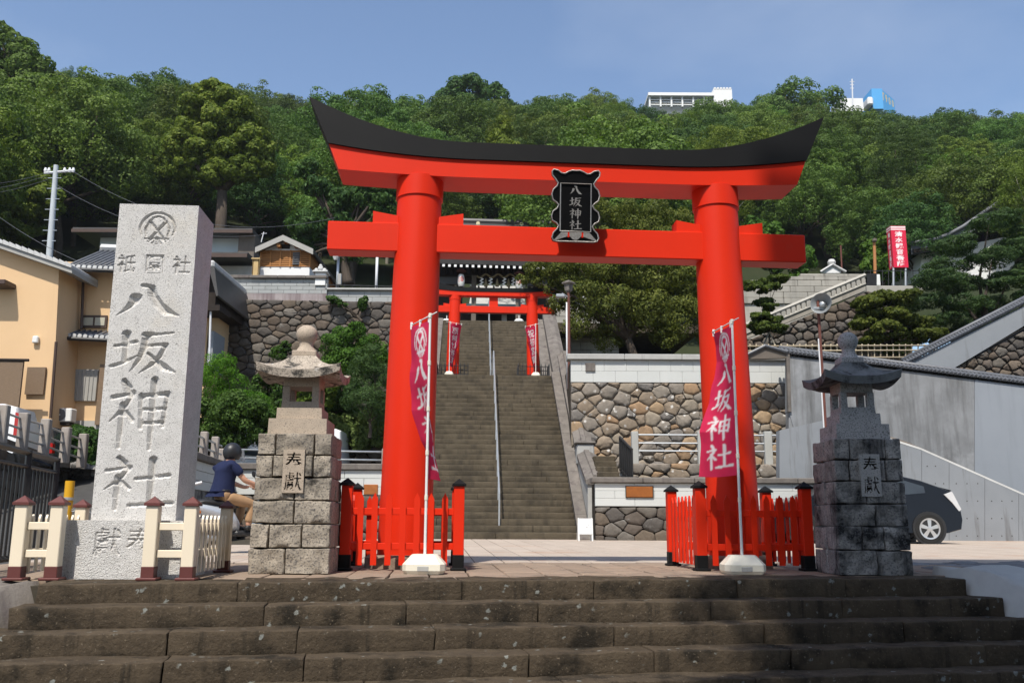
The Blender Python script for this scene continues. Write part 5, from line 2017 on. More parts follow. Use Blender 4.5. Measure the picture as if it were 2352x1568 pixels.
# paper lanterns
for x, y0, y1, lab in ((1059, 631, 658, "white paper lantern with red crest hanging at the left of the shrine gate"), (1192, 637, 663, "white paper lantern with red crest hanging at the right of the shrine gate")):
    c0, c1 = P(x, y1, SH_Y + .5), P(x, y0, SH_Y + .5)
    h = c1.z - c0.z
    t = thing("paper_lantern", lab, "lantern", c0)
    U, V = None, None

    def fn(u, v, h=h):
        a = 2 * math.pi * u
        r_ = .165 * (math.sin(math.pi * (.12 + .76 * v)) ** .35)
        return (r_ * math.cos(a), r_ * math.sin(a), h * v)
    me = printed_grid(fn, 48, 30, lambda U, V: brush_mask(U, V, 'crest', .80, .58, .17, .5, 1.3) | ((np.abs(U - .66) < .02) & (V > .3) & (V < .85) & (np.sin(V * 60) > -.2)), "shade")
    obj("shade", me, MT['lantern_print'], t)
    MB().lathe([(.10, h), (.12, h + .03), (.10, h + .05)], 16).build("top_ring", MT['wood_dark'], t)
    MB().lathe([(.09, -.04), (.11, -.02), (.09, 0)], 16).build("bottom_ring", MT['wood_dark'], t)
    MB().lathe([(.24, h + .16), (.23, h + .19), (.05, h + .32), (.02, h + .5)], 16).build("canopy", MT['rust'], t)

# inner hall seen through the gate
ih = thing("inner_hall", "inner shrine hall with green copper eaves seen through the gate opening", "shrine", S(0, 26, TOP_Z), ST_RZ)
a, b = P(1075, 712, 47), P(1210, 714, 47)
c, d = P(1085, 655, 51), P(1200, 657, 51)
MB().add([a, b, d, c, a + Vector((0, 0, -.2)), b + Vector((0, 0, -.2))], [(0, 1, 2, 3), (0, 4, 5, 1)]).build("tile_roof", MT['cap_grey'], ih, world=True)
MB().add([P(1072, 713, 46.6), P(1212, 715, 46.6), P(1212, 699, 47.6), P(1072, 697, 47.6)], [(0, 1, 2, 3)]).build("copper_eave", MT['copper_green'], ih, world=True)
pbox(ih, "wall", MT['wood_dark'], 1060, 712, 1225, 760, 47.5, .3)
pbox(ih, "wall", MT['plaster'], 1152, 722, 1164, 748, 47.3, .1)
# white stone bases at the head of the stairs
for x in (1026, 1192, 1230):
    q = P(x, 740, STC.y + 16.6)
    o = thing("flag_base", {1026: "white weighted base at the left head of the stairs", 1192: "white weighted base near the right shrine post", 1230: "rightmost white weighted base at the head of the stairs"}[x], "base", q)
    MB().lathe([(.2, 0), (.21, .05), (.15, .13), (.06, .15)], 8).build("weight", MT['white_plastic'], o)
    MB().tube([(0, 0, .14), (0, 0, .3)], .02, 6).build("socket", MT['white_plastic'], o)

# side buildings beside the hall so the head of the stairs is closed by walls
for x0, x1, lab in ((905, 990, "left"), (1262, 1420, "right")):
    w = thing("precinct_wall", f"grey stone precinct wall {lab} of the shrine gate hall", "wall", P((x0 + x1) / 2, 735, 39.5))
    a, b = P(x0, 745, 39.5), P(x1, 690, 39.5)
    courses(w, "block", MT['concrete_tan'], a.x, b.x, a.z - 1.5, b.z, 39.5, 7, .9, .4, .015, 5, .015)
    MB().box(a.x - .1, b.x + .1, 39.35, 40, b.z + .003, b.z + .15, .02).build("coping", MT['cap_grey'], w, world=True)

# ================================================================ LEFT: RETAINING WALL AND WHAT STANDS ON IT
YL = 28.0
rw = thing("retaining_wall", "tall brown stone retaining wall behind the left lantern", "wall", (-6.8, YL, 0))
stone_wall(rw, region_px([(468, 935), (905, 935), (905, 693), (468, 686)], YL, -6.8, 0), .205, MT['rock'], 61, .007, .045, .2, stretch=1.45, mix=.25)
a, b = P(440, 1060, YL), P(910, 690, YL)
MB().box(a.x, b.x, YL + .16, YL + 6, 0, b.z - .06).build("core", MT['mortar'], rw, world=True)
bk = thing("block_wall", "grey concrete block wall with brown coping on the left retaining wall", "wall", P(630, 680, YL))
a, b = P(506, 683, YL + .2), P(752, 641, YL + .2)
n = 4
courses(bk, "block", MT['blockwall'], a.x, b.x, a.z + .14, b.z, YL + .2, 4, .40, .2, .006, 7)
MB().box(a.x, b.x, YL + .19, YL + .41, a.z - .1, a.z + .137).build("base_course", MT['blockwall_stain'], bk, world=True)
cx = a.x
while cx < b.x - .3:
    MB().box(cx, min(cx + .9, b.x) - .006, YL + .1, YL + .5, b.z + .003, b.z + .10, .015).build("coping_stone", MT['cap'], bk, world=True)
    cx += .9
bk2 = thing("block_wall", "low stained block wall left of the large gate column, on the retaining wall", "wall", P(825, 690, YL))
a, b = P(746, 696, YL + .3), P(910, 668, YL + .3)
courses(bk2, "block", MT['blockwall'], a.x, b.x, a.z, b.z, YL + .3, 2, .5, .2, .006, 8)
MB().box(a.x, b.x, YL + .2, YL + .6, b.z + .003, b.z + .07, .015).build("coping", MT['cap_grey'], bk2, world=True)
gpst = thing("gate_post", "white plastered post with a scrolled tile ornament on the block wall", "post", P(735, 655, YL + .15))
pbox(gpst, "post", MT['plaster'], 723, 626, 748, 655, YL + .15, .4, .01)
a = P(735, 626, YL + .15)
MB().box(a.x - .24, a.x + .24, YL + .08, YL + .62, a.z + .002, a.z + .06, .02).build("tile_cap", MT['tile_white'], gpst, world=True)
for dx, dz, r_ in ((0, .16, .085), (-.13, .1, .06), (.13, .1, .06), (0, .24, .05), (-.2, .06, .04), (.2, .06, .04)):
    MB().lathe([(r_ * .2, -.04), (r_, -.03), (r_, .03), (r_ * .2, .04)], 14, M=Matrix.Translation((a.x + dx, YL + .22, a.z + dz)) @ Matrix.Rotation(R(90), 4, 'X')).build("ornament", MT['tile_white'], gpst, world=True, smooth=True)

# camera pole, white pole, railing
cpo = thing("camera_pole", "grey pole with a white security camera and control box left of the gate", "pole", P(772, 668, 29.5))
p, q = P(773, 690, 29.5), P(770, 572, 29.5)
MB().tube([p, Vector((p.x, p.y, q.z))], .045, 8).build("pole", MT['steel'], cpo, world=True, smooth=True)
pbox(cpo, "control_box", MT['cap_grey'], 775, 628, 784, 653, 29.4, .15)
pbox(cpo, "camera_body", MT['white_plastic'], 767, 574, 783, 583, 29.2, .35, .03)
MB().lathe([(.06, 0), (.1, .1), (.08, .2)], 10, tuple(P(771, 597, 29.3))).build("camera_dome", MT['white_plastic'], cpo, world=True)
tag(MB().tube([P(863, 692, 29.4), P(867, 572, 29.4)], .045, 8).build("white_pole", MT['steel_white'], None, smooth=True), "slim white pole just left of the large gate column", "pole")
mf = thing("metal_railing", "thin dark metal railing on the low block wall left of the gate", "railing", P(830, 668, 29))
for y in (656, 666):
    MB().tube([P(752, y - 2, 29), P(905, y + 2, 29)], .02, 5).build("rail", MT['black_metal'], mf, world=True)
for k in range(9):
    MB().tube([P(756 + k * 18, 672, 29), P(756 + k * 18, 655, 29)], .016, 5).build("post", MT['black_metal'], mf, world=True)

# small house with cedar siding
YK = 35.0
ho = thing("wooden_house", "small gabled outbuilding with cedar boards and white plaster above the left wall", "house", P(655, 632, YK))
x0, x1 = 599, 712
zs_ = [P(655, y, YK).z for y in (640, 613, 575)]
xa, xb = P(x0, 600, YK).x, P(x1, 600, YK).x
MB().box(xa, xb, YK, YK + 7, zs_[0] - 1, zs_[1]).build("plaster_base", MT['plaster'], ho, world=True)
MB().box(xa + .02, xb - .02, YK + .05, YK + 7, zs_[1] + .003, zs_[2]).build("wall_core", MT['wood_dark'], ho, world=True)
for i in range(8):
    h = (zs_[2] - zs_[1]) / 8
    MB().box(xa, xb, YK - .02 + .0, YK + .04, zs_[1] + i * h + .01, zs_[1] + (i + 1) * h - .012).build("board", MT['wood'], ho, world=True)
    MB().box(xb - .03, xb + .02, YK + .05, YK + 6, zs_[1] + i * h + .01, zs_[1] + (i + 1) * h - .012).build("board", MT['wood'], ho, world=True)
for k in range(6):
    x = xa + (xb - xa) * k / 5
    MB().box(x - .03, x + .03, YK - .045, YK - .018, zs_[1], zs_[2]).build("batten", MT['wood'], ho, world=True)
w0, w1 = P(672, 609, YK), P(690, 580, YK)
wn_ = MB().box(w0.x, w1.x, YK - .06, YK - .03, w0.z, w1.z).build("louvre_window", MT['wood_grey'], ho, world=True)
for i in range(6):
    h = (w1.z - w0.z) / 6
    MB().box(w0.x + .03, w1.x - .03, YK - .09, YK - .06, w0.z + i * h + .02, w0.z + (i + .6) * h).build("louvre", MT['tile'], wn_, world=True)
apex = P(655, 545, YK)
el, er = P(592, 573, YK), P(724, 577, YK)
MB().prism([(xa, zs_[2]), (xb, zs_[2]), (apex.x, apex.z - .12)], YK, YK + .2, 'Y').build("gable", MT['plaster'], ho, world=True)
for a, b in ((el, apex), (apex, er)):
    d = (b - a)
    mb = MB().add([a + Vector((0, -.35, 0)), b + Vector((0, -.35, 0)), b + Vector((0, 7.5, 0)), a + Vector((0, 7.5, 0)),
                   a + Vector((0, -.35, -.16)), b + Vector((0, -.35, -.16)), b + Vector((0, 7.5, -.16)), a + Vector((0, 7.5, -.16))],
                  [(0, 1, 2, 3), (7, 6, 5, 4), (0, 4, 5, 1), (3, 2, 6, 7), (0, 3, 7, 4), (1, 5, 6, 2)])
    rf = mb.build("roof_slope", MT['metal_roof'], ho, world=True)
    MB().add([a + Vector((0, -.37, -.02)), b + Vector((0, -.37, -.02)), b + Vector((0, -.37, -.24)), a + Vector((0, -.37, -.24)), a + Vector((0, -.31, -.02)), b + Vector((0, -.31, -.02)), b + Vector((0, -.31, -.24)), a + Vector((0, -.31, -.24))],
             [(0, 1, 2, 3), (7, 6, 5, 4), (0, 4, 5, 1), (3, 2, 6, 7)]).build("barge_board", MT['shutter'], rf, world=True)
pbox(ho, "gable_vent", MT['wood_dark'], 646, 561, 666, 571, YK - .03, .06)
for x in (638, 655, 678):
    q = P(x, 561 if x != 655 else 552, YK - .4)
    MB().box(q.x - .07, q.x + .07, YK - .3, YK, q.z - .06, q.z + .06).build("purlin_end", MT['wood'], ho, world=True)
gt = thing("wooden_gate", "pale new wooden garden gate left of the small wooden house", "gate", P(585, 632, YK - .3))
pbox(gt, "panel", MT['wood_pale'], 580, 593, 594, 634, YK - .3, .06)
for x in (578, 593):
    pbox(gt, "frame_post", MT['wood_pale'], x, 590, x + 3, 634, YK - .35, .12)
pbox(gt, "top_bar", MT['wood_pale'], 577, 592, 597, 595, YK - .36, .14)

# long low house behind
YM = 40.0
lh = thing("long_house", "long low house with pale blue walls and brown eaves behind the monument", "house", P(400, 615, YM))
pbox(lh, "wall", MT['plaster_blue'], 222, 547, 565, 640, YM, 5, 0)
pbox(lh, "lower_wall", MT['cap_grey'], 400, 611, 590, 650, YM - .6, .5, 0)
MB().box(P(188, 540, YM).x, P(592, 540, YM).x, YM - .9, YM + 6, P(300, 546, YM).z, P(300, 537, YM).z).build("roof", MT['metal_roof'], lh, world=True)
MB().box(P(188, 540, YM).x - .03, P(592, 540, YM).x + .03, YM - .95, YM - .85, P(300, 548, YM).z, P(300, 541, YM).z).build("gutter", MT['brown_trim'], lh, world=True)
MB().box(P(400, 600, YM).x, P(592, 600, YM).x, YM - 1.6, YM + .1, P(500, 612, YM).z, P(500, 602, YM).z).build("lower_roof", MT['metal_roof'], lh, world=True)
MB().box(P(400, 600, YM).x, P(592, 600, YM).x, YM - 1.66, YM - 1.58, P(500, 614, YM).z, P(500, 606, YM).z).build("lower_gutter", MT['brown_trim'], lh, world=True)
for (u, v, w_, h_) in ((228, 588, 262, 604), (264, 588, 272, 606), (566, 586, 586, 602)):
    f = pbox(lh, "window", MT['white_plastic'], u, v, w_, h_, YM - .06, .1, 0)
    pbox(f, "pane", MT['glass_dark'], u + 1.5, v + 1.5, w_ - 1.5, h_ - 1.5, YM - .075, .03, 0)
MB().box(P(555, 560, YM).x, P(592, 560, YM).x, YM - .5, YM + 4, P(570, 600, YM).z, P(570, 546, YM).z).build("wing", MT['wood_grey'], lh, world=True)
an = thing("roof_antenna", "white antenna bracket on the long house roof beside the small gable", "antenna", P(600, 552, YM - .5))
MB().tube([P(600, 556, YM - .5), P(606, 533, YM - .5)], .025, 6).build("mast", MT['steel_white'], an, world=True)
MB().tube([P(600, 537, YM - .5), P(613, 536, YM - .5)], .012, 6).build("arm", MT['steel_white'], an, world=True)

# corner of a dark roofed house beside the monument
YN = 25.5
dh = thing("dark_roof_house", "corner of a house with dark eaves just right of the monument", "house", P(490, 800, YN))
pbox(dh, "wall", MT['stucco'], 330, 660, 484, 1010, YN + .5, 5, 0)
mb = MB().prism([(P(x, y, YN).x, P(x, y, YN).z) for x, y in ((380, 612), (508, 628), (516, 690), (512, 692), (498, 640), (380, 640))], YN - .6, YN + 5, 'Y')
mb.build("roof", MT['metal_roof'], dh, world=True)
pbox(dh, "eave_soffit", MT['wood_dark'], 380, 640, 498, 700, YN - .3, 5, 0)
pbox(dh, "lower_eave", MT['wood_dark'], 380, 700, 505, 712, YN - .5, 1, 0)
MB().box(P(470, 612, YN).x, P(505, 612, YN).x, YN - .5, YN + 5, P(490, 625, YN).z, P(490, 608, YN).z, .05).build("ridge_tiles", MT['tile_white'], dh, world=True)
MB().tube([P(484, 715, YN - .4), P(480, 850, YN - .4)], .03, 6).build("down_pipe", MT['steel_white'], dh, world=True)
pbox(dh, "side_wall", MT['concrete'], 474, 760, 492, 850, YN + .1, 1, 0)

# ================================================================ LEFT: OCHRE HOUSE
YO = 30.0
oh = thing("ochre_house", "ochre stuccoed house with grey tile roofs at the left edge", "house", P(100, 980, YO))
panel(oh, "gable_wall", MT['stucco'], [(-260, 478), (0, 566), (136, 614), (118, 985), (-260, 985)], YO, 4)
panel(oh, "recessed_wall", MT['stucco'], [(132, 600), (275, 606), (262, 985), (112, 985)], YO + 1.6, 3)
# gable roof edge: pale tiles on a grey board
g0, g1 = P(-260, 468, YO - .35), P(166, 616, YO - .35)
MB().add([g0, g1, g1 + Vector((0, 4, 0)), g0 + Vector((0, 4, 0)), g0 - Vector((0, 0, .17)), g1 - Vector((0, 0, .17)), g1 + Vector((0, 4, -.17)), g0 + Vector((0, 4, -.17))],
         [(0, 1, 2, 3), (7, 6, 5, 4), (0, 4, 5, 1), (3, 2, 6, 7), (0, 3, 7, 4), (1, 5, 6, 2)]).build("verge_board", MT['shutter'], oh, world=True)
n = 30
for k in range(n):
    a, b = g0.lerp(g1, k / n), g0.lerp(g1, (k + .96) / n)
    MB().add([a + Vector((0, -.06, .16)), b + Vector((0, -.06, .10)), b + Vector((0, -.06, -.0)), a + Vector((0, -.06, .0)),
              a + Vector((0, 3.5, .16)), b + Vector((0, 3.5, .10)), b + Vector((0, 3.5, 0)), a + Vector((0, 3.5, 0))],
             [(0, 1, 2, 3), (0, 4, 5, 1), (1, 5, 6, 2), (3, 7, 4, 0)]).build("verge_tile", MT['tile_white'], oh, world=True)


def tile_roof(parent, ea, eb, back, rise, n, name, ridge=True):
    """ea..eb eave line, roof runs back and up; ribs of pan tiles joined as they are tiny"""
    mb = MB().add([ea, eb, eb + Vector((0, back, rise)), ea + Vector((0, back, rise)), ea - Vector((0, 0, .1)), eb - Vector((0, 0, .1))], [(0, 1, 2, 3), (0, 4, 5, 1)])
    rf = mb.build(name, MT['tile'], parent, world=True)
    rb = MB()
    for k in range(n):
        p = ea.lerp(eb, (k + .5) / n)
        rb.tube([p + Vector((0, 0, .02)), p + Vector((0, back, rise + .02))], .055, 5)
    stuff(rb.build("tile_rib", MT['tile'], rf, world=True, smooth=True))
    ends = MB()
    for k in range(n):
        p = ea.lerp(eb, (k + .5) / n)
        ends.lathe([(.075, -.02), (.075, .02)], 8, M=Matrix.Translation(p + Vector((0, -.03, .0))) @ Matrix.Rotation(R(90), 4, 'X'))
    stuff(ends.build("tile_end", MT['tile_white'], rf, world=True))
    if ridge:
        MB().tube([ea + Vector((0, back, rise + .1)), eb + Vector((0, back, rise + .1))], .16, 6).build("ridge_tiles", MT['tile_white'], rf, world=True)
    MB().tube([ea + Vector((0, -.08, -.12)), eb + Vector((0, -.08, -.12))], .07, 6).build("gutter", MT['black_metal'], rf, world=True)


tile_roof(oh, P(150, 611, YO + 1.0), P(300, 618, YO + 1.0), 2.6, 1.35, 12, "upper_roof")
tile_roof(oh, P(114, 768, YO + .9), P(280, 776, YO + .9), .75, .32, 13, "lower_roof", False)
MB().tube([P(192, 622, YO + 1.4), P(187, 756, YO + 1.4)], .05, 8).build("down_pipe", MT['brown_trim'], oh, world=True)
MB().tube([P(129, 785, YO - .1), P(116, 960, YO - .1)], .05, 8).build("down_pipe", MT['brown_trim'], oh, world=True)
f = pbox(oh, "window", MT['brown_trim'], 185, 724, 246, 752, YO + 1.52, .1, 0)
for xw in (190, 217):
    pbox(f, "pane", MT['pane_pale'], xw, 729, xw + 24, 747, YO + 1.5, .03, 0)
sh = pbox(oh, "shutter", MT['shutter'], 162, 848, 226, 920, YO + 1.5, .1, 0)
for k in range(7):
    pbox(sh, "shutter_slat", MT['shutter'], 163 + k * 9, 850, 171 + k * 9, 918, YO + 1.47, .05, .01)
pbox(oh, "reed_screen", MT['reed'], -60, 826, 54, 935, YO - 1.0, .08, 0)
pbox(oh, "reed_screen", MT['reed'], 56, 843, 105, 905, YO - .1, .08, 0)
pbox(oh, "reed_screen", MT['reed'], 217, 836, 270, 975, YO + 1.3, .08, 0)
MB().tube([P(-60, 825, YO - 1.0), P(66, 827, YO - 1.0)], .05, 6).build("screen_pole", MT['wood_dark'], oh, world=True)
pbox(oh, "vent_hood", MT['white_plastic'], 72, 771, 87, 787, YO - .15, .15, .03)
pbox(oh, "awning", MT['brown_trim'], -40, 641, 12, 652, YO - .7, .7, .02)
pbox(oh, "plinth", MT['cap_grey'], 100, 966, 270, 985, YO + 1.4, .2, 0)
ac = thing("air_conditioner", "white air conditioner unit beside the ochre house wall", "air conditioner", P(142, 972, YO + .6))
pbox(ac, "casing", MT['white_plastic'], 120, 937, 165, 968, YO + .5, .4, .03)
q = P(137, 952, YO + .49)
MB().lathe([(.20, -.01), (.20, .01)], 24, M=Matrix.Translation(q) @ Matrix.Rotation(R(90), 4, 'X')).build("fan_grille", MT['tile'], ac, world=True)
MB().lathe([(.03, -.015), (.03, .02)], 12, M=Matrix.Translation(q) @ Matrix.Rotation(R(90), 4, 'X')).build("fan_hub", MT['white_plastic'], ac, world=True)
pbox(ac, "stand", MT['wood_dark'], 124, 968, 160, 975, YO + .55, .3, 0)

# utility pole and wires
up = thing("utility_pole", "pale concrete utility pole with cross arm above the ochre house", "utility pole", P(112, 650, 36))
MB().tube([P(108, 660, 36), P(129, 380, 36)], [.14, .095], 12).build("pole", MT['pole_grey'], up, world=True, smooth=True, angle=40)
MB().tube([P(102, 398, 36), P(170, 392, 36)], .05, 6).build("cross_arm", MT['steel_white'], up, world=True)
for x in (104, 112, 148, 160, 168):
    q = P(x, 396, 36)
    MB().lathe([(.05, 0), (.07, .08), (.04, .2)], 8, tuple(q)).build("insulator", MT['steel_white'], up, world=True)
for k in range(7):
    q = P(127 - k * 2.2, 410 + k * 24, 36)
    MB().tube([q + Vector((-.28, -.05, 0)), q + Vector((.28, -.05, 0))], .018, 5).build("step_bolt", MT['steel'], up, world=True)
wi = 0
for (a, b, sag, lab) in (((104, 398), (-120, 425), .2, "topmost wire left of the utility pole"), ((106, 404), (-120, 440), .2, "second wire left of the utility pole"), ((110, 412), (-120, 452), .2, "third wire left of the utility pole"),
                         ((168, 394), (770, 500), 1.2, "wire from the utility pole arm towards the large gate"), ((0, 500), (300, 640), .3, "wire slanting down to the ochre house roof"),
                         ((122, 420), (600, 540), .8, "wire from the utility pole to the roof antenna")):
    pa, pb = P(*a, 36), P(*b, 35)
    pts = [pa.lerp(pb, k / 16) - Vector((0, 0, sag * 4 * (k / 16) * (1 - k / 16))) for k in range(17)]
    tag(MB().tube(pts, .009, 4).build("power_line", MT['tile'], None), lab, "wire")

# ================================================================ LEFT: RAISED ROAD, PARAPETS
rd = structure(MB().add([(-12.0, 17, 1.65), (-30, 17, 2.6), (-30, 33, 2.8), (-10.8, 33, 2.0)], [(0, 1, 2, 3)]).build("raised_road", MT['asphalt'], recalc=False))
pw = thing("road_parapet", "concrete beam on dark stones edging the raised road at the far left", "wall", (-11.3, 22, 0))
pa, pb = P(-60, 978, 19.5), P(162, 1062, 25.5)
MB().add([pa, pb, pb + Vector((-.35, 0, 0)), pa + Vector((-.35, 0, 0)), pa - Vector((0, 0, .22)), pb - Vector((0, 0, .22)), pb - Vector((.35, 0, .22)), pa - Vector((.35, 0, .22))],
         [(0, 1, 2, 3), (0, 4, 5, 1), (1, 5, 6, 2)]).build("beam", MT['cap'], pw, world=True)
d = pb - pa
Lp = math.hypot(d.x, d.y)
angp = math.atan2(d.y, d.x)
MB().add([pa - Vector((.2, 0, .22)), pb - Vector((.2, 0, .22)), Vector((pb.x - .2, pb.y, 0)), Vector((pa.x - .2, pa.y, 0))], [(0, 1, 2, 3)]).build("backing", MT['mortar'], pw, world=True, recalc=False)
stone_wall(pw, [(0, 0.1), (Lp, .6), (Lp, pb.z - .24), (0, pa.z - .24)], .28, MT['rock'], 71, .015, .08, .2, origin=(pa.x + 11.3 - .1, pa.y - 22, 0), rz=angp, stretch=1.25)
rg_ = thing("road_railing", "concrete posts with three steel pipes along the raised road at the left", "railing", (-11.3, 22, 2))
posts = [(2, 930, 1008, 20.4), (50, 948, 1022, 21.4), (100, 962, 1037, 22.7), (147, 981, 1055, 24.0), (187, 996, 1066, 25.3)]
for (x, y0, y1, Y) in posts:
    a, b = P(x, y1, Y), P(x, y0, Y)
    MB().box(a.x - .11, a.x + .11, Y - .09, Y + .09, a.z - .1, b.z, .02).build("post", MT['post_concrete'], rg_, world=True)
for f in (.18, .5, .80):
    pts = [P(x, y0 + (y1 - y0) * f, Y) for (x, y0, y1, Y) in posts]
    MB().tube([pts[0] + (pts[0] - pts[1]) * 2] + pts, .028, 8).build("pipe", MT['steel'], rg_, world=True, smooth=True)

# parapet of the bridge left of the stairs
bpw = thing("bridge_parapet", "white block parapet with stone coping and pipe rails left of the long stairway", "wall", (-4.8, 21.8, 0))
YP = 21.8
a, b = P(520, 1135, YP), P(905, 1135, YP)
zc = [P(700, y, YP).z for y in (1064, 1079, 1136)]
stone_wall(bpw, [(0, .03), (b.x - a.x, .03), (b.x - a.x, zc[2]), (0, zc[2])], .28, MT['rock'], 73, .012, .05, .14, origin=(a.x + 4.8, 0, 0), stretch=1.4)
MB().box(a.x, b.x, YP + .1, YP + .5, 0, zc[1]).build("core", MT['mortar'], bpw, world=True)
courses(bpw, "block", MT['white_wall'], a.x, b.x, zc[2], zc[1], YP - .03, 3, .92, .12, .007, 5)
MB().box(a.x - .05, b.x, YP - .1, YP + .4, zc[1] + .003, zc[0], .02).build("coping", MT['cap'], bpw, world=True)
for y in (1034, 1053, 1072):
    MB().tube([P(545, y - 2, YP + .2), P(905, y + 4, YP + .2)], .024, 8).build("pipe", MT['steel'], bpw, world=True, smooth=True)
for x in (508, 700, 885):
    p, q = P(x, 1075, YP + .2), P(x, 1030, YP + .2)
    MB().box(p.x - .09, p.x + .09, YP + .12, YP + .3, zc[0] - .02, q.z, .02).build("post", MT['post_concrete'], bpw, world=True)
pbox(bpw, "copper_plate", MT['bronze'], 835, 1112, 868, 1135, YP - .06, .04)
# wing that comes towards the camera on its left
wg = thing("bridge_parapet", "white block wing wall with stone coping behind the scooter rider", "wall", (-6.4, 19, 0))
wa, wb = Vector((-6.15, 17.2, 0)), Vector((a.x, YP, 0))
dw = wb - wa
Lw = dw.length
an_ = math.atan2(dw.y, dw.x)
MW = Matrix.Translation(wa) @ Matrix.Rotation(an_, 4, 'Z')
for r_ in range(3):
    x = -.4 * (r_ % 2)
    h = (zc[1] - zc[2]) / 3
    while x < Lw:
        MB().box(max(0, x) + .004, min(x + .92, Lw) - .004, 0, .14, zc[2] + r_ * h + .004, zc[2] + (r_ + 1) * h - .004, .006, MW).build("block", MT['white_wall'], wg, world=True)
        x += .92
MB().box(0, Lw, .02, .14, 0, zc[2], 0, MW).build("base", MT['dark_granite'], wg, world=True)
MB().box(-.1, Lw, -.08, .32, zc[1] + .003, zc[0], .02, MW).build("coping", MT['cap'], wg, world=True)
for s_ in (.4, 1.5, 2.6, 3.8):
    MB().box(s_, s_ + .16, .1, .26, zc[0] - .02, zc[0] + .55, .02, MW).build("post", MT['post_concrete'], wg, world=True)
for z in (.2, .4):
    MB().tube([MW @ Vector((.4, .18, zc[0] + z)), MW @ Vector((Lw, .18, zc[0] + z))], .024, 8).build("pipe", MT['steel'], wg, world=True)
df = thing("board_fence", "dark board fence under the ivy behind the scooter rider", "fence", P(520, 1040, 26))
for k in range(22):
    x = 440 + k * 8
    pbox(df, "board", MT['wood_dark'], x, 1004 + (k % 2), x + 7, 1062, 26, .05, .005)
pbox(df, "rail", MT['wood_dark'], 440, 1012, 618, 1016, 25.94, .05, 0)
structure(MB().add([(-9.0, 21.9, zc[0] - .45), (-2.45, 22.0, zc[0] - .45), (-2.45, 27.9, zc[0] - .3), (-10.4, 27.9, zc[0] - .3)], [(0, 1, 2, 3)]).build("bridge_road", MT['asphalt'], recalc=False))
lw = thing("low_stone_wall", "low stone wall under the pale hedge left of the long stairway", "wall", (-4, 26.2, 1))
stone_wall(lw, region_px([(770, 1085), (905, 1085), (905, 1018), (770, 1025)], 26.2, -4, 1), .26, MT['rock'], 75, .014, .06, .2, stretch=1.3)
MB().box(P(690, 1090, 26.3).x, P(905, 1090, 26.3).x, 26.38, 27.9, .5, P(800, 1022, 26.3).z).build("core", MT['mortar'], lw, world=True)


# ================================================================ VEHICLES
def wheel(parent, x, y, r_, w, spokes=5):
    M = Matrix.Translation((x, y, r_)) @ Matrix.Rotation(R(90), 4, 'X')
    wo = MB().lathe([(r_ * .66, -w / 2), (r_ * .95, -w / 2), (r_, -w * .3), (r_, w * .3), (r_ * .95, w / 2), (r_ * .66, w / 2), (r_ * .66, -w / 2)], 32, M=M, cap=False).build("tyre", MT['rubber'], parent, smooth=True, angle=40)
    MB().lathe([(r_ * .69, -.02), (r_ * .69, .02)], 32, M=M).build("wheel_well", MT['black_metal'], wo)
    rim = MB().lathe([(r_ * .70, w * .44), (r_ * .70, w * .52), (r_ * .60, w * .50), (r_ * .60, w * .40), (r_ * .70, w * .44)], 32, M=M, cap=False)
    rim.lathe([(r_ * .17, w * .2), (r_ * .17, w * .5), (r_ * .1, w * .52)], 16, M=M)
    for k in range(spokes):
        a = 2 * math.pi * k / spokes + .3
        Mr = M @ Matrix.Rotation(a, 4, 'Z')
        rim.add([Mr @ Vector(p) for p in ((r_ * .1, -r_ * .09, w * .5), (r_ * .64, -r_ * .14, w * .47), (r_ * .64, r_ * .14, w * .47), (r_ * .1, r_ * .09, w * .5), (r_ * .1, -r_ * .09, w * .36), (r_ * .64, -r_ * .14, w * .34), (r_ * .64, r_ * .14, w * .34), (r_ * .1, r_ * .09, w * .36))],
                [(0, 1, 2, 3), (7, 6, 5, 4), (0, 4, 5, 1), (2, 6, 7, 3)])
    rim.build("rim", MT['alloy'], wo, recalc=True)
    return wo


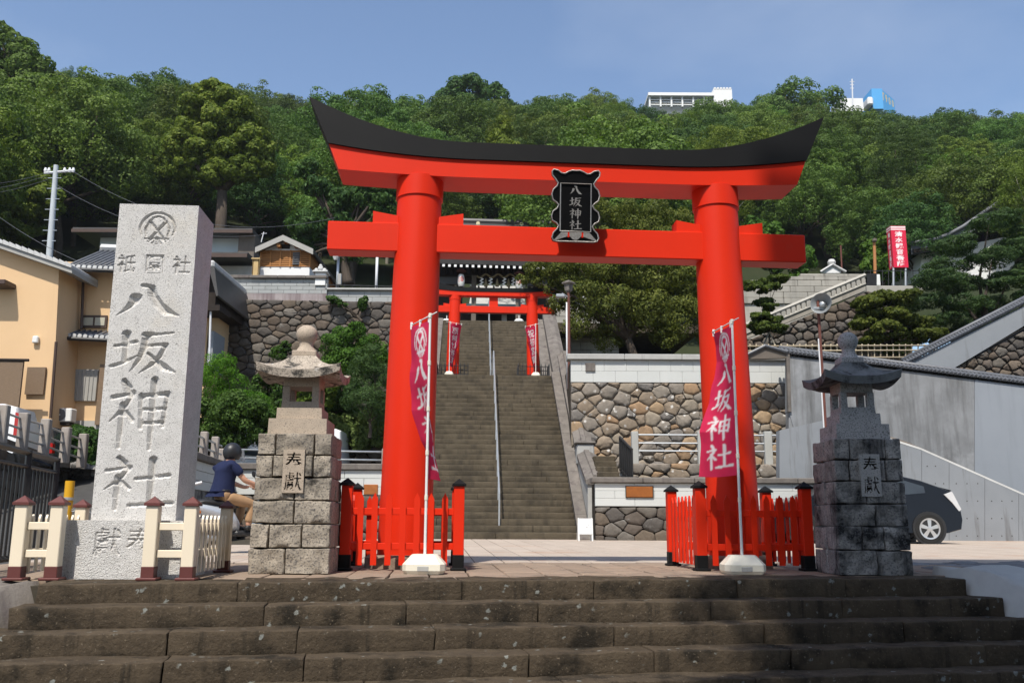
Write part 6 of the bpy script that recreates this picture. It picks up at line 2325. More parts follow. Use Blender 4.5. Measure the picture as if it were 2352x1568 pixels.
def car(label, loc, rz, prof, width, paint, glass, wheels, r_=.31, lights=(), cat="car", name="parked_car", belt=.95):
    """prof: side outline (x, z) from the front; the camera sees the side at -Y"""
    t = thing(name, label, cat, loc, rz)
    mb = MB()
    n = len(prof)
    ys = [(-width / 2, .94), (-width / 2 + .05, .985), (-width / 2 + .16, 1.0), (0, 1.0), (width / 2 - .16, 1.0), (width / 2 - .05, .985), (width / 2, .94)]
    cx = sum(p[0] for p in prof) / n
    rings = []
    for y, k in ys:
        ring = []
        for x, z in prof:
            f = max(0, min(1, (z - belt) / .5))
            yy = y * (1 - .20 * f)
            ring.append(Vector((cx + (x - cx) * (1 - (1 - k) * .35), yy, .6 + (z - .6) * (1 - (1 - k) * .55))))
        rings.append(ring)
    vs_ = [p for r2 in rings for p in r2]
    fs = []
    for i in range(len(rings) - 1):
        for j in range(n):
            k = (j + 1) % n
            fs.append((i * n + j, i * n + k, (i + 1) * n + k, (i + 1) * n + j))
    fs.append(tuple(range(n))[::-1])
    fs.append(tuple((len(rings) - 1) * n + j for j in range(n)))
    mb.add(vs_, fs)
    body = mb.build("body", paint, t, smooth=True, angle=38)
    for i, gl in enumerate(glass):
        for sg in (-1, 1):
            g = MB()
            pts = []
            for x, z in gl:
                f = max(0, min(1, (z - belt) / .5))
                pts.append(Vector((x, sg * (width / 2 * (1 - .20 * f) + .004), z)))
            back = [p - Vector((0, sg * .03, 0)) for p in pts]
            m_ = len(pts)
            g.add(pts + back, [tuple(range(m_)), tuple(range(m_, 2 * m_))[::-1]])
            g.build("side_window", MT['glass_dark'], body, recalc=False)
    for x in wheels:
        for sg in (-1, 1):
            M = Matrix.Translation((x, sg * (width / 2 - .01), r_)) @ Matrix.Rotation(R(90), 4, 'X')
            MB().lathe([(r_ * 1.13, -.03), (r_ * 1.13, .03)], 28, M=M).build("wheel_arch", MT['black_metal'], body)
            w = wheel(t, x, 0, r_, .2)
            w.location = (0, sg * (width / 2 - .07), 0)
            if sg > 0:
                w.location = (2 * x, width / 2 - .07, 0)
                w.rotation_euler = (0, 0, math.pi)
    for (nm, m_, pts, y0, y1) in lights:
        MB().prism(pts, y0, y1, 'Y').build(nm, m_, body)
    return t


prius = [(0, .48), (.04, .62), (.30, .76), (.95, .93), (1.20, 1.0), (1.7, 1.24), (2.2, 1.43), (2.65, 1.48), (3.15, 1.44), (3.6, 1.33), (3.95, 1.20), (4.16, 1.115), (4.20, 1.09), (4.14, 1.03), (4.25, .86), (4.36, .68), (4.38, .5),
         (4.34, .30), (4.05, .22), (.35, .2), (.05, .26)]
glass = [[(1.42, 1.0), (2.25, 1.36), (2.62, 1.395), (2.62, .98)], [(2.68, .98), (2.68, 1.395), (3.15, 1.35), (3.62, 1.20), (3.62, 1.06)]]
cpos = P(2137, 1248, 19.75)
car("black hatchback parked behind the right stone lantern", (cpos.x - 3.63, 20.6, .062), 0, prius, 1.72, MT['car_black'], glass, (.95, 3.63), .315,
    lights=[("tail_light", MT['clear_lens'], [(4.0, 1.03), (4.17, 1.09), (4.19, 1.06), (4.34, .72), (4.29, .68), (4.16, .86)], -.865, -.70), ("spoiler", MT['car_black'], [(3.9, 1.21), (4.24, 1.125), (4.22, 1.10), (3.9, 1.16)], -.70, .70)])
van = [(0, .35), (.0, .95), (.18, 1.1), (.55, 1.72), (.8, 1.82), (3.1, 1.84), (3.26, 1.78), (3.32, 1.0), (3.3, .35), (3.1, .25), (.2, .22)]
vglass = [[(.42, 1.12), (.68, 1.62), (1.2, 1.64), (1.2, 1.08)], [(1.3, 1.08), (1.3, 1.64), (2.2, 1.64), (2.2, 1.08)], [(2.3, 1.08), (2.3, 1.64), (3.12, 1.62), (3.18, 1.1)]]
vp = P(508, 1090, 25.0)
car("white van on the bridge road half hidden behind the left stone lantern", (vp.x, 25.2, zc[0] - .72), 0, van, 1.45, MT['car_white'], vglass, (.55, 2.75), .27,
    lights=[("head_light", MT['clear_lens'], [(.0, .72), (.0, .9), (.22, .94), (.26, .74)], -.735, -.6)], cat="van", name="parked_van", belt=1.0)
wc = [(0, .4), (.02, .75), (.7, .95), (1.15, 1.42), (1.5, 1.6), (2.9, 1.64), (3.25, 1.55), (3.4, 1.0), (3.4, .4), (3.2, .24), (.2, .22)]
wgl = [[(1.1, 1.02), (1.45, 1.48), (2.1, 1.5), (2.1, 1.0)], [(2.18, 1.0), (2.18, 1.5), (2.85, 1.48), (3.05, 1.02)]]
p = P(40, 1042, 23.5)
car("white compact car parked on the raised road at the left edge", (p.x - 3.35, 23.6, 1.75), R(6), wc, 1.5, MT['car_white'], wgl, (.6, 2.8), .27,
    lights=[("tail_light", MT['red_lens'], [(3.3, .8), (3.3, 1.4), (3.41, 1.35), (3.415, .82)], -.78, -.6)])
p = P(120, 1075, 25.4)
car("dark grey car parked behind the white one on the raised road", (p.x - 3.4, 25.7, 1.45), R(4), wc, 1.5, MT['car_dark'], wgl, (.6, 2.8), .27,
    lights=[("tail_light", MT['red_lens'], [(3.3, .8), (3.3, 1.1), (3.41, 1.08), (3.415, .82)], -.76, -.6)])

# ================================================================ SCOOTER AND RIDER
SC_RZ = R(46)
sp_ = P(548, 1262, 13.2)
SCL = Vector((P(512, 1200, 13.2).x, 13.2, .03))
sc = thing("motor_scooter", "silver and black motor scooter ridden past behind the left cream fence", "scooter", SCL, SC_RZ)


def loft(sections, n=12):
    """sections: (x, zc, hy, hz) ellipses along X"""
    mb = MB()
    rows = []
    for (x, zc_, hy, hz) in sections:
        rows.append([Vector((x, hy * math.cos(2 * math.pi * k / n), zc_ + hz * math.sin(2 * math.pi * k / n))) for k in range(n)])
    vs_ = [p for r2 in rows for p in r2]
    fs = []
    for i in range(len(rows) - 1):
        for k in range(n):
            k2 = (k + 1) % n
            fs.append((i * n + k, i * n + k2, (i + 1) * n + k2, (i + 1) * n + k))
    fs.append(tuple(range(n))[::-1])
    fs.append(tuple((len(rows) - 1) * n + k for k in range(n)))
    return mb.add(vs_, fs)


loft([(-.62, .70, .03, .02), (-.55, .69, .09, .06), (-.35, .64, .15, .11), (-.1, .58, .17, .14), (.12, .50, .16, .16), (.22, .40, .13, .12)], 16).build("rear_fairing", MT['scooter_silver'], sc, smooth=True)
loft([(-.50, .745, .05, .03), (-.38, .765, .12, .045), (-.05, .745, .155, .055), (.18, .725, .13, .05), (.24, .71, .06, .03)], 14).build("seat", MT['leather'], sc, smooth=True)
MB().box(.15, .62, -.15, .15, .24, .33, .03).build("floor_board", MT['black_metal'], sc)
loft([(.0, .26, .11, .1), (-.3, .30, .12, .11), (-.5, .32, .07, .08)], 12).build("engine", MT['black_metal'], sc, smooth=True)
mb = MB().add([(.60, -.19, .30), (.60, .19, .30), (.68, .21, .70), (.72, .15, .98), (.72, -.15, .98), (.68, -.21, .70), (.66, -.17, .30), (.66, .17, .30), (.76, .18, .70), (.78, .12, .98), (.78, -.12, .98), (.76, -.18, .70)],
              [(0, 1, 2, 5), (5, 2, 3, 4), (6, 11, 8, 7), (11, 10, 9, 8), (0, 6, 7, 1), (1, 7, 8, 2), (2, 8, 9, 3), (3, 9, 10, 4), (4, 10, 11, 5), (5, 11, 6, 0)])
mb.build("leg_shield", MT['scooter_silver'], sc, smooth=True, angle=40)
MB().tube([(.70, -.32, 1.0), (.74, -.12, 1.03), (.75, 0, 1.03), (.74, .12, 1.03), (.70, .32, 1.0)], .018, 8).build("handlebar", MT['black_metal'], sc, smooth=True)
loft([(.66, 1.02, .03, .03), (.74, 1.02, .13, .075), (.86, .99, .08, .05)], 12).build("head_cowl", MT['scooter_silver'], sc, smooth=True)
MB().tube([(.74, 0, .95), (.90, 0, .3)], .03, 8).build("fork", MT['black_metal'], sc)
for s_ in (-1, 1):
    MB().lathe([(.01, -.02), (.05, -.015), (.055, .02), (.03, .035)], 12, (-.50, s_ * .115, .60)).build("turn_signal", MT['orange_lens'], sc, smooth=True)
    MB().tube([(.70, s_ * .2, 1.04), (.66, s_ * .26, 1.2)], .008, 6).build("mirror_stem", MT['black_metal'], sc)
    MB().lathe([(.005, -.01), (.05, -.008), (.05, .01), (.005, .014)], 12, M=Matrix.Translation((.65, s_ * .27, 1.24)) @ Matrix.Rotation(R(80), 4, 'Y')).build("mirror", MT['black_metal'], sc)
MB().box(-.62, -.57, -.06, .06, .60, .66, .015).build("tail_light", MT['red_lens'], sc)
MB().box(-.31, -.64, -.06, .06, .42, .52, .004).build("licence_plate", MT['white_plastic'], sc)
for x in (-.36, .90):
    M = Matrix.Translation((x, 0, .205)) @ Matrix.Rotation(R(90), 4, 'X')
    wo = MB().lathe([(.13, -.04), (.19, -.042), (.205, -.02), (.205, .02), (.19, .042), (.13, .04), (.13, -.04)], 28, M=M, cap=False).build("tyre", MT['rubber'], sc, smooth=True, angle=40)
    MB().lathe([(.135, -.03), (.135, .03)], 20, M=M).build("rim", MT['alloy'], wo)
MB().tube([(-.58, -.09, .25), (-.30, -.11, .22), (0, -.10, .2)], [.045, .05, .025], 10).build("exhaust", MT['steel'], sc, smooth=True)


def skin_body(name, joints, bones, mat_, parent, root, sub=2):
    me = bpy.data.meshes.new(name)
    names = list(joints)
    me.from_pydata([joints[k][0] for k in names], [(names.index(a), names.index(b)) for a, b in bones], [])
    o = obj(name, me, mat_, parent)
    sk = o.modifiers.new("skin", 'SKIN')
    sk.use_smooth_shade = True
    for i, k in enumerate(names):
        r_ = joints[k][1]
        me.skin_vertices[0].data[i].radius = r_ if hasattr(r_, '__len__') else (r_, r_)
        me.skin_vertices[0].data[i].use_root = (k == root)
    ss_ = o.modifiers.new("smooth", 'SUBSURF')
    ss_.levels = ss_.render_levels = sub
    return o


rider = thing("person", "person in navy polo shirt, khaki trousers and black helmet riding the scooter", "person", SCL, SC_RZ)
# local: +X forward, +Y the rider's left; the camera sees the back and right side
skin_j = {'pelvis': ((-.06, 0, .86), (.11, .09)), 'waist': ((-.05, 0, 1.0), (.10, .08)), 'chest': ((.0, 0, 1.22), (.11, .09)), 'neck': ((.05, 0, 1.40), .065), 'head': ((.08, 0, 1.55), .095), 'crown': ((.08, 0, 1.63), .07)}
bones = [('pelvis', 'waist'), ('waist', 'chest'), ('chest', 'neck'), ('neck', 'head'), ('head', 'crown')]
for s_, n_ in ((-1, 'r'), (1, 'l')):
    skin_j.update({'sh' + n_: ((.02, .16 * s_, 1.335), .055), 'el' + n_: ((.20, .25 * s_, 1.10), .047), 'wr' + n_: ((.48, .26 * s_, 1.02), .032), 'pa' + n_: ((.58, .27 * s_, 1.03), (.042, .022)),
                   'hip' + n_: ((-.02, .10 * s_, .84), .075), 'kn' + n_: ((.40, .17 * s_, .74), .066), 'an' + n_: ((.34, .16 * s_, .40), .042), 'to' + n_: ((.52, .17 * s_, .36), .036)})
    bones += [('chest', 'sh' + n_), ('sh' + n_, 'el' + n_), ('el' + n_, 'wr' + n_), ('wr' + n_, 'pa' + n_), ('pelvis', 'hip' + n_), ('hip' + n_, 'kn' + n_), ('kn' + n_, 'an' + n_), ('an' + n_, 'to' + n_)]
body = skin_body("body", skin_j, bones, MT['skin'], rider, 'pelvis')
# fingers closed on the grips
for s_ in (-1, 1):
    for k in range(4):
        y = s_ * (.255 + .022 * k)
        fj = {'a': ((.60, y, 1.045), .0105), 'b': ((.66, y, 1.055), .0100), 'c': ((.69, y, 1.02), .0092), 'd': ((.665, y, .99), .0082)}
        skin_body("finger", fj, [('a', 'b'), ('b', 'c'), ('c', 'd')], MT['skin'], body, 'a', 1)
    skin_body("thumb", {'a': ((.57, s_ * .235, 1.03), .012), 'b': ((.62, s_ * .222, 1.015), .011), 'c': ((.67, s_ * .228, 1.005), .009)}, [('a', 'b'), ('b', 'c')], MT['skin'], body, 'a', 1)
sh_j = {'hem': ((-.055, 0, .93), (.20, .165)), 'waist': ((-.055, 0, 1.03), (.20, .165)), 'chest': ((-.005, 0, 1.22), (.225, .185)), 'yoke': ((.02, 0, 1.345), (.155, .125)), 'col': ((.045, 0, 1.41), (.076, .076))}
sb = [('hem', 'waist'), ('waist', 'chest'), ('chest', 'yoke'), ('yoke', 'col')]
for s_, n_ in ((-1, 'r'), (1, 'l')):
    sh_j.update({'sh' + n_: ((.02, .175 * s_, 1.335), .088), 'sl' + n_: ((.14, .232 * s_, 1.185), .076)})
    sb += [('yoke', 'sh' + n_), ('sh' + n_, 'sl' + n_)]
skin_body("polo_shirt", sh_j, sb, MT['navy'], rider, 'waist')
tj = {'pelvis': ((-.07, 0, .855), (.172, .125)), 'belt': ((-.06, 0, .935), (.163, .125))}
tb_ = [('pelvis', 'belt')]
for s_, n_ in ((-1, 'r'), (1, 'l')):
    tj.update({'hip' + n_: ((.0, .105 * s_, .845), .113), 'mid' + n_: ((.2, .14 * s_, .79), .098), 'kn' + n_: ((.41, .17 * s_, .745), .085), 'sh' + n_: ((.385, .167 * s_, .60), .078), 'cuff' + n_: ((.345, .16 * s_, .44), .070)})
    tb_ += [('pelvis', 'hip' + n_), ('hip' + n_, 'mid' + n_), ('mid' + n_, 'kn' + n_), ('kn' + n_, 'sh' + n_), ('sh' + n_, 'cuff' + n_)]
skin_body("trousers", tj, tb_, MT['khaki'], rider, 'pelvis')
for s_ in (-1, 1):
    loft([(.29, .365, .035, .03), (.34, .38, .05, .05), (.42, .365, .052, .04), (.52, .352, .05, .03), (.59, .347, .03, .02)], 12).build("shoe", MT['leather'], rider, smooth=True).location = (0, .165 * s_, 0)
MB().tube([(-.06 + .165 * math.cos(a) * .78, .17 * math.sin(a), .945) for a in np.linspace(0, 2 * math.pi, 25)], .014, 6, False).build("belt", MT['leather'], rider)
hm = MB()
pts = []
for i in range(13):
    th = math.pi * i / 12 * .76
    row = []
    for k in range(24):
        a = 2 * math.pi * k / 24
        row.append(Vector((.085 + .152 * math.sin(th) * math.cos(a), .135 * math.sin(th) * math.sin(a), 1.555 + .155 * math.cos(th))))
    row.append(row[0].copy())
    pts.append(row)
hm.grid(pts[1:])
hm.add([p for p in pts[1][:-1]], [tuple(range(24))])
bm_merge(hm)
helm = hm.build("helmet", MT['helmet'], rider, smooth=True)
vz = MB()
vz.grid([[Vector((.085 + (.185 + .01 * j) * math.cos(a), .15 * math.sin(a), 1.60 - .045 * j)) for a in np.linspace(-1.05, 1.05, 11)] for j in range(5)])
vz.build("visor", MT['visor'], helm, smooth=True, recalc=False)
sc.scale = rider.scale = (.9, .9, .9)
# face under the visor
MB().lathe([(.004, 0), (.016, -.01), (.018, -.03), (.004, -.038)], 8, M=Matrix.Translation((.178, 0, 1.548))).build("nose", MT['skin'], body, smooth=True)
for s_ in (-1, 1):
    MB().lathe([(.003, -.012), (.012, -.006), (.012, .006), (.003, .012)], 8, M=Matrix.Translation((.163, s_ * .034, 1.565))).build("eye", MT['white_plastic'], body, smooth=True)
MB().box(.160, .172, -.026, .026, 1.492, 1.502, .004).build("mouth", MT['maroon'], body)

# ================================================================ HILLTOP BUILDINGS
hb1 = thing("hilltop_hotel", "white flat roofed building with railings on the wooded ridge", "building", P(1585, 245, 190))
YQ = 190
pbox(hb1, "wall", MT['plaster'], 1492, 222, 1680, 262, YQ + 2, 14, 0)
pbox(hb1, "roof_slab", MT['plaster'], 1489, 213, 1640, 219, YQ - .5, 16, 0)
pbox(hb1, "glazing", MT['tile'], 1496, 221, 1636, 235, YQ + 1.5, .3, 0)
for k in range(7):
    x = 1491 + k * 25
    pbox(hb1, "column", MT['plaster'], x, 213, x + 2.6, 245, YQ, .6, 0)
for k in range(3):
    pbox(hb1, "balcony_rail", MT['plaster'], 1495, 229 + k * 5.5, 1660, 230.2 + k * 5.5, YQ + .4, .3, 0)
tw = pbox(hb1, "stair_tower", MT['plaster'], 1640, 205, 1681, 246, YQ - .2, 8, 0)
for k in range(6):
    pbox(tw, "merlon", MT['plaster'], 1640 + k * 7, 201, 1644.5 + k * 7, 206, YQ - .2, 8, 0)
hb2 = thing("hilltop_sign_building", "blue building with ochre letters on the ridge at the right", "building", P(2030, 245, 200))
pbox(hb2, "blue_side", MT['sky_blue'], 2005, 204, 2026, 250, 200, 6, 0)
a, b = P(2026, 250, 200), P(2056, 206, 203)


def hs_mask(U, V):
    m = np.zeros(U.shape, bool)
    for i, ch in enumerate("T900"):
        m |= glyph_mask(U, V, ch, .15 + .24 * i, .70 - .0 * i, .22, .42, .03)
    return m


inv = WM(hb2).inverted()
me = printed_grid(lambda u, v: (a.x + (b.x - a.x) * u, 199.99 + 4 * u, a.z + (P(2026, 204, 200).z - .9 * u - a.z) * v), 70, 50, hs_mask, "sign_face")
for v_ in me.vertices: v_.co = inv @ v_.co
obj("sign_face", me, MT['sky_blue'], hb2)
pbox(hb2, "annex", MT['plaster'], 1930, 226, 1982, 255, 199, 6, 0)
pbox(hb2, "annex_tank", MT['plaster'], 1994, 222, 2006, 240, 199, 4, .3)
at = thing("ridge_antenna", "thin antenna mast on the ridge left of the blue building", "antenna", P(1958, 240, 198))
MB().tube([P(1959, 250, 198), P(1957, 182, 198)], .16, 6).build("mast", MT['steel_white'], at, world=True)
for y, w_ in ((188, 5), (195, 4), (203, 4)):
    MB().tube([P(1957 - w_, y, 198), P(1957 + w_, y, 198)], .10, 5).build("cross_bar", MT['steel_white'], at, world=True)

# ================================================================ THE BUILDING BEHIND THE PHOTOGRAPHER (it shades the right of the steps)
ap = thing("apartment_building", "tall plain apartment block standing behind the viewpoint and shading the right steps", "building", (7, -6, -1.0))
sl = math.tan(SUN_AZ)
XL = 1.95 - sl * (6.85 + 6)
ztop_b = 4.15 + (9.9 + 6) / math.cos(SUN_AZ) * math.tan(SUN_EL)
MB().box(XL, XL + 17, -18, -6, -1.02, ztop_b).build("wall", MT['concrete_tan'], ap, world=True)
for fl in range(int(ztop_b // 3)):
    for k in range(5):
        f = MB().box(XL + .9 + k * 3.3, XL + 2.9 + k * 3.3, -5.99, -5.93, fl * 3 + .9, fl * 3 + 2.3).build("window", MT['white_plastic'], ap, world=True)
        MB().box(XL + 1.0 + k * 3.3, XL + 2.8 + k * 3.3, -5.93, -5.92, fl * 3 + 1.0, fl * 3 + 2.2).build("pane", MT['glass_dark'], f, world=True)


# ================================================================ FOLIAGE
def leaves(name, pts, nrm, size, mat_, parent, aspect=.55, rs=0, droop=0.0, var=.35):
    """one mesh of small leaf shaped faces at pts, facing roughly along nrm"""
    rg = np.random.default_rng(rs)
    n = len(pts)
    nrm = nrm + rg.normal(0, .36, (n, 3))
    nrm /= np.linalg.norm(nrm, axis=1, keepdims=True) + 1e-9
    t = rg.normal(0, 1, (n, 3))
    t[:, 2] -= droop
    t -= nrm * (t * nrm).sum(1, keepdims=True)
    t /= np.linalg.norm(t, axis=1, keepdims=True) + 1e-9
    b = np.cross(nrm, t)
    s = (size * rg.uniform(1 - var, 1 + var, n))[:, None]
    v = np.empty((n, 4, 3))
    v[:, 0] = pts - t * s * .5
    v[:, 1] = pts + b * s * aspect * .5 + nrm * s * .06
    v[:, 2] = pts + t * s * .5
    v[:, 3] = pts - b * s * aspect * .5 + nrm * s * .06
    me = bpy.data.meshes.new(name)
    me.vertices.add(n * 4)
    me.vertices.foreach_set("co", v.reshape(-1))
    me.loops.add(n * 4)
    me.loops.foreach_set("vertex_index", np.arange(n * 4, dtype=np.int32))
    me.polygons.add(n)
    me.polygons.foreach_set("loop_start", np.arange(0, n * 4, 4, dtype=np.int32))
    me.polygons.foreach_set("loop_total", np.full(n, 4, dtype=np.int32))
    me.update(calc_edges=True)
    return obj(name, me, mat_, parent) if name else me


def blob_points(blobs, n, rs, shell=(.55, 1.05), up=.25, sub=15, sf=.40):
    """blobs: (x,y,z, rx,ry,rz); each carries smaller lumps, and the leaves sit on the skins of those"""
    rg = np.random.default_rng(rs)
    blobs = np.array(blobs, float)
    m = len(blobs)
    d1 = rg.normal(0, 1, (m, sub, 3))
    d1[:, :, 2] += up
    d1 /= np.linalg.norm(d1, axis=2, keepdims=True)
    rad = blobs[:, None, 3:6]
    c = blobs[:, None, :3] + d1 * rad * rg.uniform(.62, .98, (m, sub, 1))
    r2 = rad * sf * rg.uniform(.6, 1.25, (m, sub, 1))
    c, r2, d1 = c.reshape(-1, 3), r2.reshape(-1, 3), d1.reshape(-1, 3)
    w = r2[:, 0] * r2[:, 2]
    idx = rg.choice(len(c), n, p=w / w.sum())
    d = rg.normal(0, 1, (n, 3)) + d1[idx] * .55
    d[:, 2] += up
    d /= np.linalg.norm(d, axis=1, keepdims=True)
    r = shell[0] + (shell[1] - shell[0]) * rg.random(n) ** .4
    p = c[idx] + d * r2[idx] * r[:, None]
    return p, d


def crown_blobs(R_, H_, n, rs, rb=(.26, .42), flat=.8, lo=-.45):
    """clumps that make up a rounded crown of half width R_, half height H_"""
    rg = random.Random(rs)
    out = [(0, 0, 0, R_ * .62, R_ * .62, H_ * .62)]
    for k in range(n):
        z = lo + (1 - lo) * ((k + .5) / n)
        a = k * 2.399 + rg.uniform(-.3, .3)
        rr = math.sqrt(max(0.02, 1 - (z * .92) ** 2)) * rg.uniform(.62, .86)
        b = R_ * rg.uniform(*rb)
        out.append((R_ * rr * math.cos(a), R_ * rr * math.sin(a), H_ * z * .82, b, b, b * flat))
    return out


def limbs(pts_to, base, r0, parent, mat_, rs=0, name="trunk", top=.55):
    """trunk with limbs reaching towards clump centres"""
    rg = random.Random(rs)
    mb = MB()
    base = Vector(base)
    cen = sum((Vector(p) for p in pts_to), Vector()) / len(pts_to)
    fork = base.lerp(cen, top) + Vector((rg.uniform(-.1, .1), rg.uniform(-.1, .1), 0)) * r0 * 3
    mid = base.lerp(fork, .5) + Vector((rg.uniform(-1, 1), rg.uniform(-1, 1), 0)) * r0 * .6
    mb.tube([base, base.lerp(mid, .2), mid, fork], [r0 * 1.25, r0, r0 * .85, r0 * .7], 9)
    for p in pts_to:
        p = Vector(p)
        m = fork.lerp(p, .5) + Vector((rg.uniform(-1, 1), rg.uniform(-1, 1), rg.uniform(.0, 1))) * (p - fork).length * .10
        mb.tube([fork, m, p], [r0 * .5, r0 * .3, r0 * .08], 6)
    return mb.build(name, mat_, parent, smooth=True)


# ---------------------------------------------------------------- the wooded hill
RIDGE = [(-700, 60), (-300, 20), (0, 95), (80, 195), (200, 205), (350, 203), (450, 210), (560, 238), (640, 243), (720, 258), (800, 252), (930, 262), (1000, 262), (1190, 250), (1300, 243), (1440, 244), (1480, 272), (1580, 276), (1680, 268),
         (1740, 244), (1850, 236), (1920, 258), (1960, 268), (2060, 270), (2100, 258), (2200, 268), (2352, 280), (2700, 300), (3200, 320)]
ridge_az, ridge_el = [], []
for px, py in RIDGE:
    d = ray(px, py)
    ridge_az.append(math.atan2(d.x, d.y))
    ridge_el.append(math.atan2(d.z, math.hypot(d.x, d.y)))


def hill_r1(az):
    return 165 + 20 * math.sin(az * 3 + 1)


def hill_r0(az):
    return 47 + (16 if az > .22 else 0) * min(1, max(0, (az - .22) / .15))


def hill_z(x, y):
    r_ = math.hypot(x, y)
    az = math.atan2(x, y)
    el = float(np.interp(az, ridge_az, ridge_el))
    r1, r0_ = hill_r1(az), hill_r0(az)
    zr = EYE + r1 * math.tan(el) - 11.0
    z0 = 8.6 if az < .22 else 8.6 + 4.0 * min(1, (az - .22) / .15)
    t = (r_ - r0_) / (r1 - r0_)
    if t < 0: return z0 + t * 4
    if t <= 1:
        return z0 + (zr - z0) * (t ** .93) + 1.5 * noise.noise(Vector((x * .03, y * .03, 0)))
    return zr - (t - 1) * 18


rows = []
for i in range(46):
    r_ = 42 + i * 5.2
    row = []
    for k in range(61):
        az = -.95 + 1.9 * k / 60
        x, y = r_ * math.sin(az), r_ * math.cos(az)
        row.append(Vector((x, y, hill_z(x, y) - .3 - (3 if i == 0 else 0))))
    rows.append(row)
structure(MB().grid(rows).build("hill", MT['hill'], smooth=True, recalc=False))
# bank between the plaza and the hill on both sides
for sx_, cols in ((-1, [(-60, 28.5, -.2), (-30, 32.5, .5), (-12, 32.5, .5), (-3.4, 34.2, 4)]), (1, [(3.0, 34.2, 4), (9, 30.9, 3), (20, 29.5, 2.5), (60, 28.2, 1)])):
    bank = MB()
    bank.grid([[Vector(c_) for c_ in cols], [Vector((c_[0], max(33.6, c_[1] + 1.5), (2.5 if sx_ < 0 else 5.2) if abs(c_[0]) > 4 else 6.5)) for c_ in cols],
               [Vector((c_[0], 43.5, 8.3)) for c_ in cols], [Vector((c_[0], 61, 11.5)) for c_ in cols]])
    structure(bank.build("bank", MT['soil'], smooth=True, recalc=False))
fb_ = MB()
fb_.grid([[Vector((2.6, 26.5, 4.2)), Vector((9.5, 26.5, 4.2))], [Vector((2.6, 33.5, 6.3)), Vector((14, 33.5, 5.0))]])
structure(fb_.build("garden_bank", MT['soil'], smooth=True, recalc=False))


# template trees (each is a real tree of the wood; the others are its copies)
KINDS = {}


def tree_meshes(kind, R_, H_, trunk_h, n_leaf, size, leafmat, nblob, rs, aspect=.6, barkm=None, rb=(.26, .42), flat=.8, lo=-.45, droop=0.):
    bl = crown_blobs(R_, H_, nblob, rs, rb, flat, lo)
    bl = [(x, y, z + trunk_h + H_ * .75, a, b, c) for x, y, z, a, b, c in bl]
    p, d = blob_points(bl, n_leaf, rs)
    o = leaves("crown", p, d, size, leafmat, None, aspect, rs, droop)
    tips = [b[:3] for b in bl[1::max(1, len(bl) // 7)]]
    tr_ = limbs(tips, (0, 0, -1.0), max(.12, R_ * .055), None, barkm or MT['bark'], rs)
    KINDS[kind] = (o.data, tr_.data)
    bpy.data.objects.remove(o)
    bpy.data.objects.remove(tr_)


tree_meshes('broad_a', 4.6, 4.2, 2.6, 42000, .18, LEAF['forest'], 34, 1)
tree_meshes('broad_b', 5.4, 4.6, 3.0, 50000, .185, LEAF['forest'], 44, 2, rb=(.2, .34))
tree_meshes('broad_c', 4.0, 4.8, 2.4, 40000, .175, LEAF['dark'], 30, 3)
tree_meshes('broad_d', 4.8, 3.9, 2.6, 42000, .17, LEAF['bamboo'], 40, 4, rb=(.18, .3), flat=.65)
tree_meshes('conifer', 2.6, 5.6, 1.6, 28000, .18, LEAF['dark'], 30, 5, .3, flat=.5, rb=(.3, .5), lo=-.8)
tree_meshes('feather', 3.0, 5.4, 3.2, 28000, .19, LEAF['bamboo'], 26, 6, .25, barkm=MT['bark_pale'], rb=(.2, .38), flat=1.2, lo=-.3, droop=.7)
TREE_NAME = {'broad_a': 'broadleaf_tree', 'broad_b': 'broadleaf_tree', 'broad_c': 'broadleaf_tree', 'broad_d': 'broadleaf_tree', 'conifer': 'conifer_tree', 'feather': 'bamboo_clump'}
TREE_LABEL = {'broad_a': 'mid green broadleaf tree with rounded clumps in the hillside wood', 'broad_b': 'wide broadleaf tree with many small clumps in the hillside wood',
              'broad_c': 'tall dark green broadleaf tree in the hillside wood', 'broad_d': 'yellow green fine leaved tree in the hillside wood',
              'conifer': 'narrow dark conifer in the hillside wood', 'feather': 'feathery light green bamboo clump in the hillside wood'}


def plant(kind, loc, scale, rz, label=None, group=True, name=None, zs=1.0):
    if not label:
        fx, dist = CX + FPX * loc[0] / loc[1], math.hypot(loc[0], loc[1])
        where = [w_ for x_, w_ in ((230, "above the ochre house"), (400, "behind the monument"), (700, "round the camphor tree"), (900, "left of the large gate"), (1080, "behind the left gate column"), (1260, "above the shrine hall"), (1480, "below the gate plaque"),
                                   (1720, "behind the right gate column"), (1960, "right of the large gate"), (2150, "above the red sign tower"), (9999, "at the right edge")) if fx < x_][0]
        label = TREE_LABEL[kind].replace("in the hillside wood", ("low " if dist < 62 else "halfway up " if dist < 78 else "high up ") + where)
    t = thing(name or TREE_NAME[kind], label, "tree" if kind != 'feather' else "bamboo", loc, rz, "trees of the wooded hillside" if group else None)
    t.scale = (scale, scale, scale * zs)
    obj("crown", KINDS[kind][0], None, t)
    obj("trunk", KINDS[kind][1], None, t)
    return t


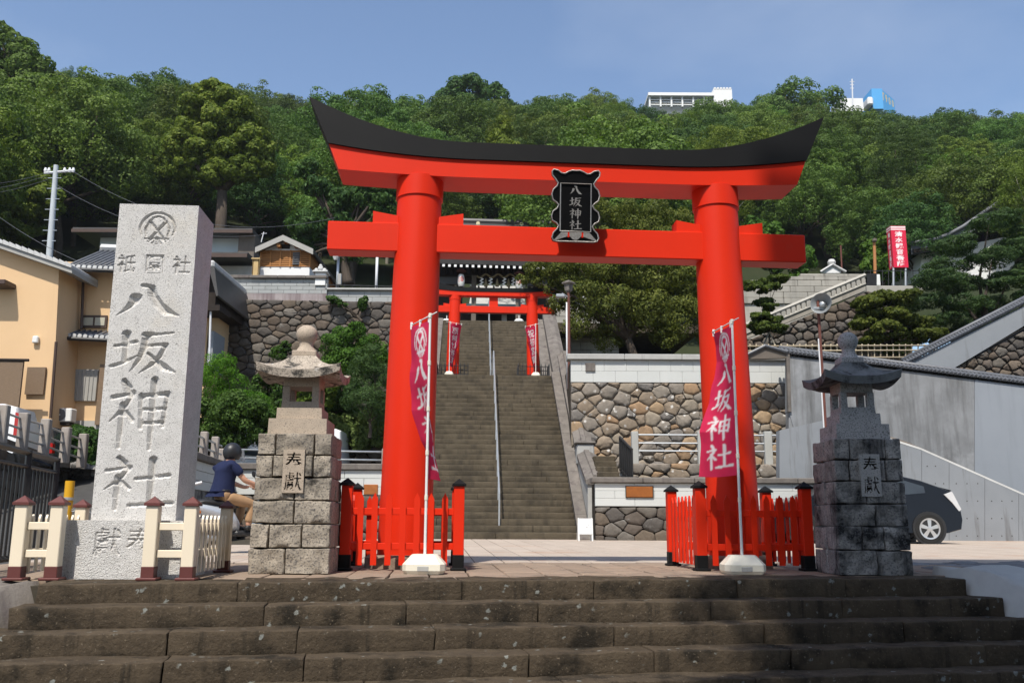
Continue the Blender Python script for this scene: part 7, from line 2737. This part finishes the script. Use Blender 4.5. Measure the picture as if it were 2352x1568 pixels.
# sight lines kept clear towards the trees and things one can point to (px range, distance)
CLEAR = [(280, 720, 65), (-200, 300, 60), (670, 910, 52), (1680, 2000, 74), (2080, 2352, 68), (1080, 1230, 62), (960, 1200, 60)]
rng = random.Random(77)
spots = []
r_ = 48.0
while r_ < 205:
    step = 5.4 + (r_ - 48) * .010
    n = int(1.62 * r_ / step)
    off = rng.random()
    for k in range(n):
        az = -.81 + 1.62 * (k + off) / n + rng.uniform(-.3, .3) * step / r_
        rr = r_ + rng.uniform(-.4, .4) * step
        if rr < hill_r0(az) + 1: continue
        if rr > hill_r1(az) + 6: continue
        x, y = rr * math.sin(az), rr * math.cos(az)
        if -.055 < az < .075 and rr < 56: continue
        fpx = CX + FPX * math.tan(az)
        if any(x0 < fpx < x1 and rr < yy for x0, x1, yy in CLEAR): continue
        spots.append((rr, az, x, y))
    r_ += step * .86
near, far = [], []
for (rr, az, x, y) in spots:
    u = rng.random()
    if az < -.15:
        kind = ('broad_a' if u < .3 else 'broad_b' if u < .52 else 'broad_c' if u < .74 else 'broad_d' if u < .88 else 'feather' if u < .95 else 'conifer')
    elif az < .2:
        kind = ('broad_a' if u < .3 else 'broad_b' if u < .55 else 'broad_c' if u < .72 else 'broad_d' if u < .82 else 'feather' if u < .9 else 'conifer')
    else:
        kind = ('broad_a' if u < .32 else 'broad_b' if u < .6 else 'broad_c' if u < .8 else 'broad_d' if u < .88 else 'feather' if u < .97 else 'conifer')
    s_ = rng.uniform(.62, 1.15)
    if rr > 150: s_ *= .85
    item = (kind, (x, y, hill_z(x, y) - .5), s_, rng.uniform(0, 6.28))
    (near if rr < 92 and abs(az) < .66 else far).append((rr, item))
near.sort(key=lambda a: a[0])
for rr, it in near[:170]:
    plant(*it)
far += near[170:]

# the rest of the wood: one mass, instanced on points
templ = {}
for o in list(bpy.data.objects):
    if o.name.startswith("crown") and o.data and o.data.users:
        for k_, (cm, tm_) in KINDS.items():
            if o.data == cm and k_ not in templ:
                templ[k_] = o
wood_mb = bpy.data.meshes.new("wood")
fk = [f for f in far if f[1][0] in templ]
wood_mb.from_pydata([f[1][1] for f in fk], [], [])
kinds = sorted(templ)
ka = wood_mb.attributes.new("tree_kind", 'INT', 'POINT')
ka.data.foreach_set("value", [kinds.index(f[1][0]) for f in fk])
sa = wood_mb.attributes.new("tree_size", 'FLOAT', 'POINT')
sa.data.foreach_set("value", [f[1][2] for f in fk])
ra = wood_mb.attributes.new("tree_turn", 'FLOAT', 'POINT')
ra.data.foreach_set("value", [f[1][3] for f in fk])
wood = stuff(obj("hillside_wood", wood_mb, None))
wood["label"] = "dense green broadleaf wood covering the far hillside up to the ridge"
wood["category"] = "wood"
ng = bpy.data.node_groups.new("wood_nodes", 'GeometryNodeTree')
ng.interface.new_socket("Geometry", in_out='INPUT', socket_type='NodeSocketGeometry')
ng.interface.new_socket("Geometry", in_out='OUTPUT', socket_type='NodeSocketGeometry')
gi, go = ng.nodes.new("NodeGroupInput"), ng.nodes.new("NodeGroupOutput")
jn = ng.nodes.new("GeometryNodeJoinGeometry")
an1 = ng.nodes.new("GeometryNodeInputNamedAttribute"); an1.data_type = 'INT'; an1.inputs[0].default_value = "tree_kind"
an2 = ng.nodes.new("GeometryNodeInputNamedAttribute"); an2.data_type = 'FLOAT'; an2.inputs[0].default_value = "tree_size"
an3 = ng.nodes.new("GeometryNodeInputNamedAttribute"); an3.data_type = 'FLOAT'; an3.inputs[0].default_value = "tree_turn"
cxyz = ng.nodes.new("ShaderNodeCombineXYZ")
ng.links.new(an3.outputs[0], cxyz.inputs[2])
for i, k_ in enumerate(kinds):
    oi = ng.nodes.new("GeometryNodeObjectInfo")
    oi.transform_space = 'ORIGINAL'
    oi.inputs["Object"].default_value = templ[k_]
    oi.inputs["As Instance"].default_value = True
    cmp = ng.nodes.new("FunctionNodeCompare"); cmp.data_type = 'INT'; cmp.operation = 'EQUAL'
    ng.links.new(an1.outputs[0], cmp.inputs[2])
    cmp.inputs[3].default_value = i
    ip = ng.nodes.new("GeometryNodeInstanceOnPoints")
    ng.links.new(gi.outputs[0], ip.inputs["Points"])
    ng.links.new(cmp.outputs[0], ip.inputs["Selection"])
    ng.links.new(oi.outputs["Geometry"], ip.inputs["Instance"])
    ng.links.new(an2.outputs[0], ip.inputs["Scale"])
    ng.links.new(cxyz.outputs[0], ip.inputs["Rotation"])
    ng.links.new(ip.outputs[0], jn.inputs[0])
ng.links.new(jn.outputs[0], go.inputs[0])
md = wood.modifiers.new("wood", 'NODES')
md.node_group = ng


# ---------------------------------------------------------------- trees one can point to
def own_tree(name, label, cat, Y, blobs_px, n_leaf, size, leafm, base_px, r0, rs, aspect=.6, barkm=None, depth=1.0, droop=0., tips=None, top=.55, shell=(.55, 1.05), up=.25):
    """blobs_px: (px, py, radius px, [dY]) clumps of the crown"""
    k = Y / FPX * 1.03
    base = P(base_px[0], base_px[1], Y)
    t = thing(name, label, cat, base)
    bl = []
    rg = random.Random(rs)
    for b in blobs_px:
        dy = b[3] if len(b) > 3 else rg.uniform(-.5, .5) * b[2] * k
        c = P(b[0], b[1], Y) + Vector((0, dy, 0)) - base
        r_ = b[2] * k
        fz = b[4] if len(b) > 4 else .85
        bl.append((c.x, c.y, c.z, r_, r_ * depth, r_ * fz))
    p, d = blob_points(bl, n_leaf, rs, shell, up, 24, .46)
    leaves("crown", p, d, size, leafm, t, aspect, rs, droop)
    tp = [b[:3] for b in bl]
    if tips: tp = tp[:tips] if isinstance(tips, int) else [tp[i] for i in tips]
    limbs(tp, (0, 0, -.3), r0, t, barkm or MT['bark'], rs, top=top)
    return t


def scatter_blobs(x0, y0, x1, y1, n, r_, rs, shape=None):
    rg = random.Random(rs)
    out = []
    while len(out) < n:
        x, y = rg.uniform(0, 1), rg.uniform(0, 1)
        if shape and not shape(x, y): continue
        out.append((x0 + (x1 - x0) * x, y0 + (y1 - y0) * y, rg.uniform(*r_)))
    return out


ell = lambda x, y: (2 * x - 1) ** 2 + (2 * y - 1) ** 2 < 1
own_tree("camphor_tree", "large yellow green camphor tree with forked trunk above the monument", "tree", 54,
         [(470, 250, 45), (505, 225, 40), (440, 300, 42), (545, 270, 42), (500, 300, 48), (575, 330, 42), (430, 345, 40), (470, 365, 42), (525, 360, 46), (590, 375, 34), (560, 400, 36), (415, 390, 28), (505, 400, 34), (465, 410, 26), (605, 345, 24), (480, 210, 26), (410, 315, 22)],
         52000, .22, LEAF['bright'], (490, 590), .42, 11, tips=(4, 5, 6, 7, 8, 9, 10, 3), top=.62)
own_tree("broadleaf_tree", "big rounded tree rising highest at the left edge", "tree", 62,
         [(20, 120, 52), (60, 160, 50), (-20, 200, 60), (90, 230, 50), (30, 250, 60), (130, 270, 44), (60, 320, 56), (-10, 330, 60), (120, 340, 44), (150, 310, 34), (0, 70, 24), (-60, 130, 60)],
         52000, .26, LEAF['forest'], (40, 520), .5, 12)
own_tree("broadleaf_tree", "yellowish leafy tree low on the slope at the left edge", "tree", 52,
         [(20, 400, 50), (70, 430, 45), (0, 470, 50), (60, 500, 45), (110, 470, 36), (30, 530, 45)], 26000, .22, LEAF['bamboo'], (40, 620), .3, 13)
own_tree("broadleaf_tree", "tall dark tree standing out on the ridge left of the gate plaque", "tree", 100,
         [(1075, 225, 44), (1030, 240, 38), (1120, 235, 44), (1160, 255, 30), (1000, 275, 36), (1060, 275, 46), (1120, 280, 44), (1020, 300, 36), (1090, 310, 44), (1150, 300, 30), (1050, 205, 24), (1105, 203, 22), (1140, 210, 18), (965, 290, 24)],
         36000, .33, LEAF['dark'], (1080, 420), .5, 14)
own_tree("broadleaf_tree", "huge domed tree on the ridge above the right end of the gate beam", "tree", 118,
         scatter_blobs(1745, 195, 1960, 470, 34, (26, 42), 15, lambda x, y: (2 * x - 1) ** 2 + (1.6 * y - .9) ** 2 < .9), 48000, .36, LEAF['forest'], (1850, 520), .6, 15)
own_tree("conifer_tree", "drooping dark cedar above the small wooden house, left of the gate", "tree", 46,
         scatter_blobs(690, 360, 900, 600, 26, (16, 30), 16), 16000, .26, LEAF['dark'], (800, 640), .26, 16, .35, droop=.8)
own_tree("conifer_tree", "golden green young conifer left of the gate plaque", "tree", 60,
         [(1155, 280, 14), (1155, 300, 20), (1150, 322, 26), (1165, 345, 28), (1145, 350, 26), (1160, 375, 30)], 6000, .3, LEAF['bright'], (1155, 430), .2, 17, .35)
own_tree("cherry_tree", "spreading cherry tree with drooping leaves behind the upper white wall", "tree", 29.5,
         [(1330, 620, 42), (1390, 640, 46), (1450, 610, 48), (1510, 640, 50), (1570, 650, 46), (1350, 690, 44), (1420, 710, 50), (1490, 720, 50), (1560, 730, 46), (1290, 640, 30), (1260, 615, 24), (1225, 620, 17), (1200, 640, 13), (1235, 648, 14), (1270, 660, 20),
          (1400, 560, 40), (1470, 545, 42), (1540, 570, 44), (1600, 600, 40), (1340, 560, 32), (1430, 500, 34), (1500, 490, 34), (1560, 510, 34), (1380, 480, 26), (1330, 750, 30), (1600, 700, 40), (1630, 760, 34), (1400, 770, 34), (1530, 780, 30), (1280, 700, 22)],
         80000, .10, LEAF['cherry'], (1470, 830), .17, 18, .42, depth=1.4, droop=.9, tips=(0, 1, 2, 3, 4, 10, 12, 13, 15, 17), top=.3, shell=(.3, 1.3))
own_tree("pine_tree", "layered pine tree in front of the temple roof at the right", "tree", 35,
         [(2200, 560, 40, None, .4), (2260, 520, 36, None, .4), (2180, 610, 46, None, .35), (2270, 600, 50, None, .35), (2330, 570, 44, None, .4), (2140, 650, 44, None, .35), (2220, 650, 50, None, .35), (2310, 650, 50, None, .35), (2370, 620, 40, None, .4),
          (2120, 690, 40, None, .35), (2200, 700, 46, None, .35), (2280, 700, 46, None, .35), (2170, 735, 36, None, .35), (2350, 690, 40, None, .35), (2240, 745, 34, None, .35), (2310, 500, 34, None, .4), (2360, 530, 34, None, .4)] if False else
         [(2200, 560, 40, .2, .42), (2260, 520, 36, -.4, .42), (2180, 610, 46, .5, .36), (2270, 600, 50, -.3, .36), (2330, 570, 44, .3, .42), (2140, 650, 44, -.5, .36), (2220, 650, 50, .6, .36), (2310, 650, 50, -.2, .36), (2370, 620, 40, .4, .42),
          (2120, 690, 40, .2, .36), (2200, 700, 46, -.5, .36), (2280, 700, 46, .5, .36), (2170, 735, 36, 0, .36), (2350, 690, 40, -.4, .36), (2240, 745, 34, .3, .36), (2310, 500, 34, .1, .42), (2360, 530, 34, .5, .42)],
         34000, .17, LEAF['pine'], (2260, 830), .2, 19, .22, depth=1.2, tips=(1, 3, 6, 7, 10, 11, 13), top=.35)
own_tree("maple_tree", "small dark maple spreading over the stone wall left of the pine", "tree", 33.5,
         [(1990, 700, 30, 0, .5), (2030, 680, 30, .3, .5), (2070, 690, 34, -.3, .5), (2010, 730, 34, .3, .5), (2060, 730, 38, 0, .5), (2110, 740, 34, .4, .5), (1980, 745, 24, 0, .5), (2030, 765, 34, -.3, .5), (2090, 775, 36, .2, .5), (2140, 770, 30, 0, .5), (2000, 785, 24, 0, .5), (2060, 800, 26, .2, .5)],
         17000, .13, LEAF['maple'], (2050, 838), .12, 20, .7, depth=1.2)
own_tree("maple_tree", "slender tiered maple between the gate column and the loudspeaker", "tree", 33,
         [(1725, 655, 20, 0, .4), (1760, 645, 18, .2, .4), (1790, 640, 20, 0, .35), (1740, 665, 24, -.2, .35), (1770, 660, 20, 0, .35), (1755, 690, 22, .2, .4), (1765, 705, 18, 0, .4), (1745, 730, 24, 0, .4), (1775, 735, 26, .2, .4), (1760, 752, 28, 0, .4), (1735, 748, 20, 0, .4), (1790, 755, 18, 0, .4)],
         7500, .12, LEAF['maple'], (1768, 812), .05, 21, .7, tips=(2, 4, 5, 7, 8), top=.45)
for a_, lab in (((1745, 812), "left"), ((1788, 812), "right")):
    tag(MB().tube([P(*a_, 32.8), P(1767, 762, 33)], .03, 6).build("tree_stake", MT['bark_pale'], None), f"{lab} slanted wooden stake propping the slender maple", "stake")
own_tree("broadleaf_tree", "leafy round tree behind the wooden pole left of the red sign tower", "tree", 50,
         [(2010, 575, 28), (2040, 560, 28), (2030, 600, 30), (2060, 590, 24), (2000, 610, 24), (2035, 630, 26)], 8000, .24, LEAF['shrub'], (2030, 670), .15, 22)
own_tree("broadleaf_tree", "light green bush directly right of the gate column below the beam", "tree", 52,
         [(1735, 520, 26), (1770, 535, 28), (1800, 560, 26), (1740, 560, 26), (1850, 590, 26), (1780, 600, 30), (1830, 625, 22)], 8000, .24, LEAF['shrub'], (1780, 660), .15, 23)


# shrubs and hedges left of the stairway
def shrub(name, label, cat, Y, blobs, n, size, leafm, base, rs, aspect=.6, droop=0., shell=(.55, 1.05), depth=1.0, up=.25):
    return own_tree(name, label, cat, Y, blobs, n, size, leafm, base, .05, rs, aspect, depth=depth, droop=droop, shell=shell, top=.3, up=up)


shrub("golden_conifer", "bright green cushion conifer right of the monument", "shrub", 23.5,
      [(500, 860, 42), (470, 900, 40), (530, 880, 34), (490, 930, 44), (545, 930, 38), (585, 930, 30), (600, 950, 28), (460, 860, 30), (520, 840, 24)], 22000, .055, LEAF['conifer'], (510, 1010), 31, .35, -.9)
shrub("ivy_bush", "dark ivy covered bush above the scooter rider", "shrub", 23.0,
      [(480, 960, 44), (530, 950, 46), (580, 955, 40), (500, 995, 42), (560, 990, 42), (615, 975, 32), (465, 1000, 36), (600, 1005, 28), (540, 1015, 26)], 24000, .07, LEAF['ivy'], (540, 1050), 32, .75)
shrub("round_shrub", "rounded green shrub right of the left lantern roof", "shrub", 25.5,
      [(770, 800, 36), (810, 780, 36), (845, 800, 34), (790, 830, 38), (835, 835, 36), (760, 835, 26), (870, 830, 30), (820, 760, 20)], 18000, .07, LEAF['shrub'], (810, 900), 33, .6)
shrub("young_pine", "small soft needled pine beside the left gate column", "shrub", 24.6,
      [(850, 815, 24), (835, 845, 30), (865, 855, 30), (830, 885, 34), (870, 895, 34), (845, 925, 38), (875, 940, 30), (815, 920, 26)], 16000, .085, LEAF['pine'], (850, 980), 34, .2)
shrub("pale_hedge", "pale variegated creeper hedge on the low stone wall", "hedge", 25.8,
      [(760, 975, 24), (790, 980, 28), (820, 975, 28), (850, 972, 28), (880, 970, 26), (775, 1005, 26), (805, 1008, 28), (840, 1005, 28), (870, 1005, 28), (730, 990, 26), (900, 985, 26), (830, 1022, 18)], 17000, .075, LEAF['hedge'], (820, 1030), 35, .8)
shrub("wild_shrub", "tangle of dark shrubs and climbers behind the left lantern", "shrub", 26.5,
      [(620, 890, 36), (660, 880, 34), (700, 900, 40), (740, 890, 36), (640, 930, 40), (690, 940, 40), (740, 935, 40), (780, 900, 36), (610, 950, 36), (790, 940, 34), (640, 860, 20), (640, 810, 16), (655, 795, 12)], 24000, .085, LEAF['ivy'], (690, 1010), 36, .75)
shrub("leafy_plant", "large leaved green plant seen beside the left lantern fire box", "plant", 24.9,
      [(740, 870, 18), (755, 890, 18), (690, 900, 16), (672, 905, 14), (745, 915, 18), (700, 925, 16)], 1500, .19, LEAF['shrub'], (720, 1000), 37, .8)
shrub("ivy_hedge", "ivy hedge under the air conditioner at the far left", "hedge", 27.0,
      [(170, 1000, 22), (195, 1005, 24), (220, 1000, 24), (240, 1010, 22), (180, 1030, 24), (205, 1040, 24), (230, 1040, 24), (150, 1010, 18), (215, 1065, 20), (260, 1030, 24)], 12000, .085, LEAF['ivy'], (210, 1090), 38, .8)
rk = thing("rock_edge", "mossy dark rocks below the ivy hedge beside the lane", "rocks", P(185, 1090, 25.9))
rgk = random.Random(4)
for k in range(9):
    q = P(150 + k * 10, 1082 - (k % 2) * 9 + k * 1.2, 25.9 - .1 * (k % 2)) - Vector(rk.location)
    me = rough_block(.42, .4, .34, (4, 4, 4), .09, 3.2, k, .08)
    place("rock", me, MT['dark_granite'], rk, (q.x, q.y, q.z - .2), rgk.uniform(0, 3))
# climbers hanging over the block wall, weeds
shrub("creeper", "creeper hanging over the low block wall left of the gate", "plant", 27.75, [(832, 700, 9, 0, 1.6), (838, 690, 8, 0, 1), (770, 690, 14, 0, .5), (760, 685, 10, 0, .5), (785, 700, 10, 0, .5)], 1500, .07, LEAF['ivy'], (832, 716), 39, .8)

# unseen cypress added behind the viewpoint to soften the shadow edge on the steps
cyx, cyy = 2.2 - math.tan(SUN_AZ) * (7.4 + 1.6), -1.6
cy = thing("added_cypress", "slim unseen cypress added behind the viewpoint to dapple the shadow edge on the steps", "tree", (cyx, cyy, -1.02))
rgc = random.Random(9)
cb = [(rgc.uniform(-.45, .45), rgc.uniform(-.3, .3), 8 + k * .42, .5, .5, .55) for k in range(30)]
p_, d_ = blob_points(cb, 5200, 91, (.2, 1.2))
leaves("crown", p_, d_, .15, LEAF['dark'], cy, .5, 91)
MB().tube([(0, 0, 0), (0, 0, 9), (0, 0, 20)], [.16, .12, .03], 8).build("trunk", MT['bark'], cy, smooth=True)

# ---------------------------------------------------------------- summer haze in the air
haze = MB().box(-330, 330, -45, 330, -3, 120).build("haze", None)
stuff(haze)
hm_ = bpy.data.materials.new("haze_air")
hm_.use_nodes = True
hn = hm_.node_tree
hn.nodes.clear()
ho_ = hn.nodes.new("ShaderNodeOutputMaterial")
hv = hn.nodes.new("ShaderNodeVolumePrincipled")
hv.inputs["Color"].default_value = (.86, .92, 1.0, 1)
hv.inputs["Density"].default_value = HAZE
hv.inputs["Anisotropy"].default_value = .2
hn.links.new(hv.outputs[0], ho_.inputs["Volume"])
haze.data.materials.append(hm_)
